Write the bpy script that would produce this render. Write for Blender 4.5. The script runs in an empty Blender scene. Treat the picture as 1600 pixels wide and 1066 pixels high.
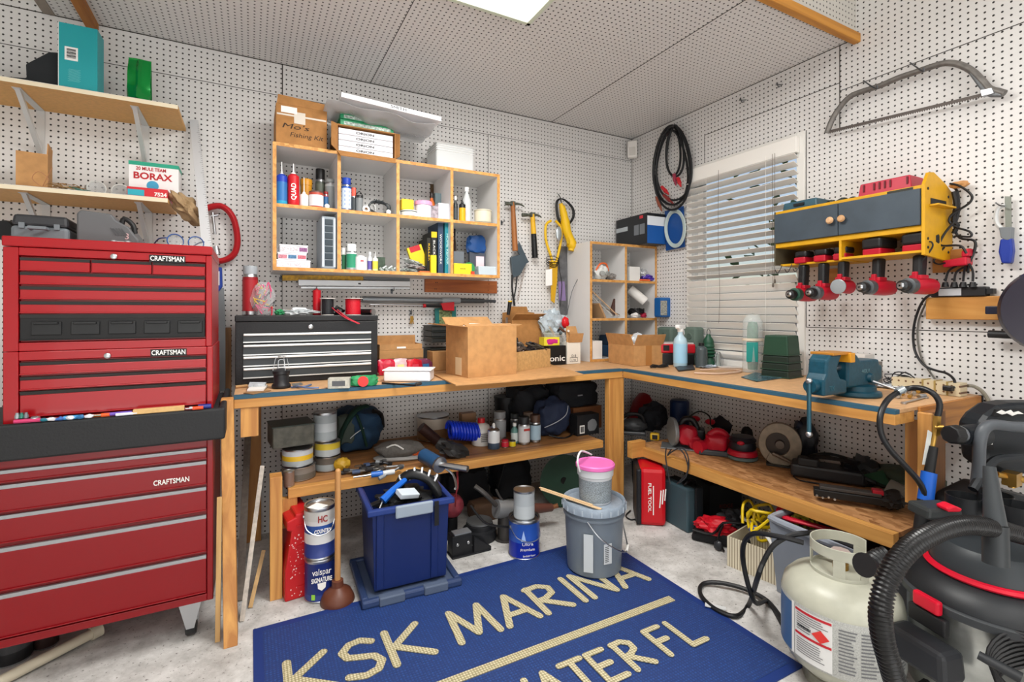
import bpy,bmesh,math,random
from mathutils import Vector,Matrix,noise
random.seed(7)
COL=bpy.context.scene.collection
PI=math.pi
CX,CY,CH,FPX,YAW,PYC=-2.544,-2.850,1.149,768.2,math.radians(28.036),487.33
cd=bpy.data.cameras.new('camera');cam=bpy.data.objects.new('camera',cd);COL.objects.link(cam)
cam.location=(CX,CY,CH);cam.rotation_euler=(PI/2,0,-YAW)
cd.sensor_width=36;cd.lens=FPX/1600*36;cd.shift_y=-(533-PYC)/1600;cd.clip_start=.02
bpy.context.scene.camera=cam
_f=(math.sin(YAW),math.cos(YAW));_r=(math.cos(YAW),-math.sin(YAW))
def dep(x,y):return(x-CX)*_f[0]+(y-CY)*_f[1]
def _ray(px):k=(px-800)/FPX;return _f[0]+_r[0]*k,_f[1]+_r[1]*k
def xat(px,y):a,b=_ray(px);return CX+a*(y-CY)/b
def yat(px,x):a,b=_ray(px);return CY+b*(x-CX)/a
def zat(py,x,y):return CH-(py-PYC)/FPX*dep(x,y)
def fl(px,py,z=0.0):
 d=(CH-z)*FPX/(py-PYC);a,b=_ray(px);return CX+a*d,CY+b*d
def mpp(x,y):return dep(x,y)/FPX
vs_=bpy.context.scene.view_settings;vs_.view_transform='Standard';vs_.look='None';vs_.gamma=1;vs_.use_curve_mapping=False;vs_.exposure=-0.08
def lin(h):
 if isinstance(h,str):
  h=h.lstrip('#');h=[int(h[i:i+2],16)/255 for i in(0,2,4)]
 return tuple(c/12.92 if c<=.04045 else((c+.055)/1.055)**2.4 for c in h)+(1,)
_mc={}
def mat(col,rough=.5,metal=0.,bump=0.,scale=60.,var=0.,emit=0.,trans=0.,alpha=1.,coat=0.,name=None):
 key=(str(col),rough,metal,bump,scale,var,emit,trans,alpha,coat)
 if key in _mc:return _mc[key]
 m=bpy.data.materials.new(name or 'material_%d'%len(_mc));m.use_nodes=True
 nt=m.node_tree;b=nt.nodes['Principled BSDF'];c=lin(col)
 b.inputs['Base Color'].default_value=c;b.inputs['Roughness'].default_value=rough
 b.inputs['Metallic'].default_value=metal;b.inputs['Specular IOR Level'].default_value=.38;b.inputs['Coat Weight'].default_value=coat
 if emit:b.inputs['Emission Color'].default_value=c;b.inputs['Emission Strength'].default_value=emit
 if trans:b.inputs['Transmission Weight'].default_value=trans;b.inputs['IOR'].default_value=1.3
 if alpha<1:b.inputs['Alpha'].default_value=alpha
 if bump or var:
  tc=nt.nodes.new('ShaderNodeTexCoord');n=nt.nodes.new('ShaderNodeTexNoise')
  n.inputs['Scale'].default_value=scale;n.inputs['Detail'].default_value=5
  nt.links.new(tc.outputs['Object'],n.inputs['Vector'])
  if bump:
   bp=nt.nodes.new('ShaderNodeBump');bp.inputs['Strength'].default_value=bump;bp.inputs['Distance'].default_value=.004
   nt.links.new(n.outputs['Fac'],bp.inputs['Height']);nt.links.new(bp.outputs[0],b.inputs['Normal'])
  if var:
   mx=nt.nodes.new('ShaderNodeMix');mx.data_type='RGBA'
   mx.inputs[6].default_value=tuple(v*(1-var)for v in c[:3])+(1,);mx.inputs[7].default_value=tuple(min(1,v*(1+var*.6))for v in c[:3])+(1,)
   rp=nt.nodes.new('ShaderNodeMapRange');rp.inputs[1].default_value=.35;rp.inputs[2].default_value=.65
   nt.links.new(n.outputs['Fac'],rp.inputs[0]);nt.links.new(rp.outputs[0],mx.inputs[0]);nt.links.new(mx.outputs[2],b.inputs['Base Color'])
 _mc[key]=m;return m
def wood(c1,c2,axis=0,scale=1.,rough=.55,knots=True):
 key=('wood',c1,c2,axis,scale)
 if key in _mc:return _mc[key]
 m=bpy.data.materials.new('wood_%d'%len(_mc));m.use_nodes=True;nt=m.node_tree;b=nt.nodes['Principled BSDF']
 b.inputs['Roughness'].default_value=rough
 tc=nt.nodes.new('ShaderNodeTexCoord');mp=nt.nodes.new('ShaderNodeMapping')
 s=[22*scale]*3;s[axis]=1.6*scale;mp.inputs['Scale'].default_value=s
 nt.links.new(tc.outputs['Object'],mp.inputs[0])
 n1=nt.nodes.new('ShaderNodeTexNoise');n1.inputs['Scale'].default_value=1.;n1.inputs['Detail'].default_value=4;n1.inputs['Distortion'].default_value=1.2
 nt.links.new(mp.outputs[0],n1.inputs['Vector'])
 cr=nt.nodes.new('ShaderNodeValToRGB');cr.color_ramp.elements[0].position=.32;cr.color_ramp.elements[1].position=.66
 cr.color_ramp.elements[0].color=lin(c2);cr.color_ramp.elements[1].color=lin(c1)
 nt.links.new(n1.outputs['Fac'],cr.inputs[0]);nt.links.new(cr.outputs[0],b.inputs['Base Color'])
 _mc[key]=m;return m
def osb(c1,c2):
 key=('osb',c1,c2)
 if key in _mc:return _mc[key]
 m=bpy.data.materials.new('chipboard');m.use_nodes=True;nt=m.node_tree;b=nt.nodes['Principled BSDF'];b.inputs['Roughness'].default_value=.6
 tc=nt.nodes.new('ShaderNodeTexCoord');mp=nt.nodes.new('ShaderNodeMapping');mp.inputs['Scale'].default_value=(1,.45,1)
 v=nt.nodes.new('ShaderNodeTexVoronoi');v.inputs['Scale'].default_value=60
 n=nt.nodes.new('ShaderNodeTexNoise');n.inputs['Scale'].default_value=35;n.inputs['Detail'].default_value=6
 nt.links.new(tc.outputs['Object'],mp.inputs[0]);nt.links.new(mp.outputs[0],v.inputs['Vector']);nt.links.new(mp.outputs[0],n.inputs['Vector'])
 ad=nt.nodes.new('ShaderNodeMix');ad.data_type='RGBA';ad.inputs[0].default_value=.55
 nt.links.new(v.outputs['Color'],ad.inputs[6]);nt.links.new(n.outputs['Fac'],ad.inputs[7])
 cr=nt.nodes.new('ShaderNodeValToRGB');cr.color_ramp.elements[0].position=.3;cr.color_ramp.elements[1].position=.7
 cr.color_ramp.elements[0].color=lin(c2);cr.color_ramp.elements[1].color=lin(c1)
 nt.links.new(ad.outputs[2],cr.inputs[0]);nt.links.new(cr.outputs[0],b.inputs['Base Color'])
 _mc[key]=m;return m
def pegboard(a,bx,col,hole='#1d1a18',name='pegboard'):
 m=bpy.data.materials.new(name);m.use_nodes=True;nt=m.node_tree;L=nt.links.new;B=nt.nodes['Principled BSDF'];B.inputs['Roughness'].default_value=.5
 tc=nt.nodes.new('ShaderNodeTexCoord');sp=nt.nodes.new('ShaderNodeSeparateXYZ');L(tc.outputs['Object'],sp.inputs[0])
 def mt(op,i,j=None,v=None):
  n=nt.nodes.new('ShaderNodeMath');n.operation=op;L(i,n.inputs[0])
  if j is not None:L(j,n.inputs[1])
  if v is not None:n.inputs[1].default_value=v
  return n.outputs[0]
 def ax(k):
  s=mt('DIVIDE',sp.outputs[k],v=.0254);s=mt('FRACT',s);s=mt('SUBTRACT',s,v=.5);return mt('MULTIPLY',s,s)
 d=mt('ADD',ax(a),ax(bx));d=mt('SQRT',d)
 h=nt.nodes.new('ShaderNodeMapRange');h.inputs[1].default_value=.135;h.inputs[2].default_value=.175;L(d,h.inputs[0])
 n=nt.nodes.new('ShaderNodeTexNoise');n.inputs['Scale'].default_value=2.;n.inputs['Detail'].default_value=6;L(tc.outputs['Object'],n.inputs['Vector'])
 c=lin(col);m1=nt.nodes.new('ShaderNodeMix');m1.data_type='RGBA';m1.inputs[6].default_value=tuple(v*.93 for v in c[:3])+(1,);m1.inputs[7].default_value=c;L(n.outputs['Fac'],m1.inputs[0])
 m2=nt.nodes.new('ShaderNodeMix');m2.data_type='RGBA';m2.inputs[6].default_value=lin(hole);L(m1.outputs[2],m2.inputs[7]);L(h.outputs[0],m2.inputs[0]);L(m2.outputs[2],B.inputs['Base Color'])
 bp=nt.nodes.new('ShaderNodeBump');bp.inputs['Strength'].default_value=.4;bp.inputs['Distance'].default_value=.003;L(h.outputs[0],bp.inputs['Height']);L(bp.outputs[0],B.inputs['Normal'])
 return m
class MB:
 def __init__(s):s.b=bmesh.new();s.mi=0;s.T=Matrix()
 def mat(s,i):s.mi=i;return s
 def tr(s,loc=(0,0,0),rot=(0,0,0)):
  from mathutils import Euler
  s.T=Matrix.Translation(loc)@Euler(rot).to_matrix().to_4x4();return s
 def v(s,p):return s.b.verts.new(s.T@Vector(p))
 def f(s,vs,smooth=True):
  try:q=s.b.faces.new(vs)
  except ValueError:return None
  q.material_index=s.mi;q.smooth=smooth;return q
 def box(s,c,d,rz=0,rx=0,ry=0,top=1.,topy=None):
  from mathutils import Euler
  R=Euler((rx,ry,rz)).to_matrix();ty=top if topy is None else topy;vs=[]
  for k in(-1,1):
   for a,e in((-1,-1),(1,-1),(1,1),(-1,1)):
    sx=top if k>0 else 1;sy=ty if k>0 else 1
    vs.append(s.v(Vector(c)+R@Vector((a*d[0]/2*sx,e*d[1]/2*sy,k*d[2]/2))))
  for q in((3,2,1,0),(4,5,6,7),(0,1,5,4),(1,2,6,5),(2,3,7,6),(3,0,4,7)):s.f([vs[i]for i in q],False)
  return s
 def bb(s,x0,y0,z0,x1,y1,z1):return s.box(((x0+x1)/2,(y0+y1)/2,(z0+z1)/2),(abs(x1-x0),abs(y1-y0),abs(z1-z0)))
 def frame(s,d):
  d=Vector(d).normalized();a=Vector((0,0,1))if abs(d.z)<.9 else Vector((1,0,0));u=d.cross(a).normalized();return u,d.cross(u).normalized()
 def lathe(s,prof,loc=(0,0,0),axis=(0,0,1),seg=24,mats=None,close=True):
  ax=Vector(axis).normalized();u,w=s.frame(ax);rings=[];L=Vector(loc)
  for r,z in prof:
   if r<1e-6:rings.append([s.v(L+ax*z)]);continue
   rings.append([s.v(L+ax*z+(u*math.cos(2*PI*i/seg)+w*math.sin(2*PI*i/seg))*r)for i in range(seg)])
  for k in range(len(rings)-1):
   if mats:s.mi=mats[k]
   A,B=rings[k],rings[k+1]
   for i in range(seg):
    j=(i+1)%seg
    if len(A)==1 and len(B)==1:break
    if len(A)==1:s.f([A[0],B[i],B[j]])
    elif len(B)==1:s.f([A[i],B[0],A[j]])
    else:s.f([A[i],B[i],B[j],A[j]])
  if close:
   for k,R in((0,rings[0]),(-1,rings[-1])):
    if len(R)>1:
     if mats:s.mi=mats[0 if k==0 else-1]
     s.f(R if k==0 else R[::-1])
  return s
 def cyl(s,p0,p1,r0,r1=None,seg=16):
  p0=Vector(p0);p1=Vector(p1);L=(p1-p0).length
  return s.lathe([(r0,0),(r0 if r1 is None else r1,L)],p0,p1-p0,seg)
 def tube(s,pts,r,seg=8,smooth=3,cyc=False,flat=1.):
  P=[Vector(p)for p in pts]
  if smooth and len(P)>2:
   Q=[];n=len(P)
   for i in range(n if cyc else n-1):
    a=P[(i-1)%n]if(cyc or i>0)else P[0];b=P[i];c=P[(i+1)%n];d=P[(i+2)%n]if(cyc or i+2<n)else P[-1]
    for k in range(smooth):
     t=k/smooth;Q.append(.5*((2*b)+(c-a)*t+(2*a-5*b+4*c-d)*t*t+(3*b-a-3*c+d)*t**3))
   if not cyc:Q.append(P[-1])
   P=Q
  n=len(P);rs=r if isinstance(r,(list,tuple))else None;rings=[];u=None
  for i in range(n):
   if cyc:t=P[(i+1)%n]-P[i-1]
   else:t=P[min(i+1,n-1)]-P[max(i-1,0)]
   if t.length<1e-9:t=Vector((0,0,1))
   t.normalize()
   if u is None:u,w=s.frame(t)
   else:
    u=(u-t*u.dot(t));u=u.normalized()if u.length>1e-6 else s.frame(t)[0]
   w=t.cross(u)
   rr=r if rs is None else rs[0]+(rs[-1]-rs[0])*i/(n-1)if len(rs)==2 else rs[min(len(rs)-1,int(i/(n-1)*(len(rs)-1)+.5))]
   rings.append([s.v(P[i]+(u*math.cos(2*PI*k/seg)+w*math.sin(2*PI*k/seg)*flat)*rr)for k in range(seg)])
  for i in range(n if cyc else n-1):
   A,B=rings[i],rings[(i+1)%n]
   for k in range(seg):j=(k+1)%seg;s.f([A[k],A[j],B[j],B[k]])
  if not cyc:s.f(rings[0][::-1]);s.f(rings[-1])
  return s
 def prism(s,poly,t,O=(0,0,0),U=(1,0,0),V=(0,0,1),N=None,smooth=False):
  O=Vector(O);U=Vector(U);V=Vector(V);N=U.cross(V).normalized()if N is None else Vector(N)
  A=[s.v(O+U*a+V*b-N*t/2)for a,b in poly];B=[s.v(O+U*a+V*b+N*t/2)for a,b in poly];n=len(poly)
  s.f(A[::-1],smooth);s.f(B,smooth)
  for i in range(n):j=(i+1)%n;s.f([A[i],A[j],B[j],B[i]],smooth)
  return s
 def quad(s,a,b,c,d):s.f([s.v(a),s.v(b),s.v(c),s.v(d)],False);return s
 def blob(s,c,r,amp=.15,fq=2.,seed=0,sub=3,flat=None,box=0.):
  r=(r,r,r)if isinstance(r,(int,float))else r
  g=bmesh.ops.create_icosphere(s.b,subdivisions=sub,radius=1.)
  for v in g['verts']:
   p=v.co.copy()
   if box:
    m=max(abs(p.x),abs(p.y),abs(p.z));p=p.lerp(p/m,box)
   k=1+amp*noise.noise(p*fq+Vector((seed*3.7,seed*1.3,5.)))*2
   q=Vector((p.x*r[0]*k,p.y*r[1]*k,p.z*r[2]*k))
   if flat is not None and q.z<-r[2]*flat:q.z=-r[2]*flat
   v.co=s.T@(Vector(c)+q)
  for v in g['verts']:
   for f in v.link_faces:f.material_index=s.mi;f.smooth=True
  return s
 def sheet(s,O,U,V,nu,nv,amp=.01,fq=8,t=.001,seed=0,fn=None):
  O=Vector(O);U=Vector(U);V=Vector(V);N=U.cross(V).normalized();G=[];H=[]
  for i in range(nu+1):
   a=[];b=[]
   for j in range(nv+1):
    p=O+U*(i/nu)+V*(j/nv);h=noise.noise(p*fq+Vector((seed,0,0)))*amp*2+(fn(i/nu,j/nv)if fn else 0)
    a.append(s.v(p+N*(h+t/2)));b.append(s.v(p+N*(h-t/2)))
   G.append(a);H.append(b)
  for i in range(nu):
   for j in range(nv):
    s.f([G[i][j],G[i+1][j],G[i+1][j+1],G[i][j+1]]);s.f([H[i][j],H[i][j+1],H[i+1][j+1],H[i+1][j]])
  for j in range(nv):
   s.f([G[0][j],G[0][j+1],H[0][j+1],H[0][j]]);s.f([G[nu][j+1],G[nu][j],H[nu][j],H[nu][j+1]])
  for i in range(nu):
   s.f([G[i+1][0],G[i][0],H[i][0],H[i+1][0]]);s.f([G[i][nv],G[i+1][nv],H[i+1][nv],H[i][nv]])
  return s
 def obj(s,name,mats,parent=None,bevel=0,loc=None,kind=None,recalc=True,sharp=.7):
  b=s.b
  if recalc:bmesh.ops.recalc_face_normals(b,faces=b.faces)
  b.normal_update()
  for e in b.edges:
   if len(e.link_faces)==2 and e.calc_face_angle(0)>sharp:e.smooth=False
  me=bpy.data.meshes.new(name)
  if loc is None and parent is None and len(b.verts):
   xs=[v.co.x for v in b.verts];ys=[v.co.y for v in b.verts];zs=[v.co.z for v in b.verts]
   loc=Vector(((min(xs)+max(xs))/2,(min(ys)+max(ys))/2,min(zs)))
   bmesh.ops.translate(b,verts=b.verts,vec=-loc)
  b.to_mesh(me);b.free()
  for m in(mats if isinstance(mats,(list,tuple))else[mats]):me.materials.append(m)
  o=bpy.data.objects.new(name,me);COL.objects.link(o)
  if parent:o.parent=parent
  if loc is not None:o.location=loc
  if bevel:
   md=o.modifiers.new('bevel','BEVEL');md.width=bevel;md.segments=2;md.limit_method='ANGLE';md.angle_limit=.6
  if kind:o['kind']=kind
  return o
def tag(o,label,cat,group=None):
 o['label']=label;o['category']=cat
 if group:o['group']=group
 return o
def thing(name,label,cat,loc=(0,0,0),rz=0,group=None,rot=None):
 o=bpy.data.objects.new(name,None);COL.objects.link(o);o.empty_display_size=.05
 o.location=loc;o.rotation_euler=rot or(0,0,rz);return tag(o,label,cat,group)
def struct(o):o['kind']='structure';return o
def plab(o,t):o['label']=t;return o
def text(s,size,m,parent,loc,rot=(PI/2,0,0),ex=.0004,width=None,name='lettering',shear=0,bold=0,align='CENTER'):
 c=bpy.data.curves.new(name,'FONT');c.body=s;c.size=size;c.extrude=ex;c.align_x=align;c.align_y='CENTER';c.shear=shear;c.offset=bold
 c.resolution_u=3
 t=bpy.data.objects.new('tmp',c);COL.objects.link(t);dg=bpy.context.evaluated_depsgraph_get();dg.update()
 me=bpy.data.meshes.new_from_object(t.evaluated_get(dg));bpy.data.objects.remove(t)
 if width:
  xs=[v.co.x for v in me.vertices];w=max(xs)-min(xs)if xs else 1;k=width/w
  for v in me.vertices:v.co.x*=k
 me.materials.clear();me.materials.append(m)
 o=bpy.data.objects.new(name,me);COL.objects.link(o);o.location=loc;o.rotation_euler=rot
 if parent:o.parent=parent
 return o
WHITE=mat('#e8e6e2',.45);BLACK=mat('#0d0d0f',.5);DARK=mat('#26282b',.5);GREY=mat('#7b7f84',.5)
STEEL=mat('#b9bcc0',.3,1.);DSTEEL=mat('#55585c',.4,.8);CARD=mat('#b98a58',.8,0,.15,30,.12);CARD2=mat('#a97743',.8,0,.15,30,.12)
RUBBER=mat('#17181a',.7);RED=mat('#b3101f',.4);MRED=mat('#b01626',.45);PINE=wood('#cf9a5a','#ab753e',0);PINEY=wood('#cf9a5a','#ab753e',1)
BRASS=mat('#b08a45',.35,.9);YEL=mat('#e0b416',.45);BLUE=mat('#14448f',.4);CLEAR=mat('#dfe6ea',.12,trans=.85,alpha=.45);FROST=mat('#e2e4e4',.5,alpha=.75)
PAPER=mat('#ecebe8',.6);GREEN=mat('#1c6e46',.5)
H=2.453;BT=.82
HT=3.05
PB='#dddbd9'
peg_b=pegboard(0,2,PB);peg_r=pegboard(1,2,PB);peg_c=pegboard(0,1,PB);
WX=0.0
def concrete():
 m=bpy.data.materials.new('concrete');m.use_nodes=True;nt=m.node_tree;L=nt.links.new;B=nt.nodes['Principled BSDF'];B.inputs['Roughness'].default_value=.75
 tc=nt.nodes.new('ShaderNodeTexCoord')
 n=nt.nodes.new('ShaderNodeTexNoise');n.inputs['Scale'].default_value=7;n.inputs['Detail'].default_value=10;n.inputs['Roughness'].default_value=.7;L(tc.outputs['Object'],n.inputs['Vector'])
 cr=nt.nodes.new('ShaderNodeValToRGB');cr.color_ramp.elements[0].position=.3;cr.color_ramp.elements[0].color=lin('#8e8b87');cr.color_ramp.elements[1].position=.62;cr.color_ramp.elements[1].color=lin('#cfcdca');L(n.outputs['Fac'],cr.inputs[0])
 v=nt.nodes.new('ShaderNodeTexNoise');v.inputs['Scale'].default_value=90;v.inputs['Detail'].default_value=4;L(tc.outputs['Object'],v.inputs['Vector'])
 mr=nt.nodes.new('ShaderNodeMapRange');mr.inputs[1].default_value=.3;mr.inputs[2].default_value=.38;L(v.outputs['Fac'],mr.inputs[0])
 mx=nt.nodes.new('ShaderNodeMix');mx.data_type='RGBA';mx.inputs[6].default_value=lin('#716d69');L(mr.outputs[0],mx.inputs[0]);L(cr.outputs[0],mx.inputs[7]);L(mx.outputs[2],B.inputs['Base Color'])
 bp=nt.nodes.new('ShaderNodeBump');bp.inputs['Strength'].default_value=.15;bp.inputs['Distance'].default_value=.004;L(v.outputs['Fac'],bp.inputs['Height']);L(bp.outputs[0],B.inputs['Normal'])
 return m
o=MB().bb(-4.8,-5.2,-.1,.12,.12,0).obj('floor',concrete(),loc=(0,0,0));struct(o)
o=MB().bb(-4.8,0,0,0,.12,HT).obj('wall_back',peg_b,loc=(0,0,0));struct(o)
WY0,WY1,WZ0,WZ1=-1.285,-.565,.86,2.05
m=MB();m.bb(0,-5.2,0,.12,WY0,HT);m.bb(0,WY1,0,.12,.12,HT);m.bb(0,WY0,0,.12,WY1,WZ0);m.bb(0,WY0,WZ1,.12,WY1,HT)
struct(m.obj('wall_right',peg_r,loc=(0,0,0)))
plain=mat('#d8d5d0',.7)
struct(MB().bb(-4.92,-5.2,0,-4.8,.12,HT).obj('wall_left',plain,loc=(0,0,0)))
struct(MB().bb(-4.92,-5.32,0,.12,-5.2,HT).obj('wall_front',plain,loc=(0,0,0)))
struct(MB().bb(-4.92,-5.32,HT,.12,.12,HT+.1).obj('ceiling',plain,loc=(0,0,0)))
TY=-1.556;BX=-3.31
m=MB();m.bb(BX,TY,H,0,0,H+.012)
m2=MB();m2.bb(BX,TY,H+.012,0,TY+.012,HT);m2.bb(BX,TY+.012,H+.012,BX+.012,0,HT)
struct(m.obj('ceiling',peg_c,loc=(0,0,0)))
struct(m2.obj('trim_1',pegboard(0,2,'#c9c5be'),loc=(0,0,0)))
OAK=wood('#c98b35','#a86c22',0);OAKY=wood('#b9782f','#9a5c20',1)
struct(MB().bb(-4.0,TY-.02,H-.03,0,TY+.012,H+.012).obj('trim_2',OAK,loc=(0,0,0),bevel=.003))
struct(MB().bb(-3.195,TY+.012,H-.028,-3.15,0,H).obj('trim_3',OAKY,loc=(0,0,0),bevel=.002))
struct(MB().bb(BX-.03,TY,H-.004,BX+.01,0,H+.05).obj('trim_4',mat('#8f8479',.7),loc=(0,0,0)))
SEAM=mat('#3d3934',.8)
k=5
def seam(x0,y0,z0,x1,y1,z1):
 global k
 struct(MB().bb(x0,y0,z0,x1,y1,z1).obj('trim_%d'%k,SEAM,loc=(0,0,0)));k+=1
e=.0014;w=.0018
seam(-4.8,-e,2.283,0,0,2.283+w*1.4);seam(-2.397,-e,2.283,-2.392,0,H);seam(-2.397,-e,0,-2.394,0,2.283)
seam(-1.20,-e,0,-1.197,0,2.283);seam(-4.8,-e,H-.005,0,0,H-.001)
seam(-.004,-e,0,-.001,0,H)
seam(-e,-1.484,2.03,0,-1.480,H);seam(-e,-1.32,1.069,0,-1.317,2.09);seam(-e,-5.,1.068,0,-1.317,1.071)
seam(-e,-5.,2.227,0,-1.48,2.230);seam(-e,-1.48,2.267,0,-.672,2.270);seam(-e,-.674,2.06,0,-.671,2.267);seam(-e,-1.555,H-.004,0,0,H-.001)
seam(-.72,-1.55,H-.001,-.716,0,H);seam(-1.94,-1.55,H-.001,-1.937,0,H)
seam(-e,-2.2,.30,0,-1.99,.303)
T=thing('ceiling_light','flat white fluorescent ceiling light with thin frame at top of the photo','ceiling light',(-1.46-.305,-.975-.6+.08,H-.035))
GLOW=mat('#fffdf4',.4,emit=5.5)
MB().bb(-.29,-.5,-.005,.29,.5,.0).obj('diffuser',GLOW,T)
m=MB()
for a in(-.305,.285):m.bb(a,-.52,-.012,a+.02,.52,.03)
for a in(-.52,.5):m.bb(-.305,a,-.012,.305,a+.02,.03)
m.obj('frame',mat('#cfd8c4',.5),T,bevel=.002)
def area(name,loc,rot,sx,sy,power,col=(1,1,1)):
 l=bpy.data.lights.new(name,'AREA');l.shape='RECTANGLE';l.size=sx;l.size_y=sy;l.energy=power;l.color=col
 o=bpy.data.objects.new(name,l);COL.objects.link(o);o.location=loc;o.rotation_euler=rot;return o
area('panel_lamp',(-1.765,-1.495,H-.05),(0,0,0),.55,.95,40,(1,.99,.97))
for i,(x,y)in enumerate(((-3.3,-3.2),(-1.2,-3.4),(-2.4,-4.4))):
 area('added_overhead_fill',(x,y,HT-.08),(0,0,0),1.2,.5,26,(1,.99,.97))  # unseen overhead fill lights added behind the camera for even light
area('added_rear_fill',(-2.6,-5.1,1.15),(PI/2+.3,0,0),3.2,2.0,30,(.95,.98,1))  # added fill behind the camera, tilted up; the wall there has no doorway
area('added_upward_fill',(-2.6,-4.2,.03),(PI-.25,0,0),3.6,1.5,78,(1,1,1))  # added fill just above the floor, faces up to brighten the lowered ceiling
T=MB().bb(0,0,0,.0001,.0001,.0001)
FR=mat('#e3e1dc',.4)
m=MB();fw_=.045
m.bb(-.012,WY0-.03,WZ0-.05,.02,WY0+.012,WZ1+.04);m.bb(-.012,WY1-.012,WZ0-.05,.02,WY1+.03,WZ1+.04);m.bb(-.012,WY0+.012,WZ1-.008,.02,WY1-.012,WZ1+.04);m.bb(-.02,WY0+.012,WZ0-.05,.1,WY1-.012,WZ0)
m.bb(.06,WY0,WZ0,.1,WY0+.04,WZ1);m.bb(.06,WY1-.04,WZ0,.1,WY1,WZ1);m.bb(.06,WY0+.04,WZ1-.04,.1,WY1-.04,WZ1);m.bb(.06,WY0+.04,1.39,.1,WY1-.04,1.43);m.bb(.06,WY0+.04,WZ0,.1,WY1-.04,WZ0+.04)
W=struct(m.obj('window_1',FR,loc=(0,0,0),bevel=.003))
gl=MB().bb(.078,WY0+.03,WZ0+.03,.082,WY1-.03,WZ1-.03).obj('window_glass',mat('#f2fbff',.02,trans=1.),W)
T=thing('window_blind','white horizontal slat blind lowered over the window','blind',(-.03,(WY0+WY1)/2,WZ0+.02))
BL=mat('#efece6',.45)
hw=(WY1-WY0)/2+.005
MB().bb(-.012,-hw,1.10,.018,hw,1.185).obj('valance',BL,T,bevel=.003)
ns=25;zz=[1.085-i*.0427 for i in range(ns)]
for i,z in enumerate(zz):
 m=MB();m.box((0,0,z),(.046,hw*2-.01,.0028),ry=.42 if i<15 else .95-.0*i);m.obj('slat',BL,T)
m=MB()
for y in(-.2,.2):m.cyl((-.02,y,.02),(-.02,y,1.12),.0008,seg=5);m.cyl((.02,y,.02),(.02,y,1.12),.0008,seg=5)
m.obj('ladder_cord',BL,T)
MB().bb(-.014,-hw,.018,.014,hw,.034).obj('bottom_rail',BL,T)
m=MB();m.tube([(-.03,.1,1.12),(-.032,.1,.7),(-.03,.09,.38),(-.028,.1,.2)],.0013,5);m.tube([(-.03,-.245,1.12),(-.034,-.25,.6),(-.034,-.252,.42)],.0013,5);m.tube([(-.03,-.26,1.12),(-.034,-.262,.6),(-.034,-.262,.44)],.0013,5)
m.lathe([(.002,0),(.006,.006),(.004,.022),(.001,.026)],(-.034,-.252,.40),seg=8);m.lathe([(.002,0),(.006,.006),(.004,.022),(.001,.026)],(-.034,-.262,.42),seg=8)
m.obj('pull_cord',mat('#6d655c',.6),T)
struct(MB().bb(.12,-12,-.3,14,10,-.1).obj('trim_%d'%k,mat('#8f9a76',.9),loc=(0,0,0)))
T=thing('garden_fence','pale grey vinyl fence standing outside behind the window blind','fence',(3.2,0,-.1))
MB().bb(0,-6,0,.04,7,1.55).obj('panel',mat('#a79a92',.7),T);MB().bb(-.02,-6,1.5,.06,7,1.58).obj('top_rail',mat('#c7bfb8',.7),T)
T=thing('tree','leafy green tree standing outside beyond the fence','tree',(6.5,1.2,-.1))
MB().cyl((0,0,0),(0,0,3),.14,.08).obj('trunk',mat('#5a4a3a',.9),T)
m=MB()
for i in range(420):
 a=random.uniform(0,2*PI);r=random.uniform(.1,1.9);z=2.7+random.uniform(-1.1,1.5);p=Vector((r*math.cos(a),r*math.sin(a)*1.5,z));d=Vector((random.uniform(-1,1),random.uniform(-1,1),random.uniform(-1,1))).normalized()*.16;e2=d.cross(Vector((.3,.5,1))).normalized()*.08
 m.quad(p-d,p+e2,p+d,p-e2)
m.obj('crown',mat('#5d7d4a',.8),T,recalc=False)
wd=bpy.data.worlds.new('sky');bpy.context.scene.world=wd;wd.use_nodes=True
nt=wd.node_tree;bg=nt.nodes['Background'];sk=nt.nodes.new('ShaderNodeTexSky');sk.sky_type='NISHITA';sk.sun_disc=False;sk.sun_elevation=.9;sk.sun_rotation=1.2;sk.air_density=1.;sk.dust_density=2.
nt.links.new(sk.outputs[0],bg.inputs['Color']);bg.inputs['Strength'].default_value=.1
TOPM=mat('#c79c70',.5,0,.1,40,.12);TAPE=mat('#2b5266',.6);EDGE=wood('#cc9650','#ae7738',0);EDGEY=wood('#cc9650','#ae7738',1)
DB=.65;TT=.03
T=thing('workbench','corner shaped pine workbench with lower shelves along the back wall and under the window','workbench',(-1.6,-.33,0))
def L(m,x=0,y=0,z=0):m.tr((-(-1.6)+x,.33+y,z));return m
m=L(MB());m.bb(-2.60,-DB,BT-.012,-.0,-.001,BT);m.obj('top',TOPM,T)
m=L(MB());m.bb(-2.60,-DB-.001,BT-.0135,-DB+.0,-DB+.028,BT+.0012);m.obj('edge_strip',TAPE,T)
m=L(MB());m.bb(-2.60,-DB,BT-.05,-DB,-DB+.03,BT-.0135);m.bb(-2.60,-DB+.03,BT-.05,-2.57,-.01,BT-.0135);m.obj('apron',EDGE,T,bevel=.002)
PZ=wood('#cf9852','#a86f36',2)
def legx(x,y,h=BT-.0505,w=.07,d=.04,z0=0):L(m:=MB()).bb(x-w/2,y-d/2,z0,x+w/2,y+d/2,h);return m.obj('leg',PZ,T,bevel=.003)
x0,y0=fl(361,1001);m=L(MB())
A=Vector((xat(355,-.672),-.672,BT-.005));Bv=Vector((x0,y0,0.0));ux=Vector((.021,0,0));uy=Vector((0,.042,0))
vs=[m.v(p)for p in(Bv-ux-uy,Bv+ux-uy,Bv+ux+uy,Bv-ux+uy,A-ux-uy*.5,A+ux-uy*.5,A+ux+uy,A-ux+uy)]
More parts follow.
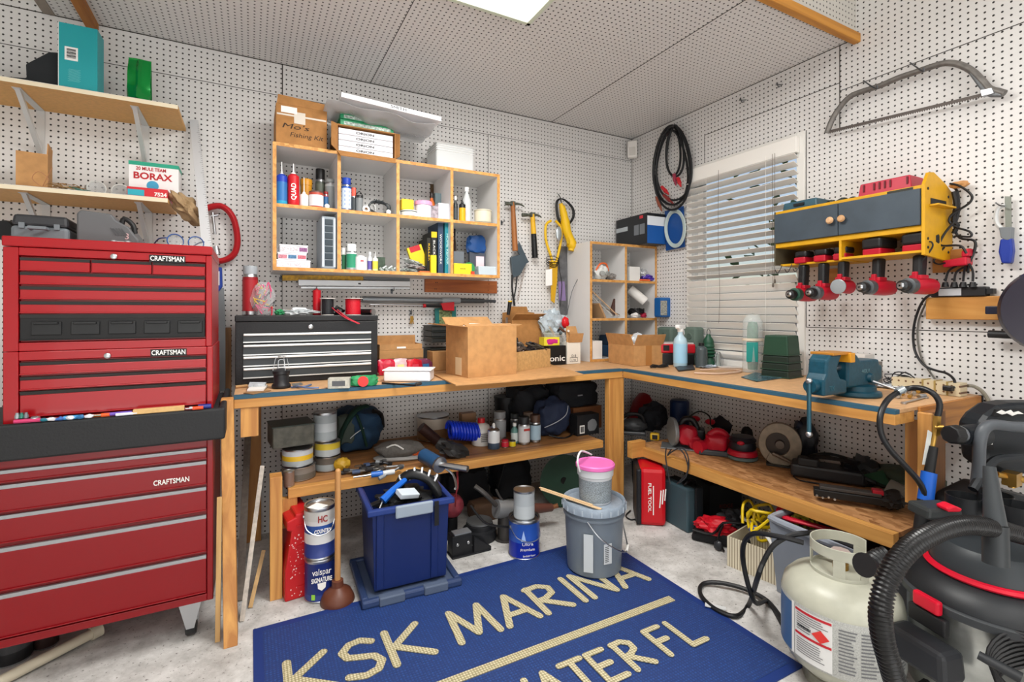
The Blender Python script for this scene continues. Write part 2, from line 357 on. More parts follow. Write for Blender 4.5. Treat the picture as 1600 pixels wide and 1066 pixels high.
for q in((3,2,1,0),(4,5,6,7),(0,1,5,4),(1,2,6,5),(2,3,7,6),(3,0,4,7)):m.f([vs[i]for i in q],False)
m.obj('leg',PZ,T,bevel=.002)
L(m:=MB()).bb(-2.577,-DB+.005,.655,-2.515,-DB+.03,BT-.05);m.obj('brace',PZ,T)
legx(-.70,-.625,w=.09,d=.04);legx(-.645,-.60,w=.02,d=.088)
legx(-2.53,-.06,w=.07)
SZ=.372
SH=wood('#a87444','#76502c',0)
x2=xat(942,-.61)
L(m:=MB()).bb(-2.405,-.575,SZ+.022,x2,-.002,SZ+.04);m.obj('shelf',SH,T)
L(m:=MB()).bb(-2.405,-.613,SZ,x2,-.575,SZ+.041);m.obj('shelf_edge',EDGE,T,bevel=.002)
L(m:=MB()).bb(-2.475,-.68,0,-2.43,-.615,.56-.07);m.obj('leg',PZ,T,bevel=.002)
L(m:=MB()).bb(-2.43,-.61,SZ-.12,-2.37,-.575,SZ);m.obj('brace',PZ,T)
T2=T
L2=L
YE=-2.005
L2(m:=MB()).bb(-DB,YE,BT-.012,-.001,-DB-.0005,BT);m.obj('top',TOPM,T2)
L2(m:=MB()).bb(-DB-.001,YE-.001,BT-.0135,-DB+.028,-DB-.0005,BT+.0012);m.obj('edge_strip',TAPE,T2)
L2(m:=MB()).bb(-DB,YE,BT-.05,-DB+.03,-DB-.0005,BT-.0135);m.bb(-DB+.03,YE,BT-.05,-.52,YE+.03,BT-.0135);m.obj('apron',EDGEY,T2,bevel=.002)
EX=wood('#c9873c','#9c6228',0)
L2(m:=MB()).bb(-.50,YE-.0095,BT-.15,-.013,YE-.0005,BT-.001);m.obj('end_board',EX,T2,bevel=.002)
lx0,lx1,lx2=xat(1433,YE-.011),xat(1459,YE-.05),xat(1478,YE-.04)
L2(m:=MB()).bb(lx0,YE-.05,.0,lx1,YE-.0105,BT-.014);m.obj('leg',PZ,T2,bevel=.003)
L2(m:=MB()).bb(xat(1414,YE+.045),YE+.007,.47,xat(1434,YE+.007),YE+.045,BT-.05);m.obj('brace',PZ,T2,bevel=.002)
L2(m:=MB()).bb(lx1+.001,YE-.04,0,lx2,YE-.0105,BT-.014);m.obj('leg',wood('#8a5a2c','#6a421e',2),T2,bevel=.003)
L2(m:=MB()).bb(-.0125,YE-.011,BT-.16,-.0015,YE-.0005,BT+.0);m.obj('end_strip',BLACK,T2)
OSB=osb('#c29060','#8a5a30')
ys=-1.97
L2(m:=MB()).bb(-.545,ys,SZ-.012,-.002,-.66,SZ+.006);m.obj('shelf',OSB,T2)
L2(m:=MB()).bb(-.581,ys,SZ-.045,-.545,-.70,SZ+.0065);m.obj('shelf_edge',EDGEY,T2,bevel=.002)
L2(m:=MB()).bb(-.66,-.74,SZ-.045,-.56,-.70,SZ+.045);m.obj('shelf_support',EDGE,T2,bevel=.002)
CH1=osb('#d9a35c','#b97f3c');CW=mat('#dad8d6',.5)
def cubby(name,label,x0,x1,y0,z0,z1,vs,hs,right=None,depth_edge=.0012):
 t=.016;T=thing(name,label,'shelf unit',((x0+x1)/2,y0/2,z0));ox,oy=(x0+x1)/2,y0/2
 def brd(nm,a,b,c,d,e,f):
  o=MB().tr((-ox,-oy,-z0)).bb(a,y0+.0015,c,d,-.001,f).obj(nm,CW,T)
  MB().tr((-ox,-oy,-z0)).bb(a-.0002,y0-.0012,c-.0002,d+.0002,y0+.0014,f+.0002).obj('edge_band',CH1,o)
 brd('side_panel',x0,0,z0,x0+t,0,z1);brd('side_panel',x1-t,0,z0,x1,0,z1)
 brd('top_panel',x0+t,0,z1-t,x1-t,0,z1);brd('bottom_panel',x0+t,0,z0,x1-t,0,z0+t)
 for v in vs:brd('divider',v-t/2,0,z0+t,v+t/2,0,z1-t)
 xs=[x0+t]+[q for v in vs for q in(v-t/2,v+t/2)]+[x1-t]
 for hz in hs:
  for i in range(0,len(xs),2):brd('shelf',xs[i],0,hz-t/2,xs[i+1],0,hz+t/2)
 return T
CY0=-.29;CZ0,CZ1,CZM=1.345,1.948,1.652
cubby('wall_cubby_shelf','white cubby shelf of eight compartments with raw edges hung on the back wall',-2.451,-1.262,CY0,CZ0,CZ1,(-2.154,-1.859,-1.558),(CZM,))
TCX0,TCX1,TY0=-.588,-.004,-.26
TZ1=1.61
tz=[zat(440,-.3,-.26),zat(499,-.3,-.26)]
cubby('standing_cubby_shelf','white standing cubby shelf of six compartments on the corner of the bench',TCX0,TCX1,TY0,BT+.0015,TZ1,(xat(978,-.26),),tz)
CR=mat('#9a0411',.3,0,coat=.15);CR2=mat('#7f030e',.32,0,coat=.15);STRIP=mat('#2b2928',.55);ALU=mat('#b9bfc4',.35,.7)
F=-.82;XR=xat(331,F);XL=xat(4,F);zc=lambda py:zat(py,xat(313,F),F)
def word(T,s,px0,px1,py,y,m=None,plate=True,par=None):
 x0,x1=xat(px0,y),xat(px1,y);z=zat(py,(x0+x1)/2,y);h=(x1-x0)*.17;o=T.location
 b=MB().bb(x0-o.x-.003,-.0015+y-o.y,z-o.z-h*.75,x1-o.x+.003,y-o.y+.001,z-o.z+h*.75).obj('badge',BLACK,T)if plate else T
 text(s,h*1.4,m or WHITE,b,((x0+x1)/2-o.x,y-o.y-.0022,z-o.z),width=(x1-x0),bold=.0004)
def chest(name,label,xl,xr,yf,yb,z0,z1,drs,red,lid=None,strip=STRIP,sm=.035):
 T=thing(name,label,'tool chest',((xl+xr)/2,(yf+yb)/2,z0));o=T.location
 def tr(m):return m.tr(-o)
 m=tr(MB());zt=z1 if lid is None else lid
 ztop=max(d[1]for d in drs)+.006;zbt=min(d[0]for d in drs)-.006;xa,xb=xl+sm,xr-.018
 m.bb(xl,yf,zt if False else z0,xl+sm,yb,zt);m.bb(xr-.018,yf,z0,xr,yb,zt)
 m.bb(xl+sm,yf,ztop,xr-.018,yb,zt);m.bb(xl+sm,yf,z0,xr-.018,yb,zbt);m.bb(xl+sm,yf+.014,zbt,xr-.018,yb,ztop)
 m.obj('body',red,T,bevel=.0025)
 if lid:tr(m:=MB()).bb(xl-.002,yf-.004,lid+.0015,xr+.002,yb,z1);m.obj('lid',red,T,bevel=.004)
 for d in drs:
  a,b=(xa+.003,xb-.003)if len(d)<4 else(xa+.003+(xb-xa-.006)*d[2],xa+.003+(xb-xa-.006)*d[3])
  sh=(d[4]if len(d)>4 else .010);dark=len(d)>5
  m=tr(MB());m.bb(a,yf+.001,d[0],b,yf+.02,d[1]-sh);m.bb(a,yf-.005,d[0],b,yf+.001,d[0]+.004)
  D=m.obj('drawer',BLACK if dark else red,T,bevel=.0015)
  if dark:plab(D,'black plastic bin drawer')
  m=tr(MB());m.prism([(0,0),(0,sh),(-.012,sh),(-.009,0)],b-a,((a+b)/2,yf+.012,d[1]-sh),(0,1,0),(0,0,1));m.obj('drawer_pull',strip,D)
  if dark:
   for i in range(5):
    c0=a+(b-a)*(.055+i*.195);w=(b-a)*.15;hh=d[1]-d[0]
    m=tr(MB());m.bb(c0,yf-.004,d[0]+hh*.2,c0+w,yf+.001,d[0]+hh*.72);m.box((c0+w/2,yf-.006,d[0]+hh*.66),(w*.8,.012,hh*.1));m.obj('bin',mat('#101113',.35),D,bevel=.002)
 return T
ZL=zc(542);ZM=zc(640)-.004;ZLt=zc(384.5)
d1=[(zc(431),zc(413),0,.345,.009),(zc(431),zc(413),.355,.68,.009),(zc(431),zc(413),.69,1,.009),(zc(449.5),zc(433),0,1,.009),(zc(470),zc(452.5),0,1,.010),(zc(489.5),zc(473),0,1,.010),(zc(527),zc(491),0,1,.012,1)]
FB=-.40
T=chest('top_tool_chest','red metal tool chest with lid and black bin drawer, topmost of the red stack',XL,XR,F,FB,ZL+.001,ZLt,d1,CR,lid=zc(399))
word(T,'CRAFTSMAN',235,288,405,F-.001)
def lock(T,px,py,y,m=STEEL):
 x=xat(px,y);o=T.location;MB().lathe([(.009,0),(.009,.004),(.006,.006),(0,.006)],(x-o.x,y-o.y,zat(py,x,y)-o.z),(0,-1,0),16).obj('lock',m,T)
lock(T,178,401,F-.004)
d2=[(zc(574),zc(557),0,1,.010),(zc(595),zc(577),0,1,.010),(zc(632),zc(597),0,1,.011)]
T=chest('middle_tool_chest','red metal three drawer tool chest, middle of the red stack',XL,XR+.003,F,FB,ZM,ZL,d2,CR)
word(T,'CRAFTSMAN',237,290,551,F-.001);lock(T,168,556,F-.002)
F2=-.835;zr=lambda py:zat(py,xat(310,F2),F2);XL2=-3.38;XR2=xat(333,F2)
d3=[(zr(718),zr(702),0,1,.011),(zr(758),zr(722),0,1,.012),(zr(800),zr(763),0,1,.012),(zr(864),zr(807),0,1,.013),(zr(928),zr(870),0,1,.013)]
ZB=zr(942);ZRM=zr(688)
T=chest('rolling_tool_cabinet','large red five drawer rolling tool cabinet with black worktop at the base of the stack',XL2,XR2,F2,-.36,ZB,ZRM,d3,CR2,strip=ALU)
o=T.location;rt_=ZM-.0015;XRM=xat(346,F2-.0)
m=MB().tr(-o);m.bb(XL2-.02,F2-.03,ZRM+.001,XRM+.012,F2-.005,rt_-.0+.012);m.bb(XRM-.008,F2-.005,ZRM+.001,XRM+.012,-.36,rt_+.012);m.bb(XL2-.02,F2-.005,ZRM+.001,XRM-.008,-.36,rt_-.004)
m.obj('worktop_rim',mat('#1d1e20',.6,0,.3,120),T,bevel=.007)
word(T,'CRAFTSMAN',240,296,752,F2-.001,plate=False)
def caster(x,y):
 m=MB().tr((x-o.x,y-o.y,-o.z));m.lathe([(.018,-.012),(.046,-.016),(.05,-.01),(.05,.01),(.046,.016),(.018,.012)],(0,0,.0505),(1,0,0),24);c=m.obj('caster',mat('#1a1b1d',.5),T)
 m=MB().tr((x-o.x,y-o.y,-o.z));m.prism([(-.03,ZB-.001),(.03,ZB-.001),(.008,.04),(-.008,.04)],.003,(-.02,-.0,0),(0,1,0));m.prism([(-.03,ZB-.001),(.03,ZB-.001),(.008,.04),(-.008,.04)],.003,(.02,0,0),(0,1,0));m.box((0,0,ZB-.003),(.06,.07,.004));m.cyl((-.022,0,.05),(.022,0,.05),.006);m.obj('fork',STEEL,c)
 m=MB().tr((x-o.x,y-o.y,-o.z));m.prism([(-.035,ZB-.001),(.035,ZB-.001),(.012,.045),(-.012,.045)],.003,(0,-.051,0),(1,0,0));m.obj('bracket',STEEL,c)
for x,y in((XR2-.07,F2+.075),(XL2+.07,F2+.075),(XR2-.07,-.43),(XL2+.07,-.43)):caster(x,y)
RZ=rt_+.0125
def stick(name,label,cat,p0,p1,z,r,m,group=None,seg=8,tip=None):
 mb=MB();a=Vector((p0[0],p0[1],z+r));b=Vector((p1[0],p1[1],z+r));mb.mat(0).cyl(a,a.lerp(b,.6 if tip else 1),r,seg=seg)
 if tip:mb.mat(1).cyl(a.lerp(b,.6),b,r*.35,seg=6)
 return tag(mb.obj(name,[m,STEEL]),label,cat,group)
yy=F2-.018;X=lambda px,y=None:xat(px,yy if y is None else y)
stick('pencil','yellow pencil lying along the front of the black cabinet rim','pencil',(X(60),yy+.008),(X(160),yy+.010),RZ,.0035,mat('#e0a020',.4))
stick('pencil','thin tan pencil lying behind the purple pen on the rim','pencil',(X(165),yy+.010),(X(232),yy+.011),RZ+.0,.003,mat('#c08a4a',.5))
g='small tools on the black cabinet rim'
stick('screwdriver','small screwdriver with pink handle on the left of the cabinet rim','screwdriver',(X(22),yy),(X(92),yy-.006),RZ,.006,mat('#c43a6a',.35),g,tip=1)
stick('screwdriver','small screwdriver with light blue handle on the cabinet rim','screwdriver',(X(100),yy-.004),(X(150),yy),RZ,.006,mat('#3a8fc8',.3),g,tip=1)
stick('screwdriver','small screwdriver with orange handle on the cabinet rim','screwdriver',(X(172),yy-.004),(X(150),yy-.002),RZ,.006,mat('#e0571e',.3),g,tip=1)
stick('screwdriver','dark blue handled screwdriver at the right end of the cabinet rim','screwdriver',(X(330),yy),(X(296),yy-.0),RZ,.008,mat('#1c2c7a',.35),g,tip=1)
stick('screwdriver','red orange handled screwdriver at the right corner of the rim','screwdriver',(X(318),yy-.009),(X(290),yy-.008),RZ,.006,mat('#d8481e',.35),g,tip=1)
stick('marker_pen','purple marker pen on the cabinet rim','pen',(X(163),yy-.001),(X(206),yy+.001),RZ+.001,.0055,mat('#6a4fb0',.35))
stick('marker_pen','white marker pen with blue cap on the cabinet rim','pen',(X(182),yy-.01),(X(215),yy-.006),RZ,.0045,mat('#d8dce6',.35))
m=MB();m.box(((X(208)+X(288))/2,yy+.002,RZ+.008),(X(288)-X(208),.018,.016),rz=.05);tag(m.obj('wood_block',mat('#cba56d',.7,0,.1,80,.1),bevel=.002),'short pale wooden block on the cabinet rim','wood block')
for i,(px,c,l)in enumerate(((26,'#9aa0a6','grey'),(33,'#3c7a6c','green'),(40,'#7a7e84','dark grey'))):
 m=MB();m.lathe([(.004,0),(.006,.002),(.006,.01),(.004,.014),(.004,.018),(0,.018)],(X(px),yy+.004,RZ+.0128),seg=12);tag(m.obj('socket',mat(c,.35,.6)),l+' metal socket standing at the left of the cabinet rim','socket','sockets on the cabinet rim')
m=MB();m.lathe([(.010,0),(.012,.003),(.012,.013),(.009,.016),(.009,.011),(0,.011)],(X(54),yy+.006,RZ),seg=20);tag(m.obj('socket',STEEL),'large chrome socket standing near the end of the yellow pencil','socket')
for i,px in enumerate((70,82,95,110,126,140)):
 cs=('#2a7a8c','#d8d8dc','#3b64a8','#d6dde4','#2f6ea0','#e6e6ea');ns_=('teal','white','navy blue','pale grey','mid blue','bright white')
 m=MB();m.blob((X(px),yy-.006,RZ+.006),(.012,.007,.006),.3,2,i,2,flat=.9);tag(m.obj('plastic_piece',mat(cs[i],.35)),ns_[i]+' small plastic piece in the row on the cabinet rim','plastic piece','plastic bits on the cabinet rim')
zt=ZLt+.0005
def case(name,label,cat,loc,size,rz,c1,c2,group=None,handle=True,seamz=.55,lid=None):
 T=thing(name,label,cat,loc,rz,group);w,d,h=size
 m=MB();m.box((0,0,h*seamz/2),(w,d,h*seamz),top=1.0);
 m.obj('base_shell',c1,T,bevel=min(w,d,h)*.12)
 m=MB();m.box((0,0,h*(seamz+(1-seamz)/2)),(w*.985,d*.985,h*(1-seamz)-.001),top=.94);m.obj('lid_shell',c2,T,bevel=min(w,d,h)*.1)
 m=MB()
 for a in(-.3,.3):m.box((a*w,-d/2-.004,h*seamz),(w*.1,.008,h*.22))
 m.obj('latch',c1,T,bevel=.001)
 if handle:MB().tube([(-w*.14,-d/2,h*.45),(-w*.14,-d/2-.028,h*.45),(w*.14,-d/2-.028,h*.45),(w*.14,-d/2,h*.45)],.006,8,smooth=0).obj('handle',c1,T)
 return T
yk=-.66
case('tool_case','grey and black plastic tool case on the left of the red chest top','tool case',((xat(25,yk)+xat(115,yk))/2,yk+.04,zt),(xat(112,yk)-xat(24,yk),.2,.085),.03,mat('#6c7378',.5),mat('#2a2b2e',.5))
x0,x1=xat(127,yk),xat(222,yk)
T=thing('tool_case','dark grey hard case with slanted top on the middle of the red chest','tool case',((x0+x1)/2,yk+.03,zt));w=x1-x0
GM=mat('#5a5b5d',.55)
m=MB();m.prism([(-w/2,.012),(-w/2+.006,.0),(w/2,0),(w/2,.02),(w/2-.03,.065),(w*.12,.085),(w*.05,.105),(-w/2+.01,.112),(-w/2,.1)],.17,(0,0,0));m.obj('shell',GM,T,bevel=.006)
m=MB()
for i in range(5):m.box((w*(.08+i*.045),-.0862,.045),(.003,.002,.03),ry=-.6)
m.obj('rib',mat('#4a4b4d',.5),T);MB().tube([(w*.2,-.07,.075),(w*.24,-.07,.095),(w*.38,-.07,.075),(w*.42,-.07,.045)],.008,8).obj('handle',BLACK,T)
text('3',.03,mat('#c9a6a6',.5),T,(w*.3,-.0862,.03))
T=thing('caster_wheel','loose black caster wheel lying at the left end of the red chest top','caster wheel',(xat(9,yk),yk,zt))
m=MB();m.lathe([(.008,-.012),(.03,-.014),(.034,0),(.03,.014),(.008,.012)],(0,0,.034),(.3,1,0),20);m.obj('wheel',RUBBER,T);MB().box((-.03,.0,.03),(.02,.03,.045)).obj('fork',DSTEEL,T)
yk=F+.03
def wrench(name,label,p0,p1,r,m,z,cat='wrench',group=None):
 T=thing(name,label,cat,((p0[0]+p1[0])/2,(p0[1]+p1[1])/2,z),math.atan2(p1[1]-p0[1],p1[0]-p0[0]),group);l=math.hypot(p1[0]-p0[0],p1[1]-p0[1])/2
 mb=MB();mb.box((0,0,.003),(l*2-.01,r*.9,.004));mb.obj('shaft',m,T,bevel=.001)
 mb=MB();mb.lathe([(r*.55,0),(r*1.1,0),(r*1.1,.006),(r*.55,.006),(r*.55,0)],(l,0,0),seg=16,close=False);mb.lathe([(r*.5,0),(r,0),(r,.006),(r*.5,.006),(r*.5,0)],(-l,0,0),seg=16,close=False);mb.obj('ring',m,T)
 return T
wrench('wrench','small silver ring wrench on the red chest in front of the slanted case',(xat(178,yk),yk),(xat(200,yk),yk),.009,STEEL,zt)
def glasses(label,c,z,rz,mlens,mfr,s=1.):
 T=thing('safety_glasses',label,'safety glasses',(c[0],c[1],z),rz)
 m=MB()
 for a in(-1,1):m.lathe([(0,0),(.026*s,.002),(.026*s,.0035),(0,.0015)],(a*.034*s,0,.022*s),(0,-1,.2),16)
 m.obj('lens',mlens,T)
 m=MB()
 for a in(-1,1):
  m.tube([(a*.062*s,0,.03*s),(a*.066*s,.05*s,.03*s),(a*.06*s,.11*s,.012*s)],.0025*s,6)
  m.tube([(a*(.034+.026*math.cos(t))*s if True else 0,-.002,(.022+.024*math.sin(t))*s)for t in[i*PI/6 for i in range(12)]],.002*s,6,cyc=True)
 m.obj('frame',mfr,T);return T
glasses('clear safety glasses with blue frame on the right of the red chest top',(xat(290,-.72),-.72),zt,.5,CLEAR,mat('#1f4e8c',.3))
y=-.03
T=thing('straightedge','tall white metal straightedge ruler leaning on the wall right of the shelves','ruler',(0,0,0));
xa,xb,za,zb=xat(303,-.012),xat(327,-.34),zat(188,xat(303,-.012),-.012),zt
T.location=(xb,-.42,zt+.001);a=Vector((0,0,0));b=Vector((xa-xb,.42-.012,za-zt))
d=b.normalized();U=Vector((1,0,0));U=(U-d*U.dot(d)).normalized()
m=MB();m.prism([(-.018,0),(.018,0),(.018,b.length),(-.018,b.length)],.003,(0,0,0),U,d);m.obj('blade',mat('#d5d6d8',.4,.3),T)
m=MB()
for i in range(60):
 l=.012 if i%5==0 else .006
 q=d*(.02+i*(b.length-.04)/60)+U*(.018-l/2);N=U.cross(d)
 for s_ in(-1,1):m.prism([(-l/2,-.0006),(l/2,-.0006),(l/2,.0006),(-l/2,.0006)],.0002,q+N*s_*.0017,U,d)
m.obj('graduations',BLACK,T)
y=-.045
def PX(px,py,yy_):x=xat(px,yy_);return Vector((x,yy_,zat(py,x,yy_)))
T=thing('c_clamp','big red C clamp hanging on the back wall right of the red chest','clamp',PX(330,411,y));o=T.location
pts=[(318,327),(345,322),(364,340),(371,375),(365,398),(345,408),(326,403)]
m=MB();m.tr(-o);m.tube([PX(a,b,y)for a,b in pts],.019,10,smooth=4,flat=.8);m.obj('frame',mat('#b01a22',.4),T)
m=MB();m.tr(-o);m.cyl(PX(332,332,y-.001),PX(336,366,y),.007);m.cyl(PX(329,338,y),PX(341,336,y),.008);m.obj('screw',STEEL,T);m=MB().tr(-o);m.cyl(PX(337,385,y),PX(339,397,y),.012,.016);m.obj('swivel_pad',STEEL,T)
y=-.02
T=thing('hand_saw','hand saw with blue handle hanging upright beside the red chest','saw',PX(345,610,y));o=T.location
m=MB();m.tr(-o);A_=[PX(a,b,y)-o*0 for a,b in((331,450),(350,450),(357,612),(330,612))]
m=MB();P=[((p-o).x,(p-o).z)for p in A_];m.prism(P,.0015,(0,0,0));m.obj('blade',mat('#7d8285',.4,.6),T)
m=MB();P=[PX(a,b,y)-o for a,b in((332,418),(347,418),(348,448),(342,456),(335,452))];m.prism([(p.x,p.z)for p in P],.024,(0,0,0));m.obj('handle',mat('#1c3f9a',.4),T,bevel=.004)
P=[PX(a,b,y-.013)-o for a,b in((335,424),(343,424),(343,446),(335,446))];MB().prism([(p.x,p.z)for p in P],.001,(0,-.013,0)).obj('label',PAPER,T)
SHW=mat('#d9a55f',.5,0,.1,60,.08);SHT=mat('#d8d2c6',.5);BRK=mat('#cfd0d0',.4,.2)
def wshelf(label,pts,yf,brackets,thick=.018):
 xr=xat(pts[0],yf);z=zat(pts[1],xr,yf);xl=-3.75
 T=thing('wall_shelf',label,'wall shelf',((xl+xr)/2,yf/2,z-thick));o=T.location
 MB().tr(-o).bb(xl,yf+.001,z-thick,xr,-.001,z-.002).obj('board',SHW,T);
 MB().tr(-o).bb(xl,yf,z-thick,xr,yf+.0008,z-.002).obj('front_edge',mat('#e6d9bd',.5),T)
 MB().tr(-o).bb(xl,yf,z-.0018,xr,-.001,z).obj('top_laminate',SHT,T)
 for px in brackets:
  x=xat(px,yf+.05);m=MB().tr(-o);b=.235
  m.bb(x-.014,yf+.045,z-thick-.0025,x+.014,-.002,z-thick-.0005);m.bb(x-.014,-.004,z-thick-.2,x+.014,-.0015,z-thick-.001)
  m.prism([(yf+.05,z-thick-.002),(yf+.075,z-thick-.002),(-.006,z-thick-.165),(-.006,z-thick-.19)],.016,(x,0,0),(0,1,0));m.obj('bracket',BRK,T)
 return z
YS1=-.30
Z1=wshelf('upper white topped wall shelf holding the teal box',(278,164),YS1,(26,210))
Z2=wshelf('lower wall shelf holding the borax box above the red chest',(262,310),YS1,(36,216))
def pbox(name,label,cat,px0,px1,ptop,y,zb,depth,mats,group=None,rz=0,bev=.001,parts=None,h=None,pxs=None):
 """closed carton whose front face spans px0..px1 at distance y; returns empty"""
 x0,x1=xat(px0,y),xat(px1,y);xc=(x0+x1)/2;hh=h or zat(ptop,xc,y)-zb;w=x1-x0
 T=thing(name,label,cat,(xc,y+depth/2,zb+.0004),rz,group)
 MB().box((0,0,hh/2),(w,depth,hh)).obj('body' if not parts else parts,mats,T,bevel=bev)
 return T,w,depth,hh
TEAL=mat('#1f9aa0',.45)
T,w,d,h=pbox('carton','tall teal box with barcode label on the upper left wall shelf','box',92,153,40,YS1+.035,Z1,.09,TEAL,rz=-.02)
MB().box((-w/2-.0008,-d/2+.001,h/2),(.002,.004,h)).obj('edge_strip',PAPER,T)
def barcode(T,x,y,z,w,h,vertical=False,n=9):
 o=MB().box((x,y,z),(w,.0006,h)).obj('label',PAPER,T)
 m=MB()
 for i in range(n):
  t=-.4+.8*i/(n-1)
  m.box((x+(0 if vertical else t*w*.85),y-.0005,z+(t*h*.8 if vertical else 0)),(w*.7 if vertical else w*(.03+.03*(i%3)),.0004,h*(.03+.02*(i%3))if vertical else h*.7))
 m.obj('barcode',BLACK,o);return o
barcode(T,-w*.18,-d/2-.0006,h*.55,w*.34,h*.2,True)
m=MB()
for i in range(12):m.box((-w*.12+(i%2)*.004,-d/2-.0005,h*.14+i*h*.016),(w*.3,.0003,.0009))
m.obj('small_print',mat('#7cc4c6',.5),T)
m=MB();x0,x1=xat(-40,-.2),xat(97,-.2);m.prism([(x0,Z1+.001),(x1,Z1+.001),(x1,Z1+.155),(x1-.03,Z1+.15),(x1-.1,Z1+.085),(x0+.16,Z1+.03),(x0,Z1+.012)],.16,(0,-.16,0));tag(m.obj('folded_bag',mat('#1d2023',.8,0,.4,30),bevel=.01),'black sloping bag lying left of the teal box on the upper shelf','bag')
x0,x1=xat(200,-.22),xat(236,-.22);hh=zat(86,x0,-.22)-Z1
m=MB();m.sheet((x0,-.24,Z1+.001),(x1-x0,0,0),(0,.02,hh*.93),8,12,.012,16,.002,3,lambda u,v:.035*math.sin(PI*u)*(1-v*.8)+(.012 if abs(u-.45)<.07 else 0))
m.sheet((x0,-.19,Z1+.001),(x1-x0,0,0),(0,-.02,hh*.97),8,12,.008,16,.002,9);tag(m.obj('foil_pouch',mat('#0d8a3a',.18,.3)),'shiny green foil pouch standing on the upper left wall shelf','bag')
def openbox(name,label,loc,size,rz=0,flaps=(),m=None,t=.004,inner=None,cat='box',group=None,bottom=True,flab=None):
 """carton with flaps: list of (side, angle, length)"""
 m=m or CARD;T=thing(name,label,cat,loc,rz,group);w,d,h=size
 b=MB();b.box((0,-d/2+t/2,h/2),(w,t,h));b.box((0,d/2-t/2,h/2),(w,t,h));b.box((-w/2+t/2,0,h/2),(t,d-2*t,h));b.box((w/2-t/2,0,h/2),(t,d-2*t,h))
 if bottom:b.box((0,0,t/2),(w-2*t,d-2*t,t))
 b.obj('body',m,T)
 for s_,ang,ln in flaps:
  b=MB();c,q=math.cos(ang),math.sin(ang)
  N={'f':(0,-1),'b':(0,1),'l':(-1,0),'r':(1,0)}[s_];U=Vector((abs(N[1]),abs(N[0]),0));ww=w if N[1]else d
  V=Vector((N[0]*q,N[1]*q,c));O=Vector((N[0]*(w/2-t/2),N[1]*(d/2-t/2),h))
  b.prism([(-ww/2+.001,0),(ww/2-.001,0),(ww/2-.004,ln),(-ww/2+.004,ln)],t*.8,O,U,V);b.obj('flap',m,T)
 return T
yk=-.24;x0,x1=xat(22,yk),xat(55,yk)
openbox('carton','narrow cardboard box with open flap at the left end of the lower wall shelf',((x0+x1)/2+.012,yk+.06,Z2+.0004),(x1-x0+.03,.12,zat(235,x0,yk)-Z2),.15,(('r',.05,.045),),CARD)
T,w,d,h=pbox('borax_box','white borax laundry box with green top lying on the lower left shelf','box',201,279,243,-.20,Z2+.043,.12,mat('#e9e7e6',.5),h=.125)
T.location.z=Z2+.0435
MB().box((0,0,h-.008),(w+.001,d+.001,.017)).obj('top_band',mat('#1f9a7c',.5),T)
text('20 MULE TEAM',.02,mat('#b3121f',.5),T,(-.01,-d/2-.0006,h-.03),width=w*.6,bold=.0006)
text('BORAX',.04,mat('#b3121f',.5),T,(-.005,-d/2-.0006,h-.062),width=w*.78,bold=.0012)
m=MB();m.lathe([(.0,0),(.022,0),(.022,.0005),(0,.0005)],(-.005,-d/2-.0001,.024),(0,-1,0),20);m.obj('roundel',mat('#3c9ac0',.5),T)
T,w,d,h=pbox('red_carton','red and teal box lying under the borax box on the lower shelf','box',198,262,290,-.27,Z2,.2,mat('#c9202c',.45),h=.042)
MB().box((-w*.28,-d/2-.0006,h*.45),(w*.4,.001,h*.6)).obj('teal_panel',mat('#2aa3b4',.5),T);text('7524',.022,WHITE,T,(w*.32,-d/2-.0008,h*.4),bold=.0008)
m=MB();xk=xat(290,-.22);m.tr((xk+.005,-.22,Z2-.02),(0,.85,0));m.blob((0,0,0),(.085,.05,.036),.35,2.2,4,4);tag(m.obj('paper_bag',mat('#a58a66',.8,0,.5,60,.1)),'crumpled brown paper bag hanging over the right end of the lower shelf','paper bag')
glasses('clear safety glasses lying left of the borax box on the lower shelf',(xat(170,-.24),-.24),Z2+.0005,.2,CLEAR,mat('#c8c8c4',.3),1.15)
T=thing('wire_bundle','tangle of thin copper and grey wire on the lower left shelf','wire',(xat(108,-.24),-.24,Z2))
m=MB()
for q in range(5):
 m.tube([(random.uniform(-.07,.05),random.uniform(-.03,.03),random.uniform(.002,.03))for _ in range(7)],.0014,5,cyc=False)
m.obj('copper_wire',mat('#a9865a',.4,.5),T)
m=MB()
for q in range(3):m.tube([(random.uniform(-.04,.08),random.uniform(-.03,.03),random.uniform(.002,.022))for _ in range(6)],.0016,5)
m.obj('green_wire',mat('#5f8c80',.5),T)
T=thing('wire_loop','thin springy wire loop hanging at the foot of the narrow cardboard box','wire',(xat(66,-.3),-.31,Z2))
MB().tube([(.0,.01,.0),(-.03,.01,.03),(-.01,.01,.06),(.02,.01,.03),(.0,.015,.005),(.03,.01,.08)],.0012,5).obj('wire',mat('#b07a56',.4,.4),T)
def lat(px0,px1,ptop,y,zb,name,label,cat,parts,group=None,rot=None,x=None,h=None,seg=20):
 """upright turned object: parts = [(part, [(r,z)..fractions], [mats], [idx])]"""
 xc=xat((px0+px1)/2,y)if x is None else x;r=(px1-px0)/2*mpp(xc,y);hh=h or zat(ptop,xc,y)-zb
 T=thing(name,label,cat,(xc,y,zb+.0004),0,group,rot);o0=None
 for pn,prof,mats,idx in parts:
  o=MB().lathe([(a*r,b*hh)for a,b in prof],seg=seg,mats=idx).obj(pn,mats,T if(o0 is None or pn in('cap','lid','nozzle','handle'))else o0);o0=o0 or o
 return T,r,hh
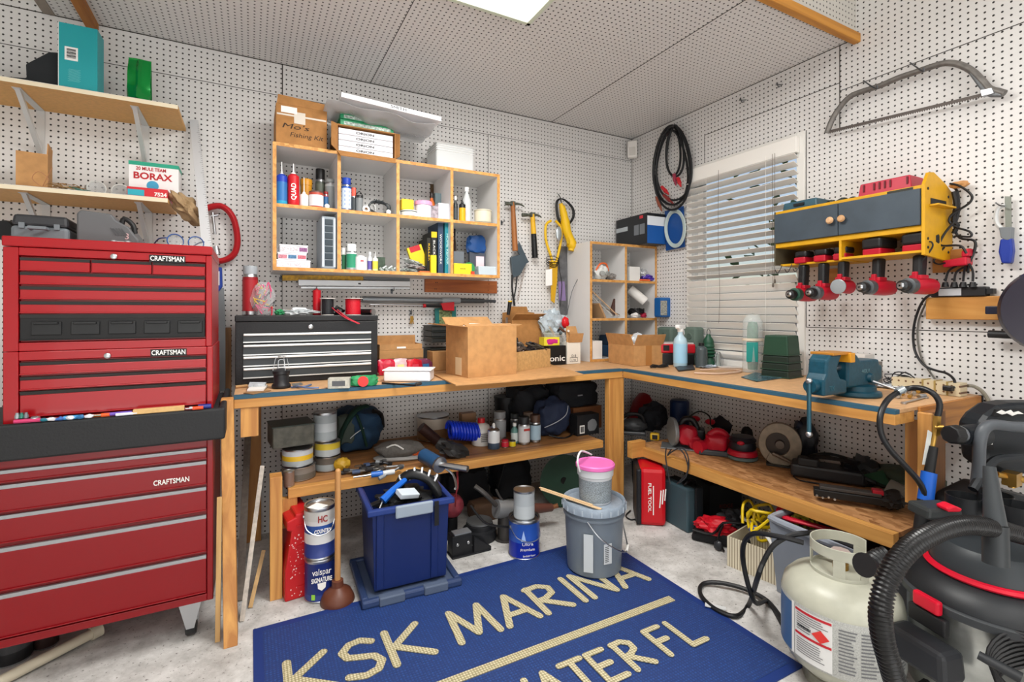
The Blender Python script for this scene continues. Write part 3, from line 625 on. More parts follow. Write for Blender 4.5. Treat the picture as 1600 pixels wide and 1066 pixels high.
def spray(px0,px1,ptop,y,zb,label,body,cap,lab=None,group=None,cf=.24,**k):
 b=mat(body,.35);c=mat(cap,.45);l=mat(lab or body,.45);s=1-cf
 return lat(px0,px1,ptop,y,zb,k.pop('name','spray_can'),label,'spray can',[('body',[(.9,0),(1,.01),(1,.08),(1,.09),(1,s*.86),(1,s*.87),(.97,s*.93),(.85,s)],[STEEL,b,l],[0,0,1,2,1,1,0]),('cap',[(.9,s+.002),(.92,1-.02),(.86,1)],[c],[0,0])],group,**k)
def nozz(px0,px1,ptop,y,zb,label,body,cap,noz='#f0efec',lab=None,group=None,s=.62,e=.72,**k):
 b=mat(body,.35);c=mat(cap,.4);l=mat(lab or body,.4)
 return lat(px0,px1,ptop,y,zb,'glue_bottle',label,'bottle',[('body',[(.95,0),(1,.015),(1,.1),(1,s*.8),(.98,s),(.55,s+.05)],[b,l,c],[0,0,1,2,2]),('nozzle',[(.42,s+.05),(.36,e),(.13,e+.03),(.07,1)],[mat(noz,.4)],[0,0,0])],group,**k)
def jar(px0,px1,ptop,y,zb,label,body,lid,lab=None,group=None,s=.78,rl=1.04,name='jar',cat='jar',**k):
 b=mat(body,.35);c=mat(lid,.4);l=mat(lab or body,.5)
 return lat(px0,px1,ptop,y,zb,name,label,cat,[('body',[(.93,0),(.97,.03),(.98,.12),(.99,s*.85),(.98,s)],[b,l],[0,0,1,0]),('lid',[(rl,s+.003),(rl,1-.02),(rl*.93,1)],[c],[0,0])],group,**k)
def bottle(px0,px1,ptop,y,zb,label,body,cap,lab=None,group=None,s=.62,n=.84,bm=None,**k):
 b=bm or mat(body,.3);c=mat(cap,.4);l=mat(lab,.5)if lab else b
 return lat(px0,px1,ptop,y,zb,k.pop('name','bottle'),label,'bottle',[('body',[(.95,0),(1,.02),(1,.1),(1,s*.85),(1,s),(.8,s+.07),(.42,n-.05),(.4,n)],[b,l],[0,0,1,0,0,0,0]),('cap',[(.5,n+.002),(.5,.985),(.46,1)],[c],[0,0])],group,**k)
def carton(px0,px1,ptop,y,zb,dpt,label,col,group=None,rz=0,name='carton',cat='box',rx=0,h=None,bev=.001,var=0):
 x0,x1=xat(px0,y),xat(px1,y);xc=(x0+x1)/2;hh=h or zat(ptop,xc,y)-zb
 T=thing(name,label,cat,(xc,y+dpt/2,zb+.0004),rz,group);m=col if not isinstance(col,str)else mat(col,.5,var=var,scale=50)
 MB().box((0,0,hh/2),(x1-x0,dpt,hh)).obj('body',m,T,bevel=bev);return T,x1-x0,dpt,hh
def lines(T,x,y,z,w,h,n,m,nm='small_print',th=.35,rag=True):
 b=MB()
 for i in range(n):
  ww=w*(random.uniform(.6,1)if rag else 1);b.box((x-(w-ww)/2,y,z+h/2-(i+.5)*h/n),(ww,.0004,h/n*th))
 return b.obj(nm,m,T)
S1=CZM+.008;S0=CZ0+.016;gB='bottles and cans in the wall cubbies'
nozz(432,448.5,253,-.235,S1,'blue and teal caulk bottle with white nozzle, leftmost in the top left cubby','#2b9cc0','#1a3fae',lab='#2f6fae',s=.66)
T,r,h=nozz(450,467,256,-.235,S1,'red glue bottle with white nozzle in the top left cubby','#c4121f','#c4121f',s=.70,e=.78)
text('QUAD',.03,WHITE,T,(0,-r-.0004,h*.33),(PI/2,-PI/2,0),width=.08,bold=.0006)
jar(470,487,281,-.15,S1,'amber jar behind the small white glue bottle in the top left cubby','#c98a1c','#c98a1c',s=.8)
nozz(468.5,481.5,277,-.235,S1,'small white glue bottle with conical cap in the top left cubby','#dcd8d4','#efebe4',lab='#e8e6e4',s=.40,e=.50)
T,r,h=jar(483,505,300,-.235,S1,'white labelled jar with brown lid in the top left cubby','#b34a3a','#6b4a44','#e3e0e2',s=.9,rl=.95)
spray(493,508,265,-.13,S1,'dark spray can with black cap behind the white jar in the top left cubby','#4b5148','#121213','#5e6458')
spray(508,524,281,-.17,S1,'silver metal can at the right of the top left cubby','#b5b8b8','#8e9291','#8c9192',cf=.1)
spray(505.5,513,300,-.22,S1,'tiny red and blue can beside the white jar in the top left cubby','#c23a3a','#8a2026','#2f5f8c',cf=.15)
def ball(px,py,y,z,rpx,label,col='#f2f0ee'):
 x=xat(px,y);r=rpx*mpp(x,y);MBo=MB().blob((x,y,z+r+.0004),r,0,1,0,2);tag(MBo.obj('ball',mat(col,.3)),label,'ball')
ball(511,323,-.262,S1,4,'white round ball beside the white jar in the top left cubby')
T,r,h=spray(534,548.5,279,-.225,S1,'blue and white spray can, leftmost in the second top cubby','#1d4fa8','#1b3fa6','#cfdcf0',cf=.2)
lines(T,0,-r*.9,h*.4,r*1.0,h*.5,4,mat('#1d4fa8',.5),'label_bands',.5,False)
spray(549,556.5,294,-.225,S1,'slim dark bottle with coral red nozzle in the second top cubby','#3a3f42','#e05a48',cf=.34)
T,r,h=jar(556,567,306,-.235,S1,'small clear jar with black hook in the second top cubby','#7d8081','#2a2b2d',s=.85);MB().tube([(-r,0,h),(0,0,h*1.25),(r,0,h)],.002,6).obj('hook',BLACK,T)
def roll(px,py,y,z,rpx,label,col='#e6e4e0',w=.02,name='tape_roll',cat='tape roll',hole=.45,ax=(0,-1,0),grp=None):
 x=xat(px,y);r=rpx*mpp(x,y);T=thing(name,label,cat,(x,y,z+.0004),0,grp)
 if ax[2]:MB().lathe([(r*hole,0),(r,0),(r,w),(r*hole,w),(r*hole,0)],(0,0,0),ax,24,close=False).obj('tape',mat(col,.5),T);MB().lathe([(r*hole*.85,.0005),(r*hole-.0004,.0005),(r*hole-.0004,w-.0005),(r*hole*.85,w-.0005),(r*hole*.85,.0005)],(0,0,0),ax,24,close=False).obj('core',CARD,T)
 else:
  MB().lathe([(r*hole,0),(r,0),(r,w),(r*hole,w),(r*hole,0)],(0,0,r),ax,24,close=False).obj('tape',mat(col,.5),T)
  MB().lathe([(r*hole*.8,0),(r*hole-.0004,0),(r*hole-.0004,w-.0006),(r*hole*.8,w-.0006),(r*hole*.8,0)],(0,0,r),ax,24,close=False).obj('core',CARD,T)
 return T
roll(571,330,-.24,S1,5.5,'small white tape roll standing in the second top cubby')
def coil(name,label,c,rx,rz_,n,r,m,seed=1,depth=.03,U=(1,0,0),V=(0,0,1),cat='cable',group=None,jit=.12,seg=6):
 random.seed(seed);T=MB();U=Vector(U);V=Vector(V);N=U.cross(V)
 pts=[]
 for i in range(n*10):
  a=2*PI*i/10;j=1+random.uniform(-jit,jit)
  pts.append(Vector(c)+U*(rx*j*math.cos(a))+V*(rz_*j*math.sin(a))+N*(depth*(random.random()-.5)))
 T.tube(pts,r,seg,smooth=2);return tag(T.obj(name,m),label,cat,group)
coil('cable_bundle','tangled grey and black cable bundle in the second top cubby',(xat(591,-.2),-.2,S1+.042),.052,.036,7,.0035,mat('#4c5052',.5),3,.07)
coil('wire_coil','white wire coil beside the dark cable bundle in the second top cubby',(xat(578,-.2),-.215,S1+.032),.024,.026,4,.003,mat('#d5d5d2',.5),4,.03)
ball(607,332,-.262,S1,4,'white round ball at the right of the second top cubby')
jar(626,652,330,-.235,S1,'low white tin with dark bands under the yellow tub in the third top cubby','#3a4a4a','#e6e4da','#e9e7e0',s=.85,name='tin',cat='tin')
zt2=zat(330,xat(637,-.235),-.235)
carton(627.5,647,311,-.262,zt2,.05,'yellow tub on the white tin in the third top cubby','#e6bd22',name='plastic_tub',cat='tub',bev=.006)
jar(648.5,674,315.5,-.24,S1,'white tub with pink lid in the third top cubby','#d9d7e4','#e9a3c6',s=.76,rl=1.06,name='plastic_tub',cat='tub')
bottle(669,680,302,-.12,S1,'orange brown bottle with dark cap behind the white carton in the third top cubby','#c8662c','#2c2420')
carton(680,691,302,-.14,S1,.05,'grey green carton behind the white carton in the third top cubby','#56666a')
T,w,d,h=carton(685.5,703.5,318,-.262,S1,.07,'white carton with fine print in the third top cubby','#e2e0e6',rz=0);lines(T,0,-d/2-.0004,h*.5,w*.7,h*.7,8,mat('#a9a7b4',.5));
carton(674,685,322,-.255,S1,.05,'small picture carton left of the white carton in the third top cubby','#9a8f96',var=.5)
x=xat(676,-.02);tag(MB().bb(x-.009,-.012,S1+.05,x+.009,-.002,CZ1-.03).obj('wood_strip',mat('#5a4632',.7)),'dark brown strip standing at the back of the third top cubby','strip')
bottle(708,715.5,307,-.24,S1,'slim black and white bottle with white cap in the fourth top cubby','#2c3032','#f0efec','#40464a')
nozz(717,727.5,310,-.25,S1,'yellow bottle with black cap in the fourth top cubby','#e2a81c','#1c1c1e','#1c1c1e',s=.72,e=.85)
bottle(722.5,736,293,-.2,S1,'tall clear bottle with white cap in the fourth top cubby','#d5d8d8','#f2f2f0',bm=mat('#dfe3e4',.2,alpha=.7),n=.88)
T,r,h=jar(741,768,329,-.235,S1+.008,'clear plastic tub stacked on a plate in the fourth top cubby','#d8d0b8','#cfc7b2',s=.9,name='plastic_tub',cat='tub')
xk=xat(755,-.235);tag(MB().lathe([(.03,0),(.045,.006),(.044,.0075),(.0,.003)],(xk,-.235,S1+.0003),seg=24).obj('plate',mat('#ddd6c6',.4)),'cream plate under the clear tub in the fourth top cubby','plate')
CLB=mat('#e9e4ea',.3,alpha=.9)
def organizer(px0,px1,p0,p1,zb,label,cols,dx=0):
 y=-.262;x0,x1=xat(px0,y),xat(px1,y);h=zat(p0,x0,y)-zat(p1,x0,y);d=.17
 T=thing('parts_organizer',label,'parts box',((x0+x1)/2,y+d/2,zb+.0004),0,'clear parts boxes stacked in the lower left cubby');w=x1-x0
 MB().box((0,0,h*.4),(w,d,h*.8)).obj('tray',CLB,T,bevel=.003);MB().box((0,0,h*.9),(w*1.02,d*1.0,h*.18)).obj('lid',mat('#f0eef2',.25),T,bevel=.002)
 m=MB();n=len(cols)
 for i in range(n):m.mat(i).box((-w/2+w*(i+.5)/n,-d/2-.0004,h*.42),(w/n*.86,.001,h*.5))
 m.obj('contents',[mat(c,.6,var=.4,scale=200)for c in cols],T);return zb+h
z=S0
z=organizer(432,485,407,419.5,z,'clear parts box at the bottom of the stack in the lower left cubby',('#e2dde2','#ded3da','#e2cdd4','#e6e0e4'))
z=organizer(434,479,395.5,407,z,'clear box of red and blue bits, middle of the stack in the lower left cubby',('#c8818e','#4f7aa0','#c56a78'))
organizer(437,481,383,395.5,z,'clear parts box at the top of the stack in the lower left cubby',('#ddd4d8','#d8cfd4','#8c5a86'))
y=-.27;x0,x1=xat(502,y),xat(528.5,y);x1=min(x1,-2.164);h=zat(337,x0,y)-S0
T=thing('parts_case','tall upright grey organizer case with dark drawers in the lower left cubby','organizer',((x0+x1)/2,y+.1,S0+.0004));w=x1-x0
MB().box((0,0,h/2),(w,.2,h)).obj('shell',mat('#8c969e',.35),T,bevel=.008)
n=7
for i in range(n):
 zz_=h*(.05+.9*(i+.5)/n);MB().box((0,-.1015,zz_),(w*.52,.006,h*.9/n*.86)).obj('compartment',mat('#2f3b44',.35),T,bevel=.002)
m=MB()
for a in(-1,1):m.box((a*w*.38,-.1005,h*.5),(w*.16,.005,h*.93))
m.obj('latch_rail',mat('#c3cbd2',.3),T,bevel=.002)
jar(534,541,388,-.2,S0,'small green and white jar at the left of the second lower cubby','#2f6b4a','#e4e4e2',s=.7)
spray(541.5,557,382,-.235,S0,'white and green caulk canister in the second lower cubby','#d7dde0','#e3e6e6','#2b8a68',cf=.28)
T,r,h=jar(554.5,573,400,-.245,S0,'white square tin with red print in the second lower cubby','#e2e0e4','#d0cdd2',s=.92,rl=.6,name='tin',cat='tin');text('3M',.012,mat('#c8202c',.5),T,(0,-r-.0006,h*.62),bold=.0004)
bottle(574,582,394,-.22,S0,'small purple labelled bottle in the second lower cubby','#d2d5dc','#dfe1e4','#6a5fae')
nozz(582,590.5,393,-.25,S0,'cream and yellow glue bottle in the second lower cubby','#ecdf9a','#f0ecdc',lab='#e8cf4a')
carton(590,602,402,-.24,S0,.04,'small dark green and white carton in the second lower cubby','#39493a',var=.3)
for i in range(6):
 x=xat(596+i*4.4,-.265);T_=MB().tr((x,-.268,S0+.008+(i%2)*.012),(0,1.0 if i%2 else-.8,.2));T_.lathe([(.005,-.014),(.007,-.012),(.007,.012),(.005,.014)],(0,0,0),(0,0,1),12)
 tag(T_.obj('hose_fitting',mat('#aeb6b2',.35,.6)),('leftmost','second','third','fourth','fifth','rightmost')[i]+' silver hose fitting in the pile on the second lower cubby','fitting','fittings in the second lower cubby')
def book(px0,px1,ptop,y,zb,d,label,col,group='books in the third lower cubby',lean=0,name='book'):
 x0,x1=xat(px0,y),xat(px1,y);h=zat(ptop,x0,y)-zb;w=x1-x0
 T=thing(name,label,'book',((x0+x1)/2,y+d/2,zb+.0004),0,group,(0,lean,0));m=mat(col,.45)
 b=MB();b.bb(-w/2,-d/2,0,w/2,-d/2+.002,h);b.bb(-w/2,-d/2,0,-w/2+.0015,d/2,h);b.bb(w/2-.0015,-d/2,0,w/2,d/2,h);b.obj('cover',m,T)
 MB().bb(-w/2+.0016,-d/2+.0021,.002,w/2-.0016,d/2-.003,h-.003).obj('pages',PAPER,T);return T,w,d,h
T,w,d,h=book(694.5,703.5,347,-.255,S0,.17,'tall teal hardback book, rightmost in the third lower cubby','#1c7a86')
text('HOME REPAIR',.018,mat('#bfe0d8',.5),T,(0,-d/2-.0005,h*.48),(PI/2,PI/2,0),width=h*.6)
T,w,d,h=book(684,693,348,-.25,S0,.17,'tall dark blue book with white spine letters in the third lower cubby','#2b3f58')
text('WOODWORK',.016,WHITE,T,(0,-d/2-.0005,h*.48),(PI/2,PI/2,0),width=h*.6)
T,w,d,h=book(674,682.5,362,-.26,S0,.16,'black and yellow book in the third lower cubby','#1d1d1c')
MB().bb(-w/2,-d/2-.001,h*.86,w/2,-d/2-.0003,h).obj('spine_band',YEL,T);text('BLACK',.016,WHITE,T,(0,-d/2-.0006,h*.62),(PI/2,PI/2,0),width=h*.35)
T,w,d,h=book(667,673.5,372,-.25,S0,.15,'thinner black book with yellow letters left of the black and yellow book','#24221c');text('KILLER',.014,YEL,T,(0,-d/2-.0005,h*.6),(PI/2,PI/2,0),width=h*.5)
carton(673.5,682,399,-.284,S0,.02,'small yellow carton standing in front of the black and yellow book','#e8d21e')
m=MB();xa=xat(655,-.2);m.tr((xa,-.2,S0+.06),(0,-.35,0));m.box((0,0,.035),(.085,.02,.12));m.mat(1).box((.0,-.0105,.08),(.06,.001,.03));tag(m.obj('booklet',[mat('#d8bf1e',.5),mat('#b5222c',.5)]),'yellow and red booklet leaning left of the black books','booklet')
m=MB();m.tr((xat(676,-.2)-.01,-.2,zat(360,xat(680,-.2),-.2)+.006),(0,-.12,.1));m.box((0,0,0),(.09,.05,.012));
for i,(px,z_,rx_,c,nm,lb)in enumerate(((640,.0,.045,'#9fa5a0','grey green','bottom'),(648,.022,.045,'#c8c4c2','grey and pink','middle'),(646,.045,.05,'#c5cac6','pale plastic','topmost'))):
 x=xat(px,-.22);m=MB();m.tr((x,-.215,S0+.012+z_),(0,.15*i,0));m.blob((0,0,0),(rx_,.05,.011),.35,3,20+i,3,flat=.95)
 tag(m.obj('parts_bag',mat(c,.25,0,.4,90,.35)),lb+' '+nm+' bag of small parts in the third lower cubby','bag','bags in the third lower cubby')
tag(MB().bb(xat(655,-.268),-.275,S0+.0005,xat(671,-.268),-.235,S0+.009).obj('drill_bit_box',mat('#d8642c',.5),bevel=.001),'small flat orange box at the bottom of the third lower cubby','box')
carton(709,725,393,-.2,S0,.06,'grey carton at the back left of the fourth lower cubby','#686d75')
roll(729,400,-.215,S0+.0,9.5,'green tape roll standing in the fourth lower cubby','#2e8a48',.04)
x0,x1=xat(728,-.16),xat(759,-.16)
T=thing('blister_pack','dark blue pack of bits with white label in the fourth lower cubby','pack',((x0+x1)/2,-.16,S0+.0004));w=x1-x0;h=zat(369,x0,-.16)-S0
m=MB();m.box((.005,0,h*.3),(w*.8,.03,h*.6));m.obj('body',mat('#454a55',.4),T,bevel=.004);m=MB();m.blob((0,0,h*.8),(w*.46,.03,h*.24),.15,3,3,3,box=.5);m.obj('blue_top',mat('#17447e',.35),T)
MB().box((w*.15,-.0158,h*.36),(w*.4,.001,h*.28)).obj('label',mat('#e7c9cf',.5),T)
T,w,d,h=carton(709.5,737,412,-.27,S0,.05,'small yellow hardware carton at the front of the fourth lower cubby','#dfcf26');text('HOUSE',.01,BLACK,T,(0,-d/2-.0004,h*.5),width=w*.3)
x=xat(712,-.24);m=MB().tr((x,-.205,S0+.0),(0,.1,0));
T=thing('plastic_bin','clear plastic bin of blue screws at the right of the fourth lower cubby','bin',(xat(759,-.235),-.235,S0+.0004));w=(775-743)*mpp(xat(759,-.235),-.235)
m=MB();m.box((0,0,.026),(w,.07,.05),top=1.06);m.obj('shell',mat('#cfdbe2',.2,alpha=.75),T,bevel=.003);m=MB();m.blob((0,0,.024),(w*.44,.03,.02),.3,6,3,3);m.obj('screws',mat('#6f8796',.4,0,.6,200,.4),T)
tag(MB().bb(xat(736,-.275),-.28,S0+.0005,xat(741,-.275),-.255,S0+.018).obj('drill_bit_box',mat('#c23b28',.5)),'tiny red box between the yellow carton and the clear bin','box')
bottle(708,713,357,-.1,S0,'dark brown bottle at the back of the fourth lower cubby','#3a211c','#241512')
zc1=CZ1+.0005
y=CY0+.015;x0,x1=xat(431,y),xat(511,y);hB=zat(160,x0,y)-zc1
T=thing('cardboard_box','tall cardboard box with handwriting on top of the wall cubby','box',((x0+x1)/2,y+.12,zc1));w=x1-x0
MB().box((0,0,hB*.5),(w,.24,hB)).obj('body',CARD2,T,bevel=.002)
m=MB();m.prism([(-w/2+.004,0),(w/2-.004,0),(w/2-.01,.035),(-w/2+.01,.045)],.003,(0,-.118,hB),(1,0,0),(0,.12,.99));m.obj('flap',CARD2,T)
m=MB();m.box((0,-.1205,hB*.74),(w*.96,.0008,.008));m.box((-.01,-.1208,hB*.7),(.05,.0008,.055));m.obj('packing_tape',mat('#d8cfc2',.2),T)
MB().box((-w*.25,-.1212,hB*.87),(.07,.0008,.03)).obj('label',PAPER,T)
text("Mo's",.034,mat('#3b2a1c',.7),T,(-.03,-.1212,hB*.46),shear=.2,width=.12);text('Fishing Kit',.03,mat('#3b2a1c',.7),T,(.02,-.1212,hB*.26),shear=.2,width=.15)
x0,x1=xat(527,-.30),xat(619,-.30);zb=zc1
T=thing('cardboard_box','cardboard box lying on its side and open to the front on the wall cubby','box',((x0+x1)/2,-.17,zb));w=x1-x0;hb_=.135;t_=.004
m=MB();m.bb(-w/2,-.12,0,w/2,.12,t_);m.bb(-w/2,-.12,hb_-t_,w/2,.12,hb_);m.bb(-w/2,-.12,t_,-w/2+t_,.12,hb_-t_);m.bb(w/2-t_,-.12,t_,w/2,.12,hb_-t_);m.bb(-w/2+t_,.12-t_,t_,w/2-t_,.12,hb_-t_);m.obj('body',CARD2,T)
MB().prism([(-w/2,0),(w/2,0),(w/2-.01,.05),(-w/2+.01,.05)],.003,(0,-.12,.001),(1,0,0),(0,-.75,-.66)).obj('flap',CARD2,T)
MB().prism([(0,0),(0,hb_),(.06,hb_-.01),(.06,.01)],.003,(-w/2,-.12,0),(-.55,-.83,0),(0,0,1)).obj('flap',CARD2,T)
MB().prism([(0,0),(0,hb_),(.03,hb_-.01),(.03,.01)],.003,(w/2,-.12,0),(.5,-.86,0),(0,0,1)).obj('flap',CARD2,T)
w=x1-x0
for i in range(4):
 t=thing('white_carton',('lowest','second lowest','second highest','highest')[i]+' flat white lettered box inside the open box on the cubby','box',((x0+x1)/2,-.172,zb+.005+.030*i),0,'flat white boxes in the open cardboard box')
 MB().box((0,0,.0145),(w*.93,.20,.028)).obj('body',mat('#dcdbe0',.5),t,bevel=.001);text('ORION',.015,DARK,t,(-w*.02,-.101,.014),width=.09,bold=.0004)
for i,(lb,dz)in enumerate((('lower',0),('upper',.032))):
 t=thing('green_carton',lb+' green and white box wrapped in plastic above the open box on the cubby','box',(xat(575,-.29),-.195,zb+.137+dz),0,'green boxes over the open cardboard box',(.0,.0,.02))
 MB().box((0,0,.0155),(w*.92,.16,.03)).obj('body',mat('#1f9460',.4),t,bevel=.002);MB().box((0,-.0806,.013),(w*.8,.001,.016)).obj('printed_band',mat('#b8c8c0',.5,var=.5,scale=120),t)
T=thing('flat_package','large flat white package in clear plastic resting high above the cubby','package',(0,0,0))
yF,yB=-.44,-.06
a=PX(534,155,yF);b=PX(692,191,yF);T.location=(a.x,-.23,zb+.217)
o=T.location;zz0=zb+.195
m=MB();L_=(b-a);up_=.03
m.tr((0,0,0));m.box((L_.x/2,-.02,.012),(L_.x,.34,.024));m.obj('body',mat('#e4e4e8',.4),T,bevel=.002)
text('SMITH',.02,DARK,T,(L_.x*.55,-.191,.012),width=.08);
m=MB();m.sheet((-.06,-.17,-.02),(L_.x+.04,0,0),(0,.3,0),18,10,.016,10,.001,3,lambda u,v:-.02*math.sin(PI*v));m.obj('plastic_wrap',mat('#c9cccf',.15,alpha=.45),T)
T.rotation_euler=(0,.05,0)
T,w,d,h=carton(682,741,226,-.25,CZ1+.0005,.17,'stack of frosted clear plastic tubs on top of the wall cubby',FROST,name='plastic_tub',cat='tub',bev=.012)
m=MB()
for i in range(4):m.box((0,0,h*(1-.09*i)-.004),(w*1.03,d*1.03,.003))
m.obj('rim',mat('#eeeeec',.4,alpha=.85),T,bevel=.001)
y=-.02
def wallbar(name,label,cat,p0,p1,hpx,y,t,m,group=None,hook=True,bev=.001):
 a=PX(p0[0],p0[1],y);b=PX(p1[0],p1[1],y);hh=hpx*mpp(a.x,y);T=thing(name,label,cat,a,0,group);d=b-a;dn=d.normalized();V=Vector((0,0,1));V=(V-dn*V.dot(dn)).normalized()
 MB().prism([(0,-hh/2),(d.length,-hh/2),(d.length,hh/2),(0,hh/2)],t,(0,0,0),dn,V).obj('body',m,T,bevel=bev);return T,d,hh
wallbar('level','long yellow spirit level hung under the wall cubby','level',(441,434.5),(567,434.5),8.5,-.03,.022,mat('#c99a14',.4,var=.3,scale=60))
wallbar('metal_bar','dark grey bar continuing behind the yellow level under the cubby','bar',(567.5,435),(640,437),6,-.02,.014,mat('#6e7072',.4,.5))
T,d,hh=wallbar('aluminium_level','long silver aluminium level hung below the yellow level','level',(466,442),(640,444),9,-.062,.03,mat('#c4c7ca',.35,.5));MB().box((d.x*.52,-.0155,.003),(.014,.002,.008)).obj('vial',BLACK,T)
wallbar('metal_rod','thin silver rail hung below the aluminium level','bar',(470,449.5),(640,450.5),3.5,-.03,.012,STEEL)
x0,x1=xat(664.5,-.022),xat(777,-.022)
T=thing('wood_cleat','orange stained wooden board screwed under the right end of the wall cubby','board',((x0+x1)/2,-.012,zat(456.5,x0,-.022)))
hh=zat(436,x0,-.022)-zat(456.5,x0,-.022);MB().box((0,0,hh/2),(x1-x0,.02,hh)).obj('board',wood('#b5662a','#8a4618',0),T,bevel=.002)
m=MB()
for a in(-.38,-.36,.36):
 for q in(.25,.75):m.lathe([(.003,0),(0,.0015)],(a*(x1-x0)+.01*q,-.0105,hh*q),(0,-1,0),8)
m.obj('screw_heads',BLACK,T)
def hook(px,py,y0=-.0,ln=.05,label='',wallx=None):
 if wallx is None:p=PX(px,py,-.003);pts=[(0,0,0),(0,-ln*.6,-.004),(0,-ln,-.002),(0,-ln-.006,.014)]
 m=MB();m.tube(pts,.0022,6,smooth=2);m.bb(-.006,-.001,-.018,.006,.002,.006);o=m.obj('pegboard_hook',DSTEEL,None,loc=p);return tag(o,label,'hook','black pegboard hooks')
hook(438,435,ln=.04,label='black pegboard hook at the left end of the yellow level');hook(493,453,ln=.05,label='black pegboard hook below the aluminium level, left one');hook(612,454,ln=.05,label='black pegboard hook below the aluminium level, right one');hook(784,347,ln=.03,label='black peg right of the wall cubby')
hook(561,490-22,ln=.04,label='black pegboard hook behind the red wire spool')
T=thing('extension_pole','long grey extension pole hung on the back wall above the black tool box','pole',PX(566,467,-.05));o=T.location
m=MB().tr(-o);m.cyl(PX(566,468,-.05),PX(690,470,-.05),.018,seg=14);m.obj('tube',mat('#80868b',.35,.5),T)
m=MB().tr(-o);m.cyl(PX(718,470,-.05),PX(756,470.5,-.05),.015,seg=14);m.cyl(PX(756,470.5,-.05),PX(774,471,-.05),.009);m.obj('grip',mat('#43474b',.5),T)
MB().tr(-o).cyl(PX(690,470,-.05),PX(718,470,-.05),.020,seg=14).obj('collar',mat('#8d9499',.4),T)
T=thing('bar_clamp','red and black bar clamp hung below the grey extension pole','clamp',PX(660,477,-.075));o=T.location
MB().tr(-o).cyl(PX(578,476,-.075),PX(662,478,-.075),.0045).obj('bar',STEEL,T);MB().tr(-o).cyl(PX(662,478,-.075),PX(690,478.5,-.075),.009,seg=10).obj('grip',BLACK,T)
P=[PX(a,b,-.075)-o for a,b in((688,474),(709,472),(709,486),(692,485))];MB().prism([(p.x,p.z)for p in P],.02,(0,0,0)).obj('jaw',RED,T,bevel=.002)
MB().tr(-o).cyl(PX(661,478,-.078),PX(665,478,-.078),.011).obj('collar',RED,T)
T=thing('key_ring','ring of brass keys hanging from a hook on the back wall','keys',PX(643,491,-.02));o=T.location
MB().tube([(.014*math.cos(a),-.004,.014*math.sin(a))for a in[i*PI/6 for i in range(12)]],.0014,6,cyc=True).obj('ring',STEEL,T)
for i in range(3):
 a=-.25+.25*i;m=MB().tr((0,-.004-.003*i,-.012),(0,a,0));m.prism([(-.008,-.018),(.008,-.018),(.009,0),(-.009,0)],.0018);m.prism([(-.003,-.045),(.003,-.045),(.004,-.018),(-.004,-.018)],.0018);m.obj('key',BRASS,T)
hook(642,487,ln=.012,label='small hook holding the brass keys')
T=thing('hanging_pack','green edged card of garden hardware hung right of the red bar clamp','pack',PX(698,505,-.04));o=T.location
P=[PX(a,b,-.04)-o for a,b in((679,482),(712,479),(713,525),(681,527))];MB().prism([(p.x,p.z)for p in P],.012).obj('card',mat('#1f6f6c',.45),T)
P=[PX(a,b,-.047)-o for a,b in((686,484),(706,483),(706,524),(687,525))];MB().prism([(p.x,p.z)for p in P],.004,(0,-.007,0)).obj('printed_face',mat('#7a8a5c',.5,var=.7,scale=90),T)
def PP(pts,y,o):return[(p.x,p.z)for p in(PX(a,b,y)-o for a,b in pts)]
def hammer(label,p_top,p_bot,head,y,hm,gm,rr):
 T=thing('claw_hammer',label,'hammer',PX(*p_bot,y),0,'hammers on the back wall');o=T.location;a=PX(*p_top,y);b=PX(*p_bot,y);mid=a.lerp(b,.45)
 MB().tr(-o).cyl(a,mid,rr*.8,rr).obj('handle',hm,T);MB().tr(-o).cyl(mid,b,rr,rr*1.1,14).obj('grip',gm,T)
 m=MB().tr(-o);hl=PX(*head[0],y);hr=PX(*head[1],y);c=PX(p_top[0],(head[0][1]+head[1][1])/2-1,y)
 HM=mat('#6b7066',.4,.7,.3,60,.3)
 m.cyl(hl,hl.lerp(c,.45),.013,.011,14);m.cyl(hl.lerp(c,.4),c,.009,.013,12);m.box(c,(.028,.026,.03));m.tube([c,c.lerp(hr,.6)+Vector((0,0,.004)),hr+Vector((0,0,-.008))],[.011,.004],8);m.obj('head',HM,T);return T
OAKZ=wood('#b07038','#8a4f22',2)
hammer('wooden handled claw hammer hanging right of the wall cubby',(801,316),(805,392),((790,318),(819,321)),-.055,OAKZ,OAKZ,.017)
T=hammer('yellow and black claw hammer hanging on the back wall',(832,335),(836,403),((816,336),(846,338)),-.055,mat('#e0ac1e',.4),BLACK,.018)
T=thing('grip_pliers','yellow and black snips with coiled cord hanging on the back wall','snips',PX(860,420,-.05));o=T.location
m=MB().tr(-o);m.tube([PX(a,b,-.05)for a,b in((866,418),(860,398),(853,375),(853,352),(861,345))],.009,8);m.tube([PX(a,b,-.05)for a,b in((866,418),(872,398),(877,372),(876,355),(868,345))],.009,8);m.obj('handle',YEL,T)
m=MB().tr(-o);m.prism([(p.x,p.z)for p in(PX(a,b,-.05)for a,b in((858,408),(871,408),(870,440),(866,474),(861,470),(861,440)))],.008,(0,-.05,0));m.obj('blade',mat('#c99a1c',.4),T)
m=MB().tr(-o);
for i in range(3):m.tube([PX(a,b,-.06)for a,b in((853,404+i*4),(862,400+i*5),(873,405+i*3),(866,414+i*2))],.0025,5,cyc=True)
m.obj('cord',BLACK,T)
MB().tr(-o).prism([(p.x,p.z)for p in(PX(a,b,-.055)for a,b in((852,422),(862,420),(862,446),(852,447)))],.001,(0,-.06,0)).obj('paper_tag',PAPER,T)
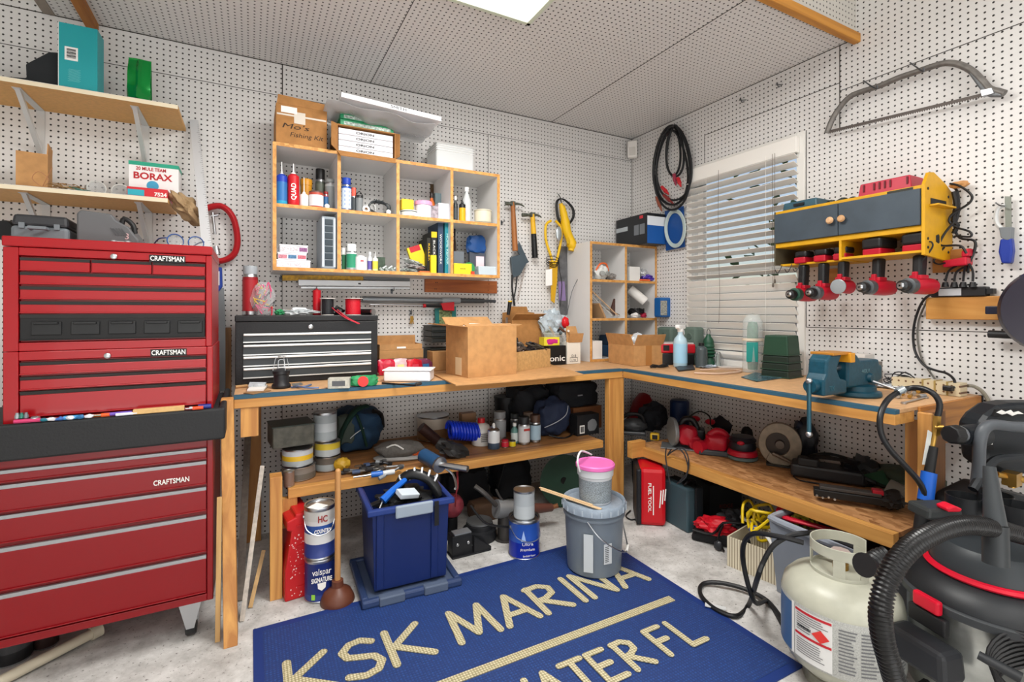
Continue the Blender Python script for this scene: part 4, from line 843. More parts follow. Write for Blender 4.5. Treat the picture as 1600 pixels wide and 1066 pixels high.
T=thing('chalk_reel','silver oval reel hanging between the yellow tools on the back wall','reel',PX(873,365,-.08));m=MB();m.blob((0,0,0),(.025,.012,.05),.03,2,1,3);m.obj('body',mat('#b4bcc0',.3,.7),T)
T=thing('soldering_gun','yellow electric hand tool with black cord hanging on the back wall','power tool',PX(882,350,-.08));o=T.location
m=MB().tr(-o);m.tube([PX(a,b,-.07)for a,b in((878,322),(882,340),(886,362),(893,380),(892,392))],[.022,.026,.032,.03,.036,.02],10);m.cyl(PX(876,318,-.07),PX(880,330,-.07),.014);m.obj('body',YEL,T)
m=MB().tr(-o)
for i in range(4):m.tube([PX(a+i,b,-.05)for a,b in((868,322),(872,345),(884,352),(894,340),(893,325),(880,312),(871,312))],.003,6,cyc=True)
m.tube([PX(a,b,-.03)for a,b in((872,303),(876,310),(878,322))],.003,6);m.obj('cord',BLACK,T)
MB().tr(-o).prism([(p.x,p.z)for p in(PX(a,b,-.09)for a,b in((884,372),(893,371),(895,380),(886,381)))],.001,(0,-.092,0)).obj('label',mat('#c9a116',.5),T)
T=thing('hand_saw','long dark steel saw blade hanging behind the yellow tool','saw',PX(880,450,-.02));o=T.location
m=MB();m.prism(PP(((871,385),(886,385),(887,490),(877,505),(873,470)),-.02,o),.002);m.obj('blade',mat('#6f7073',.4,.6,.1,20,.3),T)
MB().prism(PP(((872,440),(882,440),(884,470),(874,470)),-.024,o),.003,(0,-.004,0)).obj('purple_sleeve',mat('#85719c',.5),T)
MB().tr(-o).tube([PX(a,b,-.04)for a,b in((873,385),(874,420),(878,445),(875,480))],.0028,6).obj('cord',BLACK,T)
T=thing('tin_snips','dark grey utility clamp tool hanging below the wooden hammer','clamp',PX(805,420,-.04));o=T.location
m=MB();m.prism(PP(((811,378),(826,410),(822,412),(806,390)),-.04,o),.01);m.prism(PP(((798,402),(812,398),(822,412),(812,430),(802,434),(800,420)),-.045,o),.022);m.obj('head',mat('#4b5861',.4,.3),T,bevel=.002)
m=MB().tr(-o);m.tube([PX(a,b,-.04)for a,b in((801,430),(800,448),(804,478))],[.008,.006,.007],8);m.tube([PX(a,b,-.04)for a,b in((808,430),(806,450),(803,465))],.005,8);m.obj('handle',BLACK,T)
T=thing('chain','rusty thin chain hanging below the yellow hammer','chain',PX(816,440,-.02));o=T.location
m=MB().tr(-o)
for i in range(11):
 p=PX(820-i*1.1,418+i*5,-.02);m.tube([p+Vector((.004*math.cos(t),(-.004 if i%2 else 0)*math.cos(t),.010*math.sin(t)))for t in[j*PI/4 for j in range(8)]],.0014,5,cyc=True)
m.obj('links',mat('#a5948a',.5,.4),T)
T=thing('file','file with black handle standing behind the big open box on the bench','file',PX(793,498,-.12));o=T.location
m=MB().tr(-o);m.cyl(PX(794,492,-.12),PX(797,472,-.12),.010,.013);m.obj('handle',BLACK,T);MB().tr(-o).cyl(PX(797,472,-.12),PX(797,470,-.12),.0135).obj('collar',YEL,T);MB().tr(-o).box(PX(792,505,-.12),(.014,.004,.07)).obj('blade',STEEL,T)
T=thing('whip_rod','thin bent grey rod leaning against the side of the standing cubby','rod',(xat(893,-.2),-.2,BT));
MB().tube([PX(886,492,-.12)-T.location,PX(894,455,-.12)-T.location,PX(905,432,-.12)-T.location],.0022,6).obj('rod',mat('#55585c',.5),T);MB().cyl(PX(903,436,-.12)-T.location,PX(906,430,-.12)-T.location,.004).obj('tip',BLACK,T)
T=thing('motion_sensor','small white sensor box mounted in the upper room corner','sensor',(-.05,-.06,zat(247,-.05,-.06)));hh=zat(221,-.05,-.06)-zat(247,-.05,-.06)
MB().box((0,0,hh/2),(.07,.05,hh),rz=-.75).obj('housing',mat('#e6e3de',.4),T,bevel=.01);MB().box((-.018,-.018,hh*.35),(.045,.005,hh*.5),rz=-.75).obj('lens',mat('#cfccc6',.3),T,bevel=.003)
BZ=BT+.0015
T_=None
y=-.345;x0,x1=xat(366.5,y),xat(591,y);zt_=zat(492.5,x1,y);xg=xat(380,y)
zz_=lambda py:zat(py,xg,y)
BK=mat('#131417',.45,0,.25,200);DRW=mat('#33393c',.4);SIL=mat('#d2d4d2',.3,.5)
T=thing('black_tool_chest','black metal tool chest with four silver edged drawers on the left end of the bench','tool chest',((x0+x1)/2,y+.14,BZ));o=T.location
hl=zt_-.028
m=MB().tr(-o);m.bb(x0+.002,y+.004,BZ,x1-.002,y+.28,hl-.001);m.obj('body',BK,T,bevel=.003)
MB().tr(-o).bb(x0,y,hl,x1,y+.285,zt_).obj('lid',BK,T,bevel=.004)
xd0,xd1=xat(380,y),xat(579.5,y)
for a,b in((521.5,536),(539,556),(557.5,573.5),(575.5,592)):
 za,zb_=zz_(a),zz_(b);D=MB().tr(-o).bb(xd0,y-.004,zb_,xd1,y+.0035,za).obj('drawer',DRW,T)
 m=MB().tr(-o);m.bb(xd0,y-.012,za-.011,xd1,y-.0042,za);m.obj('drawer_pull',SIL,D,bevel=.003);MB().tr(-o).bb(xd0,y-.007,zb_-.0,xd1,y-.0042,zb_+.005).obj('lower_trim',SIL,D)
MB().tr(-o).lathe([(.011,0),(.011,.004),(.007,.006),(0,.006)],(xat(485.5,y),y+.0035,zat(511,xat(485,y),y)),(0,-1,0),18).obj('lock',STEEL,T)
ZC=zt_+.0003
T,r,h=spray(380,402,416,-.22,ZC,'tall red spray can with grey cap at the left end of the black chest','#8e1a22','#9da3a8','#a3222a',cf=.17)
T=thing('bag_of_ties','clear bag of red, black and yellow wire and clips standing on the black chest','bag',(xat(411,-.25),-.25,ZC));s_=mpp(T.location.x,-.25)
MB().blob((0,0,24*s_),(17*s_,.03,28*s_),.12,3,2,3,flat=.85).obj('clear_film',mat('#d9dadd',.1,alpha=.25),T)
for c,sd,nm in(('#c41f3c',1,'red_wire'),('#d8b030',2,'yellow_wire'),('#26262a',3,'black_wire'),('#d94a7a',5,'pink_wire')):
 random.seed(sd);m=MB()
 for q in range(7):
  p=Vector((random.uniform(-12,12)*s_,random.uniform(-.02,.02),random.uniform(5,42)*s_))
  m.tube([p,p+Vector((random.uniform(-8,8)*s_,0,random.uniform(4,12)*s_)),p+Vector((random.uniform(-9,9)*s_,-.01,random.uniform(-8,10)*s_))],.003,5)
 m.obj(nm,mat(c,.4),T)
tag(MB().blob((xat(466,-.25),-.25,ZC+.014),(.075,.03,.016),.4,3,6,4,flat=.85).obj('plastic_bag',mat('#c9ced0',.3,0,.3,60,.1)),'crumpled clear and white bag on the black chest','bag')
tag(MB().blob((xat(436,-.26),-.27,ZC+.012),(.02,.02,.013),.4,3,8,3,flat=.85).obj('cloth_scrap',mat('#2f8a58',.6)),'small green scrap beside the bag of wires on the black chest','scrap')
tag(MB().bb(xat(446,-.1),-.12,ZC,xat(490,-.1),-.08,ZC+.03).obj('wood_offcut',mat('#9a8468',.7)),'low brown wooden offcut at the back of the black chest','wood')
lat(489,501,451,-.2,ZC,'caulk_tube','red caulk tube standing on the black chest','tube',[('body',[(1,0),(1,.93),(.3,.96),(.18,1)],[RED],[0,0,0])])
def spool(px0,px1,ptop,y,label,c,fl_=None):
 xc=xat((px0+px1)/2,y);r=(px1-px0)/2*mpp(xc,y);h=zat(ptop,xc,y)-ZC
 T=thing('wire_spool',label,'spool',(xc,y,ZC));MB().lathe([(r*1.05,0),(r*1.05,.003),(r*.8,.003),(r*.8,h-.003),(r*1.3,h-.003),(r*1.3,h)],seg=24).obj('flange',mat(fl_,.4),T);MB().lathe([(r*.81,.004),(r,.004),(r,h-.005),(r*.81,h-.005)],seg=24).obj('wire',mat(c,.4,0,.5,220),T);return T
spool(503,521,466,-.26,'spool of black wire on the black chest','#1c1e22','#d9d6cf');spool(540,563,466,-.26,'spool of red wire on the black chest','#c51226','#d9d6cf')
T=thing('torch_head','black tube with steel ring lying beside the red wire spool','tube',(xat(570,-.27),-.28,ZC));MB().cyl((-.02,.05,.016),(.03,-.03,.016),.015).obj('tube',BLACK,T);MB().cyl((.03,-.03,.016),(.034,-.037,.016),.0155).obj('ring',STEEL,T)
tag(MB().blob((xat(527,-.24),-.24,ZC+.02),(.03,.02,.02),.3,3,6,3,flat=.95).obj('black_clip',BLACK),'black clamp lump between the two wire spools','clamp')
T=MB();T.tube([PX(527,484,-.30),PX(533,489,-.335),PX(542,496,-.352),PX(553,502,-.356),PX(562,506,-.358)],.0028,6);T.tube([PX(519,481,-.29),PX(527,488,-.33),PX(540,497,-.357),PX(551,502,-.362),PX(560,506,-.364)],.0024,6);tag(T.obj('red_cable',mat('#c03040',.4)),'red cable hanging over the front of the black chest','cable')
x,y=fl(439.5,606,BZ)
T=thing('lantern','small black camping lantern with wire guard in front of the black chest','lantern',(x,y,BZ));q=mpp(x,y)
MB().lathe([(13*q,0),(14*q,2*q),(13.5*q,5*q),(11*q,8*q),(11*q,21*q),(12.5*q,22*q),(12.5*q,27*q),(6*q,30*q),(3*q,30.5*q),(0,30.5*q)]).obj('body',mat('#1b1c1f',.4),T)
m=MB()
for a in(0,PI/2,PI,1.5*PI):
 c_,s_=math.cos(a+.4),math.sin(a+.4);m.tube([(13*q*c_,13*q*s_,28*q),(9*q*c_,9*q*s_,46*q),(5*q*c_,5*q*s_,49*q)],.0012,5,smooth=0)
m.tube([(5*q*math.cos(t),5*q*math.sin(t),49*q)for t in[i*PI/6 for i in range(12)]],.0012,5,cyc=True);m.tube([(-4*q,0,31*q),(-4*q,0,42*q),(0,0,44*q),(4*q,0,42*q),(4*q,0,31*q)],.0013,5)
m.obj('wire_guard',STEEL,T)
def flat(name,label,cat,pxs,z,t,m,group=None,bev=.001):
 P=[fl(a,b,z)for a,b in pxs];cx=sum(p[0]for p in P)/len(P);cy=sum(p[1]for p in P)/len(P)
 o=MB().prism([(p[0]-cx,p[1]-cy)for p in P],t,(0,0,t/2),(1,0,0),(0,1,0)).obj(name,m,None,bevel=bev,loc=(cx,cy,z));return tag(o,label,cat,group)
flat('wood_shim','thin dark wooden shim lying under the white pads at the bench end','wood',((380,615),(395,617),(424,611),(404,609)),BZ,.003,mat('#8c6a44',.7))
flat('abrasive_pad','lower white pad lying at the left end of the bench','pad',((386,612),(412,611),(418,604),(392,604)),BZ+.0032,.008,mat('#e2e0da',.8,0,.4,60))
flat('abrasive_pad','upper grey and white pad stacked at the left end of the bench','pad',((388,605),(414,604),(416,600),(390,600)),BZ+.0114,.008,mat('#bdc4c8',.8,0,.4,60,.3))
stick('wood_dowel','short tan wooden roll lying at the left corner of the bench','roll',fl(368,607,BZ),fl(386,605,BZ),BZ,.006,mat('#b08a5c',.7))
T=thing('scissors','open scissors with blue grey handles lying in front of the black chest','scissors',(*fl(476,605,BZ),BZ));o=T.location
def V3(px,py,z):return Vector((*fl(px,py,z),z))
m=MB().tr(-o);m.tube([V3(455,605,BZ+.004),V3(476,604,BZ+.004),V3(486,601,BZ+.004)],.004,6);m.tube([V3(458,602,BZ+.008),V3(478,606,BZ+.008),V3(498,606,BZ+.006)],.004,6);m.obj('handles',mat('#5a6d92',.4),T)
MB().tr(-o).prism([(p.x,p.y)for p in(V3(455,604,BZ),V3(470,602,BZ),V3(474,605,BZ),V3(458,607,BZ))],.002,(0,0,BZ+.011),(1,0,0),(0,1,0)).obj('blades',STEEL,T)
def pack(name,label,p0,p1,hpx,z,dpt,m,cat='pack',band=None,group=None,blobby=0):
 a=Vector((*fl(*p0,z),z));b=Vector((*fl(*p1,z),z));d=b-a;h=hpx*mpp(a.x,a.y);ang=math.atan2(d.y,d.x)
 mid=(a+b)/2+Vector((-math.sin(ang),math.cos(ang),0))*dpt/2
 T=thing(name,label,cat,(mid.x,mid.y,z+.0003),ang,group)
 if blobby:MB().blob((0,0,h/2),(d.length/2,dpt/2,h/2),blobby,4,3,3,flat=.92,box=.6).obj('body',m,T)
 else:MB().box((0,0,h/2),(d.length,dpt,h)).obj('body',m,T,bevel=.001)
 if band:MB().box((0,-dpt/2-.0006,h*.5),(d.length*.6,.001,h*.5)).obj('label',band,T)
 return T,d.length,dpt,h
pack('hardware_pack','pale grey hardware pack left of the red and green pack on the bench',(512,608),(546,607),16,BZ,.05,mat('#b9b6aa',.5,var=.25,scale=60),band=mat('#55565a',.5))
T,w,d,h=pack('hardware_pack','green pack with red oval label lying on the bench before the black chest',(549,606),(592,603),17,BZ,.05,mat('#2c8a54',.4,var=.3,scale=50),blobby=.12);MB().lathe([(0,0),(.023,.001),(.023,.003),(0,.003)],(-.01,-d/2-.001,h*.5),(0,-1,.2),20).obj('oval_label',mat('#cf2f2c',.5),T)
T,w,d,h=pack('white_tray','white plastic tray on the bench right of the black chest',(599,597),(672,597),17,BZ,.12,mat('#e4e3e6',.35));T.children[0].modifiers['bevel'].width=.008
MB().tr().box((0,0,h+.003),(w*1.05,d*1.05,.006)).obj('rim',mat('#ececee',.35),T,bevel=.002)
stick('rod','thin black rod lying in front of the white tray','rod',fl(597,600,BZ),fl(650,604,BZ),BZ,.004,BLACK);stick('rod_end','dark steel socket end of a rod beside the white tray','socket',fl(650,604,BZ),fl(657,602,BZ),BZ,.008,DSTEEL)
for i,(px,c,l)in enumerate(((604,'#c21c38','plain red'),(626,'#d9b9bd','clear and white'),(648,'#c81f30','bright red'),(665,'#7a3a54','red and blue'))):
 x=xat(px,-.30);z=BZ;hh=zat(561,x,-.3)-z
 T=thing('screw_pack',l+' pack of screws in the row behind the white tray','pack',(x,-.305+.01*(i%2),z),.05*i,'packs of screws behind the white tray',(-.25,0,.05*i));MB().blob((0,0,hh*.5),(.045,.016,hh*.5),.12,4,i,3,box=.6).obj('bag',mat(c,.25,0,.3,60,.2),T)
 MB().box((0,-.0185,hh*.4),(.035,.0015,hh*.4)).obj('label',mat(('#b5152c','#e2d48c','#c6374c','#3a78b0')[i],.4),T)
x0,x1=xat(592,-.16),xat(660,-.16)
zb=zat(561,x0,-.16);
T=thing('cardboard_box','flat dark cardboard box at the base of the pile right of the black chest','box',((x0+x1)/2,-.10,BZ));MB().box((0,0,(zb-BZ)/2),(x1-x0,.16,zb-BZ)).obj('body',mat('#7c5a3e',.8),T,bevel=.002);h0=zb+.0005
T=openbox('cardboard_box','shallow cardboard tray in the middle of the pile right of the black chest',((x0+x1)/2,-.10,h0),(x1-x0,.15,.045),0,(),CARD);h1=h0+.0455
T=openbox('cardboard_box','open narrow cardboard box topmost of the pile right of the black chest',((x0+x1)/2,-.10,h1),((x1-x0)*.97,.13,.03),0,(('b',-.15,.045),),CARD);MB().box((0,-.0665,.012),(.05,.001,.01)).obj('label',PAPER,T)
for i in range(4):
 x0,x1=xat(670,-.14),xat(708,-.14);T=thing('black_tray',('bottom','second','third','top')[i]+' black plastic tray of the stack behind the big open box','tray',((x0+x1)/2,-.11,BZ+.12+.033*i if i else BZ),0,'black trays stacked behind the big box')
 hh=.118 if i==0 else .031;MB().box((0,0,hh/2),((x1-x0),.16,hh),top=.95).obj('tray',mat('#1a1d1c',.5),T,bevel=.003);MB().box((0,0,hh-.003),(x1-x0+.006,.165,.005)).obj('rim',mat('#242826',.45),T,bevel=.001)
x0,x1=xat(676,-.25),xat(709,-.25)
T=thing('cardboard_box','plain cardboard box standing behind the left side of the big open box','box',((x0+x1)/2+.01,-.2,BZ));hh=zat(550,x0,-.25)-BZ;MB().box((0,0,hh/2),(x1-x0+.02,.1,hh)).obj('body',CARD,T,bevel=.002)
def sheet3(name,label,pxs,z,t,m,cat='cardboard'):
 return flat(name,label,cat,pxs,z,t,m)
flat('cardboard_sheet','large flattened cardboard sheet lying on the bench under the big box','cardboard',((677,586),(712,603.5),(790,598),(912,586.5),(858,570),(740,578)),BZ,.006,CARD)
zS=BZ+.0065
a=V3(731,591,zS);b=V3(807,584,zS);d=b-a;ang=math.atan2(d.y,d.x);w=d.length
c=V3(711,583.5,zS);dd=max(.12,(c-a).length)*1.0;hB=zat(511,a.x,a.y)-zS
nrm=Vector((-math.sin(ang),math.cos(ang),0));mid=(a+b)/2+nrm*(.11)
T=openbox('big_cardboard_box','large plain open cardboard box standing on the flattened sheet in the middle of the bench',(mid.x,mid.y,zS+.0003),(w,.22,hB),ang,(('f',-1.35,.05),('b',.9,.07),('l',1.45,.11),('r',1.4,.04)),CARD,t=.005)
MB().box((-w/2-.0008,-.02,hB*.2),(.001,.06,hB*.35)).obj('label',mat('#d8c09a',.6),T)
tag(MB().blob((mid.x-.02,mid.y,zS+hB-.02),(.08,.07,.03),.25,3,1,3).obj('crumpled_paper',mat('#e3e0dc',.7)),'white paper in the top of the big open box','paper')
a=V3(806,581,BZ+.0065);b=V3(861,573,BZ+.0065);d=b-a;ang=math.atan2(d.y,d.x);h=zat(547,b.x,b.y)-BZ
nrm=Vector((-math.sin(ang),math.cos(ang),0));L_=d.length+.02;mid=b-d.normalized()*L_/2+nrm*.09
T=openbox('tool_carton','low cardboard box full of dark tools right of the big open box',(mid.x,mid.y,BZ+.0066),(L_,.17,h),ang,(),mat('#c39a63',.8,0,.1,60,.15))
cols=('#5a4a40','#2b2a2c','#6d6258','#3c3536','#4a4238','#26282c')
random.seed(5)
for i in range(6):
 p=mid+d.normalized()*(L_*(-.08+.1*i))+nrm*random.uniform(-.05,.04);m=MB().tr((p.x,p.y,BZ+h+.008*(i%3)),(random.uniform(-.6,.6),random.uniform(-.7,.7),random.uniform(0,3)));m.blob((0,0,0),(.045,.026,.022),.3,3,i+40,3)
 m.cyl((.02,0,0),(.085,0,.01),.008);tag(m.obj('metal_fitting',mat(cols[i],.4,.4,.2,60,.3)),('brownish','black','grey brown','dark plum','olive brown','blue black')[i]+' old fitting in the low cardboard box on the bench','fitting','old fittings in the low cardboard box')
x0,x1=xat(800,-.13),xat(842,-.13)
T=openbox('cardboard_box','taller cardboard box with raised rear flap against the back wall',((x0+x1)/2-.0,-.10,BZ),(x1-x0+.04,.13,zat(500,x0,-.13)-BZ),0,(('f',.9,.06),),CARD2)
w=x1-x0+.04;hh=zat(500,x0,-.13)-BZ;MB().prism([(-w/2,0),(w/2,0),(w/2,.045),(.07,.05),(.06,.085),(-.06,.085),(-.07,.05),(-w/2,.045)],.004,(0,.062,hh)).obj('flap',CARD2,T)
xk=xat(865,-.2);q=mpp(xk,-.2)
hh=zat(519,xk,-.2)-BZ
T=thing('clear_tub','clear plastic tub full of odds and ends behind the black lettered box','tub',(xk,-.2,BZ));MB().lathe([(.06,0),(20*q,hh),(21*q,hh),(21*q,hh-.008)],seg=24,close=False).obj('shell',mat('#d2d8d6',.15,alpha=.35),T);
MB().blob((0,0,hh*.55),(17*q,17*q,hh*.42),.2,4,3,3).obj('contents',mat('#7a6f66',.6,0,.8,60,.6),T)
tag(MB().blob((xk-.01,-.2,BZ+hh+.055),(21*q,.05,20*q),.25,3,4,4).obj('plastic_bag',mat('#b7c3cb',.12,0,.5,30,.2,alpha=.8)),'bluish clear plastic bag bulging out of the clear tub','bag')
tag(MB().blob((xat(882,-.24),-.25,zat(504,xat(882,-.24),-.24)),(.026,.022,.036),.08,2,4,3).obj('red_bulb',mat('#c81a22',.15)),'glossy red round light beside the plastic bag','light')
random.seed(9)
for i in range(5):
 p=Vector((xk+random.uniform(-.07,.07),-.26+random.uniform(-.02,.02),BZ+hh-.01+random.uniform(0,.03)));m=MB();m.tr(p,(random.random(),random.random()*2,random.random()*3));m.box((0,0,0),(.07,.012,.012));m.cyl((.03,0,0),(.05,0,0),.009);tag(m.obj('bracket',mat(('#3a4a52','#d8d4cc','#6b4a3a','#2c2c30','#b7b2a8')[i],.4,.3),bevel=.001),('slate','white','brown','black','tan grey')[i]+' small bracket on top of the clear tub','bracket','brackets in the clear tub')
x0,x1=xat(853,-.3),xat(877,-.3);zz=zat(541,x0,-.3);T=thing('candy_box','yellow and pink box lying on the black lettered box','box',((x0+x1)/2,-.25,zz+.0005));hh=zat(528,x0,-.3)-zz;MB().box((0,0,hh/2),(x1-x0,.06,hh)).obj('body',mat('#e3cf35',.5),T,bevel=.001);MB().blob((0,-.03,hh*.5),((x1-x0)*.36,.003,hh*.35),.3,6,1,2).obj('pink_print',mat('#c42a7c',.5),T)
x0,x1=xat(858,-.31),xat(885,-.31);hh=zz-BZ;T=thing('black_carton','black box with white letters ending in onic on the bench','box',((x0+x1)/2,-.24,BZ));MB().box((0,0,hh/2),(x1-x0,.13,hh)).obj('body',BLACK,T,bevel=.001);text('onic',.05,WHITE,T,(0,-.0658,hh*.33),width=(x1-x0)*.88,bold=.0005)
x0,x1=xat(886,-.3),xat(907,-.3);hh=zat(535,x0,-.3)-BZ;w=x1-x0;T=thing('milk_carton','tall white carton with brown folded top beside the standing cubby','carton',((x0+x1)/2,-.26,BZ));MB().box((0,0,hh/2),(w,.08,hh)).obj('body',mat('#dbd5ca',.6),T,bevel=.001)
MB().prism([(-w/2,0),(w/2,0),(w*.35,.1),(-w*.35,.1)],.004,(-.003,-.038,hh+.001),(1,0,0),(0,.25,.97)).obj('flap',CARD,T);MB().prism([(-w/2,0),(w/2,0),(w/2,.06),(-w/2,.06)],.004,(.01,-.041,hh-.002),(1,0,0),(0,-.3,.95)).obj('flap',CARD,T)
text('D-8',.022,DARK,T,(0,-.0404,hh*.36));m=MB();m.tube([(-.028,0,.0),(.028,0,0),(.028,0,.026),(-.028,0,.026)],.0015,4,smooth=0,cyc=True);o=m.obj('printed_frame',DARK,T);o.location=(0,-.0405,hh*.1);text('LT35',.016,DARK,T,(0,-.0404,hh*.17))
g=TCX0+.018;t1,t2=tz[0]+.0085,tz[1]+.0085;tb=BT+.0015+.0165
vX=0
T=thing('respirator_mask','grey respirator mask with orange strap in the top left of the standing cubby','mask',(xat(938,-.22),-.22,t1));q=mpp(T.location.x,-.22)
MB().blob((0,0,12*q),(13*q,.05,12*q),.15,3,2,3,flat=.95).obj('facepiece',mat('#c9cac6',.5),T);MB().tube([(-12*q,-.02,14*q),(-6*q,-.03,24*q),(6*q,-.03,24*q),(12*q,-.02,12*q)],.006,8).obj('strap',mat('#d8622c',.5),T)
for a in(-1,1):MB().lathe([(.0,.016),(.016,.014),(.018,0)],(a*.02,-.045,9*q),(a*.4,-1,0),16).obj('filter',mat('#8d8f8c',.5),T)
tag(MB().blob((xat(955,-.24),-.23,t1+.022),(.035,.04,.022),.2,3,5,3,flat=.95).obj('lens_cover',mat('#8f8a86',.2,alpha=.8)),'smoky plastic cover beside the respirator mask','cover')
carton(984,1000,417,-.245,t1,.1,'white carton in the top right of the standing cubby','#dcdad6')
tag(MB().blob((xat(1004,-.20),-.19,t1+.06),(.035,.04,.03),.3,3,8,3).obj('silver_bag',mat('#b8babc',.3,.3,.5,60)),'silvery bag on the purple bag in the standing cubby','bag')
tag(MB().blob((xat(1010,-.20),-.20,t1+.026),(.05,.05,.026),.22,3,9,4,flat=.9).obj('purple_bag',mat('#4b2e9c',.3,0,.5,60)),'purple bag spilling out of the top right of the standing cubby','bag')
stick('orange_rod','orange plastic handle under the purple bag','handle',(xat(1000,-.25),-.25),(xat(1015,-.25),-.25),t1,.007,mat('#e0602a',.4))
m=MB()
for i,(a,b)in enumerate((((925,455),(965,493)),((924,462),(957,494)),((936,478),(968,492)))):
 tag(MB().cyl(PX(*a,-.2+.015*i),PX(*b,-.235+.01*i),.0035).obj('thin_rod',mat(('#c9a27c','#b3b0ab','#8a7868')[i],.5)),('tan','pale grey','brown')[i]+' thin rod leaning in the middle left of the standing cubby','rod','rods in the standing cubby')
T=MB().tr((xat(934,-.15),-.16,t2),(0,-.5,0));T.box((.0,0,.055),(.012,.15,.11));tag(T.obj('folder',mat('#a8835c',.7)),'brown paper folder leaning in the middle left of the standing cubby','folder')
T=MB().tr((xat(958,-.16),-.16,t2+.02),(0,.5,.3));T.box((0,0,.055),(.09,.01,.10));tag(T.obj('picture_frame',mat('#4a2e26',.4)),'dark brown frame leaning in the middle left of the standing cubby','frame')
tag(MB().bb(xat(958,-.1),-.12,t2,xat(968,-.1),-.05,t2+.16).obj('cardboard_piece',CARD2),'upright cardboard piece at the back of the middle left compartment','cardboard')
T=thing('paper_roll','fat white tube slanting in the middle right of the standing cubby','tube',PX(998,462,-.2));a=PX(984,452,-.15)-T.location;b=PX(1008,472,-.22)-T.location;MB().cyl(a,b,.034,seg=20).obj('tube',mat('#e2dfda',.5),T)
coil('hose_coil','black hose coil under the white tube in the standing cubby',(xat(997,-.22),-.2,t2+.045),.05,.05,4,.006,BLACK,2,.04,(1,0,0),(0,1,0),'hose')
tag(MB().blob((xat(993,-.24),-.235,t2+.017),(.03,.02,.016),.4,5,1,3,flat=.95).obj('white_fitting',mat('#e4dfdc',.5)),'white plastic fittings at the front of the middle right compartment','fittings')
tag(MB().blob((xat(1006,-.24),-.235,t2+.017),(.022,.02,.018),.3,5,4,3,flat=.95).obj('fitting',mat('#a82440',.4)),'dark red cap beside the white fittings in the standing cubby','cap')
T=thing('blue_canister','blue and clear plastic kit hanging beside the right edge of the standing cubby','case',(-.045,yat(1034,-.045),zat(496,-.045,yat(1034,-.045))));q=mpp(T.location.x,-.22)
MB().box((3*q,0,15*q),(24*q,.07,30*q)).obj('shell',mat('#175a9c',.35),T,bevel=.012);MB().box((-4*q,-.037,14*q),(13*q,.004,22*q)).obj('clear_window',mat('#9a9a92',.2,var=.4,scale=100),T,bevel=.002)
T=carton(926,941,533,-.245,tb,.1,'white carton in the bottom left of the standing cubby','#dddad5')
case('tool_case','dark blue tool case at the back of the bottom left compartment','tool case',(xat(950,-.13),-.13,tb),(.08,.12,.15),0,mat('#27425e',.4),mat('#203449',.4),handle=False)
x,y=fl(991,572.5,BZ);a=V3(951,566,BZ);b=V3(991,572.5,BZ);c=V3(1017,568,BZ)
d=b-a;ang=math.atan2(d.y,d.x);w=d.length;dd=(c-b).length;nrm=Vector((-math.sin(ang),math.cos(ang),0));mid=(a+b)/2+nrm*dd/2*.98;hB=zat(541,b.x,b.y)-BZ
T=openbox('cardboard_box','open cardboard box with spread flaps in front of the standing cubby',(mid.x,mid.y,BZ),(w,dd,hB),ang,(('f',.35,.075),('r',.45,.075),('l',.5,.06),('b',.4,.06)),CARD)
MB().box((w/2+.0006,0,hB*.5),(.001,.045,hB)).obj('packing_tape',mat('#a8723c',.3),T)
tag(MB().blob((mid.x+.02,mid.y,BZ+hB+.015),(.06,.05,.05),.35,2.5,7,3).obj('crumpled_paper',mat('#dfe3e6',.6)),'white paper sticking out of the open box before the standing cubby','paper')
zT=TZ1+.0005
a=PX(953,345,-.03);b=xat(1011,-.29)
T=thing('black_and_blue_box','black and blue product box on top of the standing cubby','box',(0,0,zT));xl=xat(955,-.12);xr=xat(1040,-.18);
P0=Vector((xat(955,-.05),-.05));P1=Vector((xat(1011,-.27),-.27));P2=Vector((min(xat(1041,-.16),-.02),-.16));P3=P0+P2-P1
hB=zat(332,P1.x,P1.y)-zT;P1=Vector((xat(1011,-.36),-.36));P2=Vector((-.028,yat(1040,-.028)));e_=(P2-P1).normalized();n_=Vector((-e_.y,e_.x));s_=.1
while 800+FPX*((P1.x+n_.x*s_-CX)*_r[0]+(P1.y+n_.y*s_-CY)*_r[1])/dep(P1.x+n_.x*s_,P1.y+n_.y*s_)>954 and s_<.335:s_+=.005
P0=P1+n_*s_;hB=zat(332,P1.x,P1.y)-zT;P3=P0+P2-P1;mid=(P0+P2)/2;T.location=(mid.x,mid.y,zT)
poly=[(p.x-mid.x,p.y-mid.y)for p in(P0,P1,P2,P3)]
P3l=(min(poly[3][0],-mid.x-.02),min(poly[3][1],-mid.y-.01));pass
MB().prism(poly,hB,(0,0,hB/2),(1,0,0),(0,1,0)).obj('body',mat('#1a1c20',.4),T,bevel=.001)
e1=(P2-P1);n1=Vector((e1.y,-e1.x)).normalized();c1=(P1+P2)/2-mid+n1*.001;a1=math.atan2(e1.y,e1.x)
MB().box((c1.x,c1.y,hB*.42),(e1.length*.98,.001,hB*.82),rz=a1).obj('blue_panel',mat('#1d559e',.4),T);MB().box((c1.x+n1.x*.001,c1.y+n1.y*.001,hB*.75),(e1.length*.98,.001,hB*.3),rz=a1).obj('white_panel',mat('#dadfe4',.4),T)
e0=P1-P0;n0=Vector((e0.y,-e0.x)).normalized();c0=(P0+P1)/2-mid+n0*.001;a0=math.atan2(e0.y,e0.x);u0=e0.normalized()
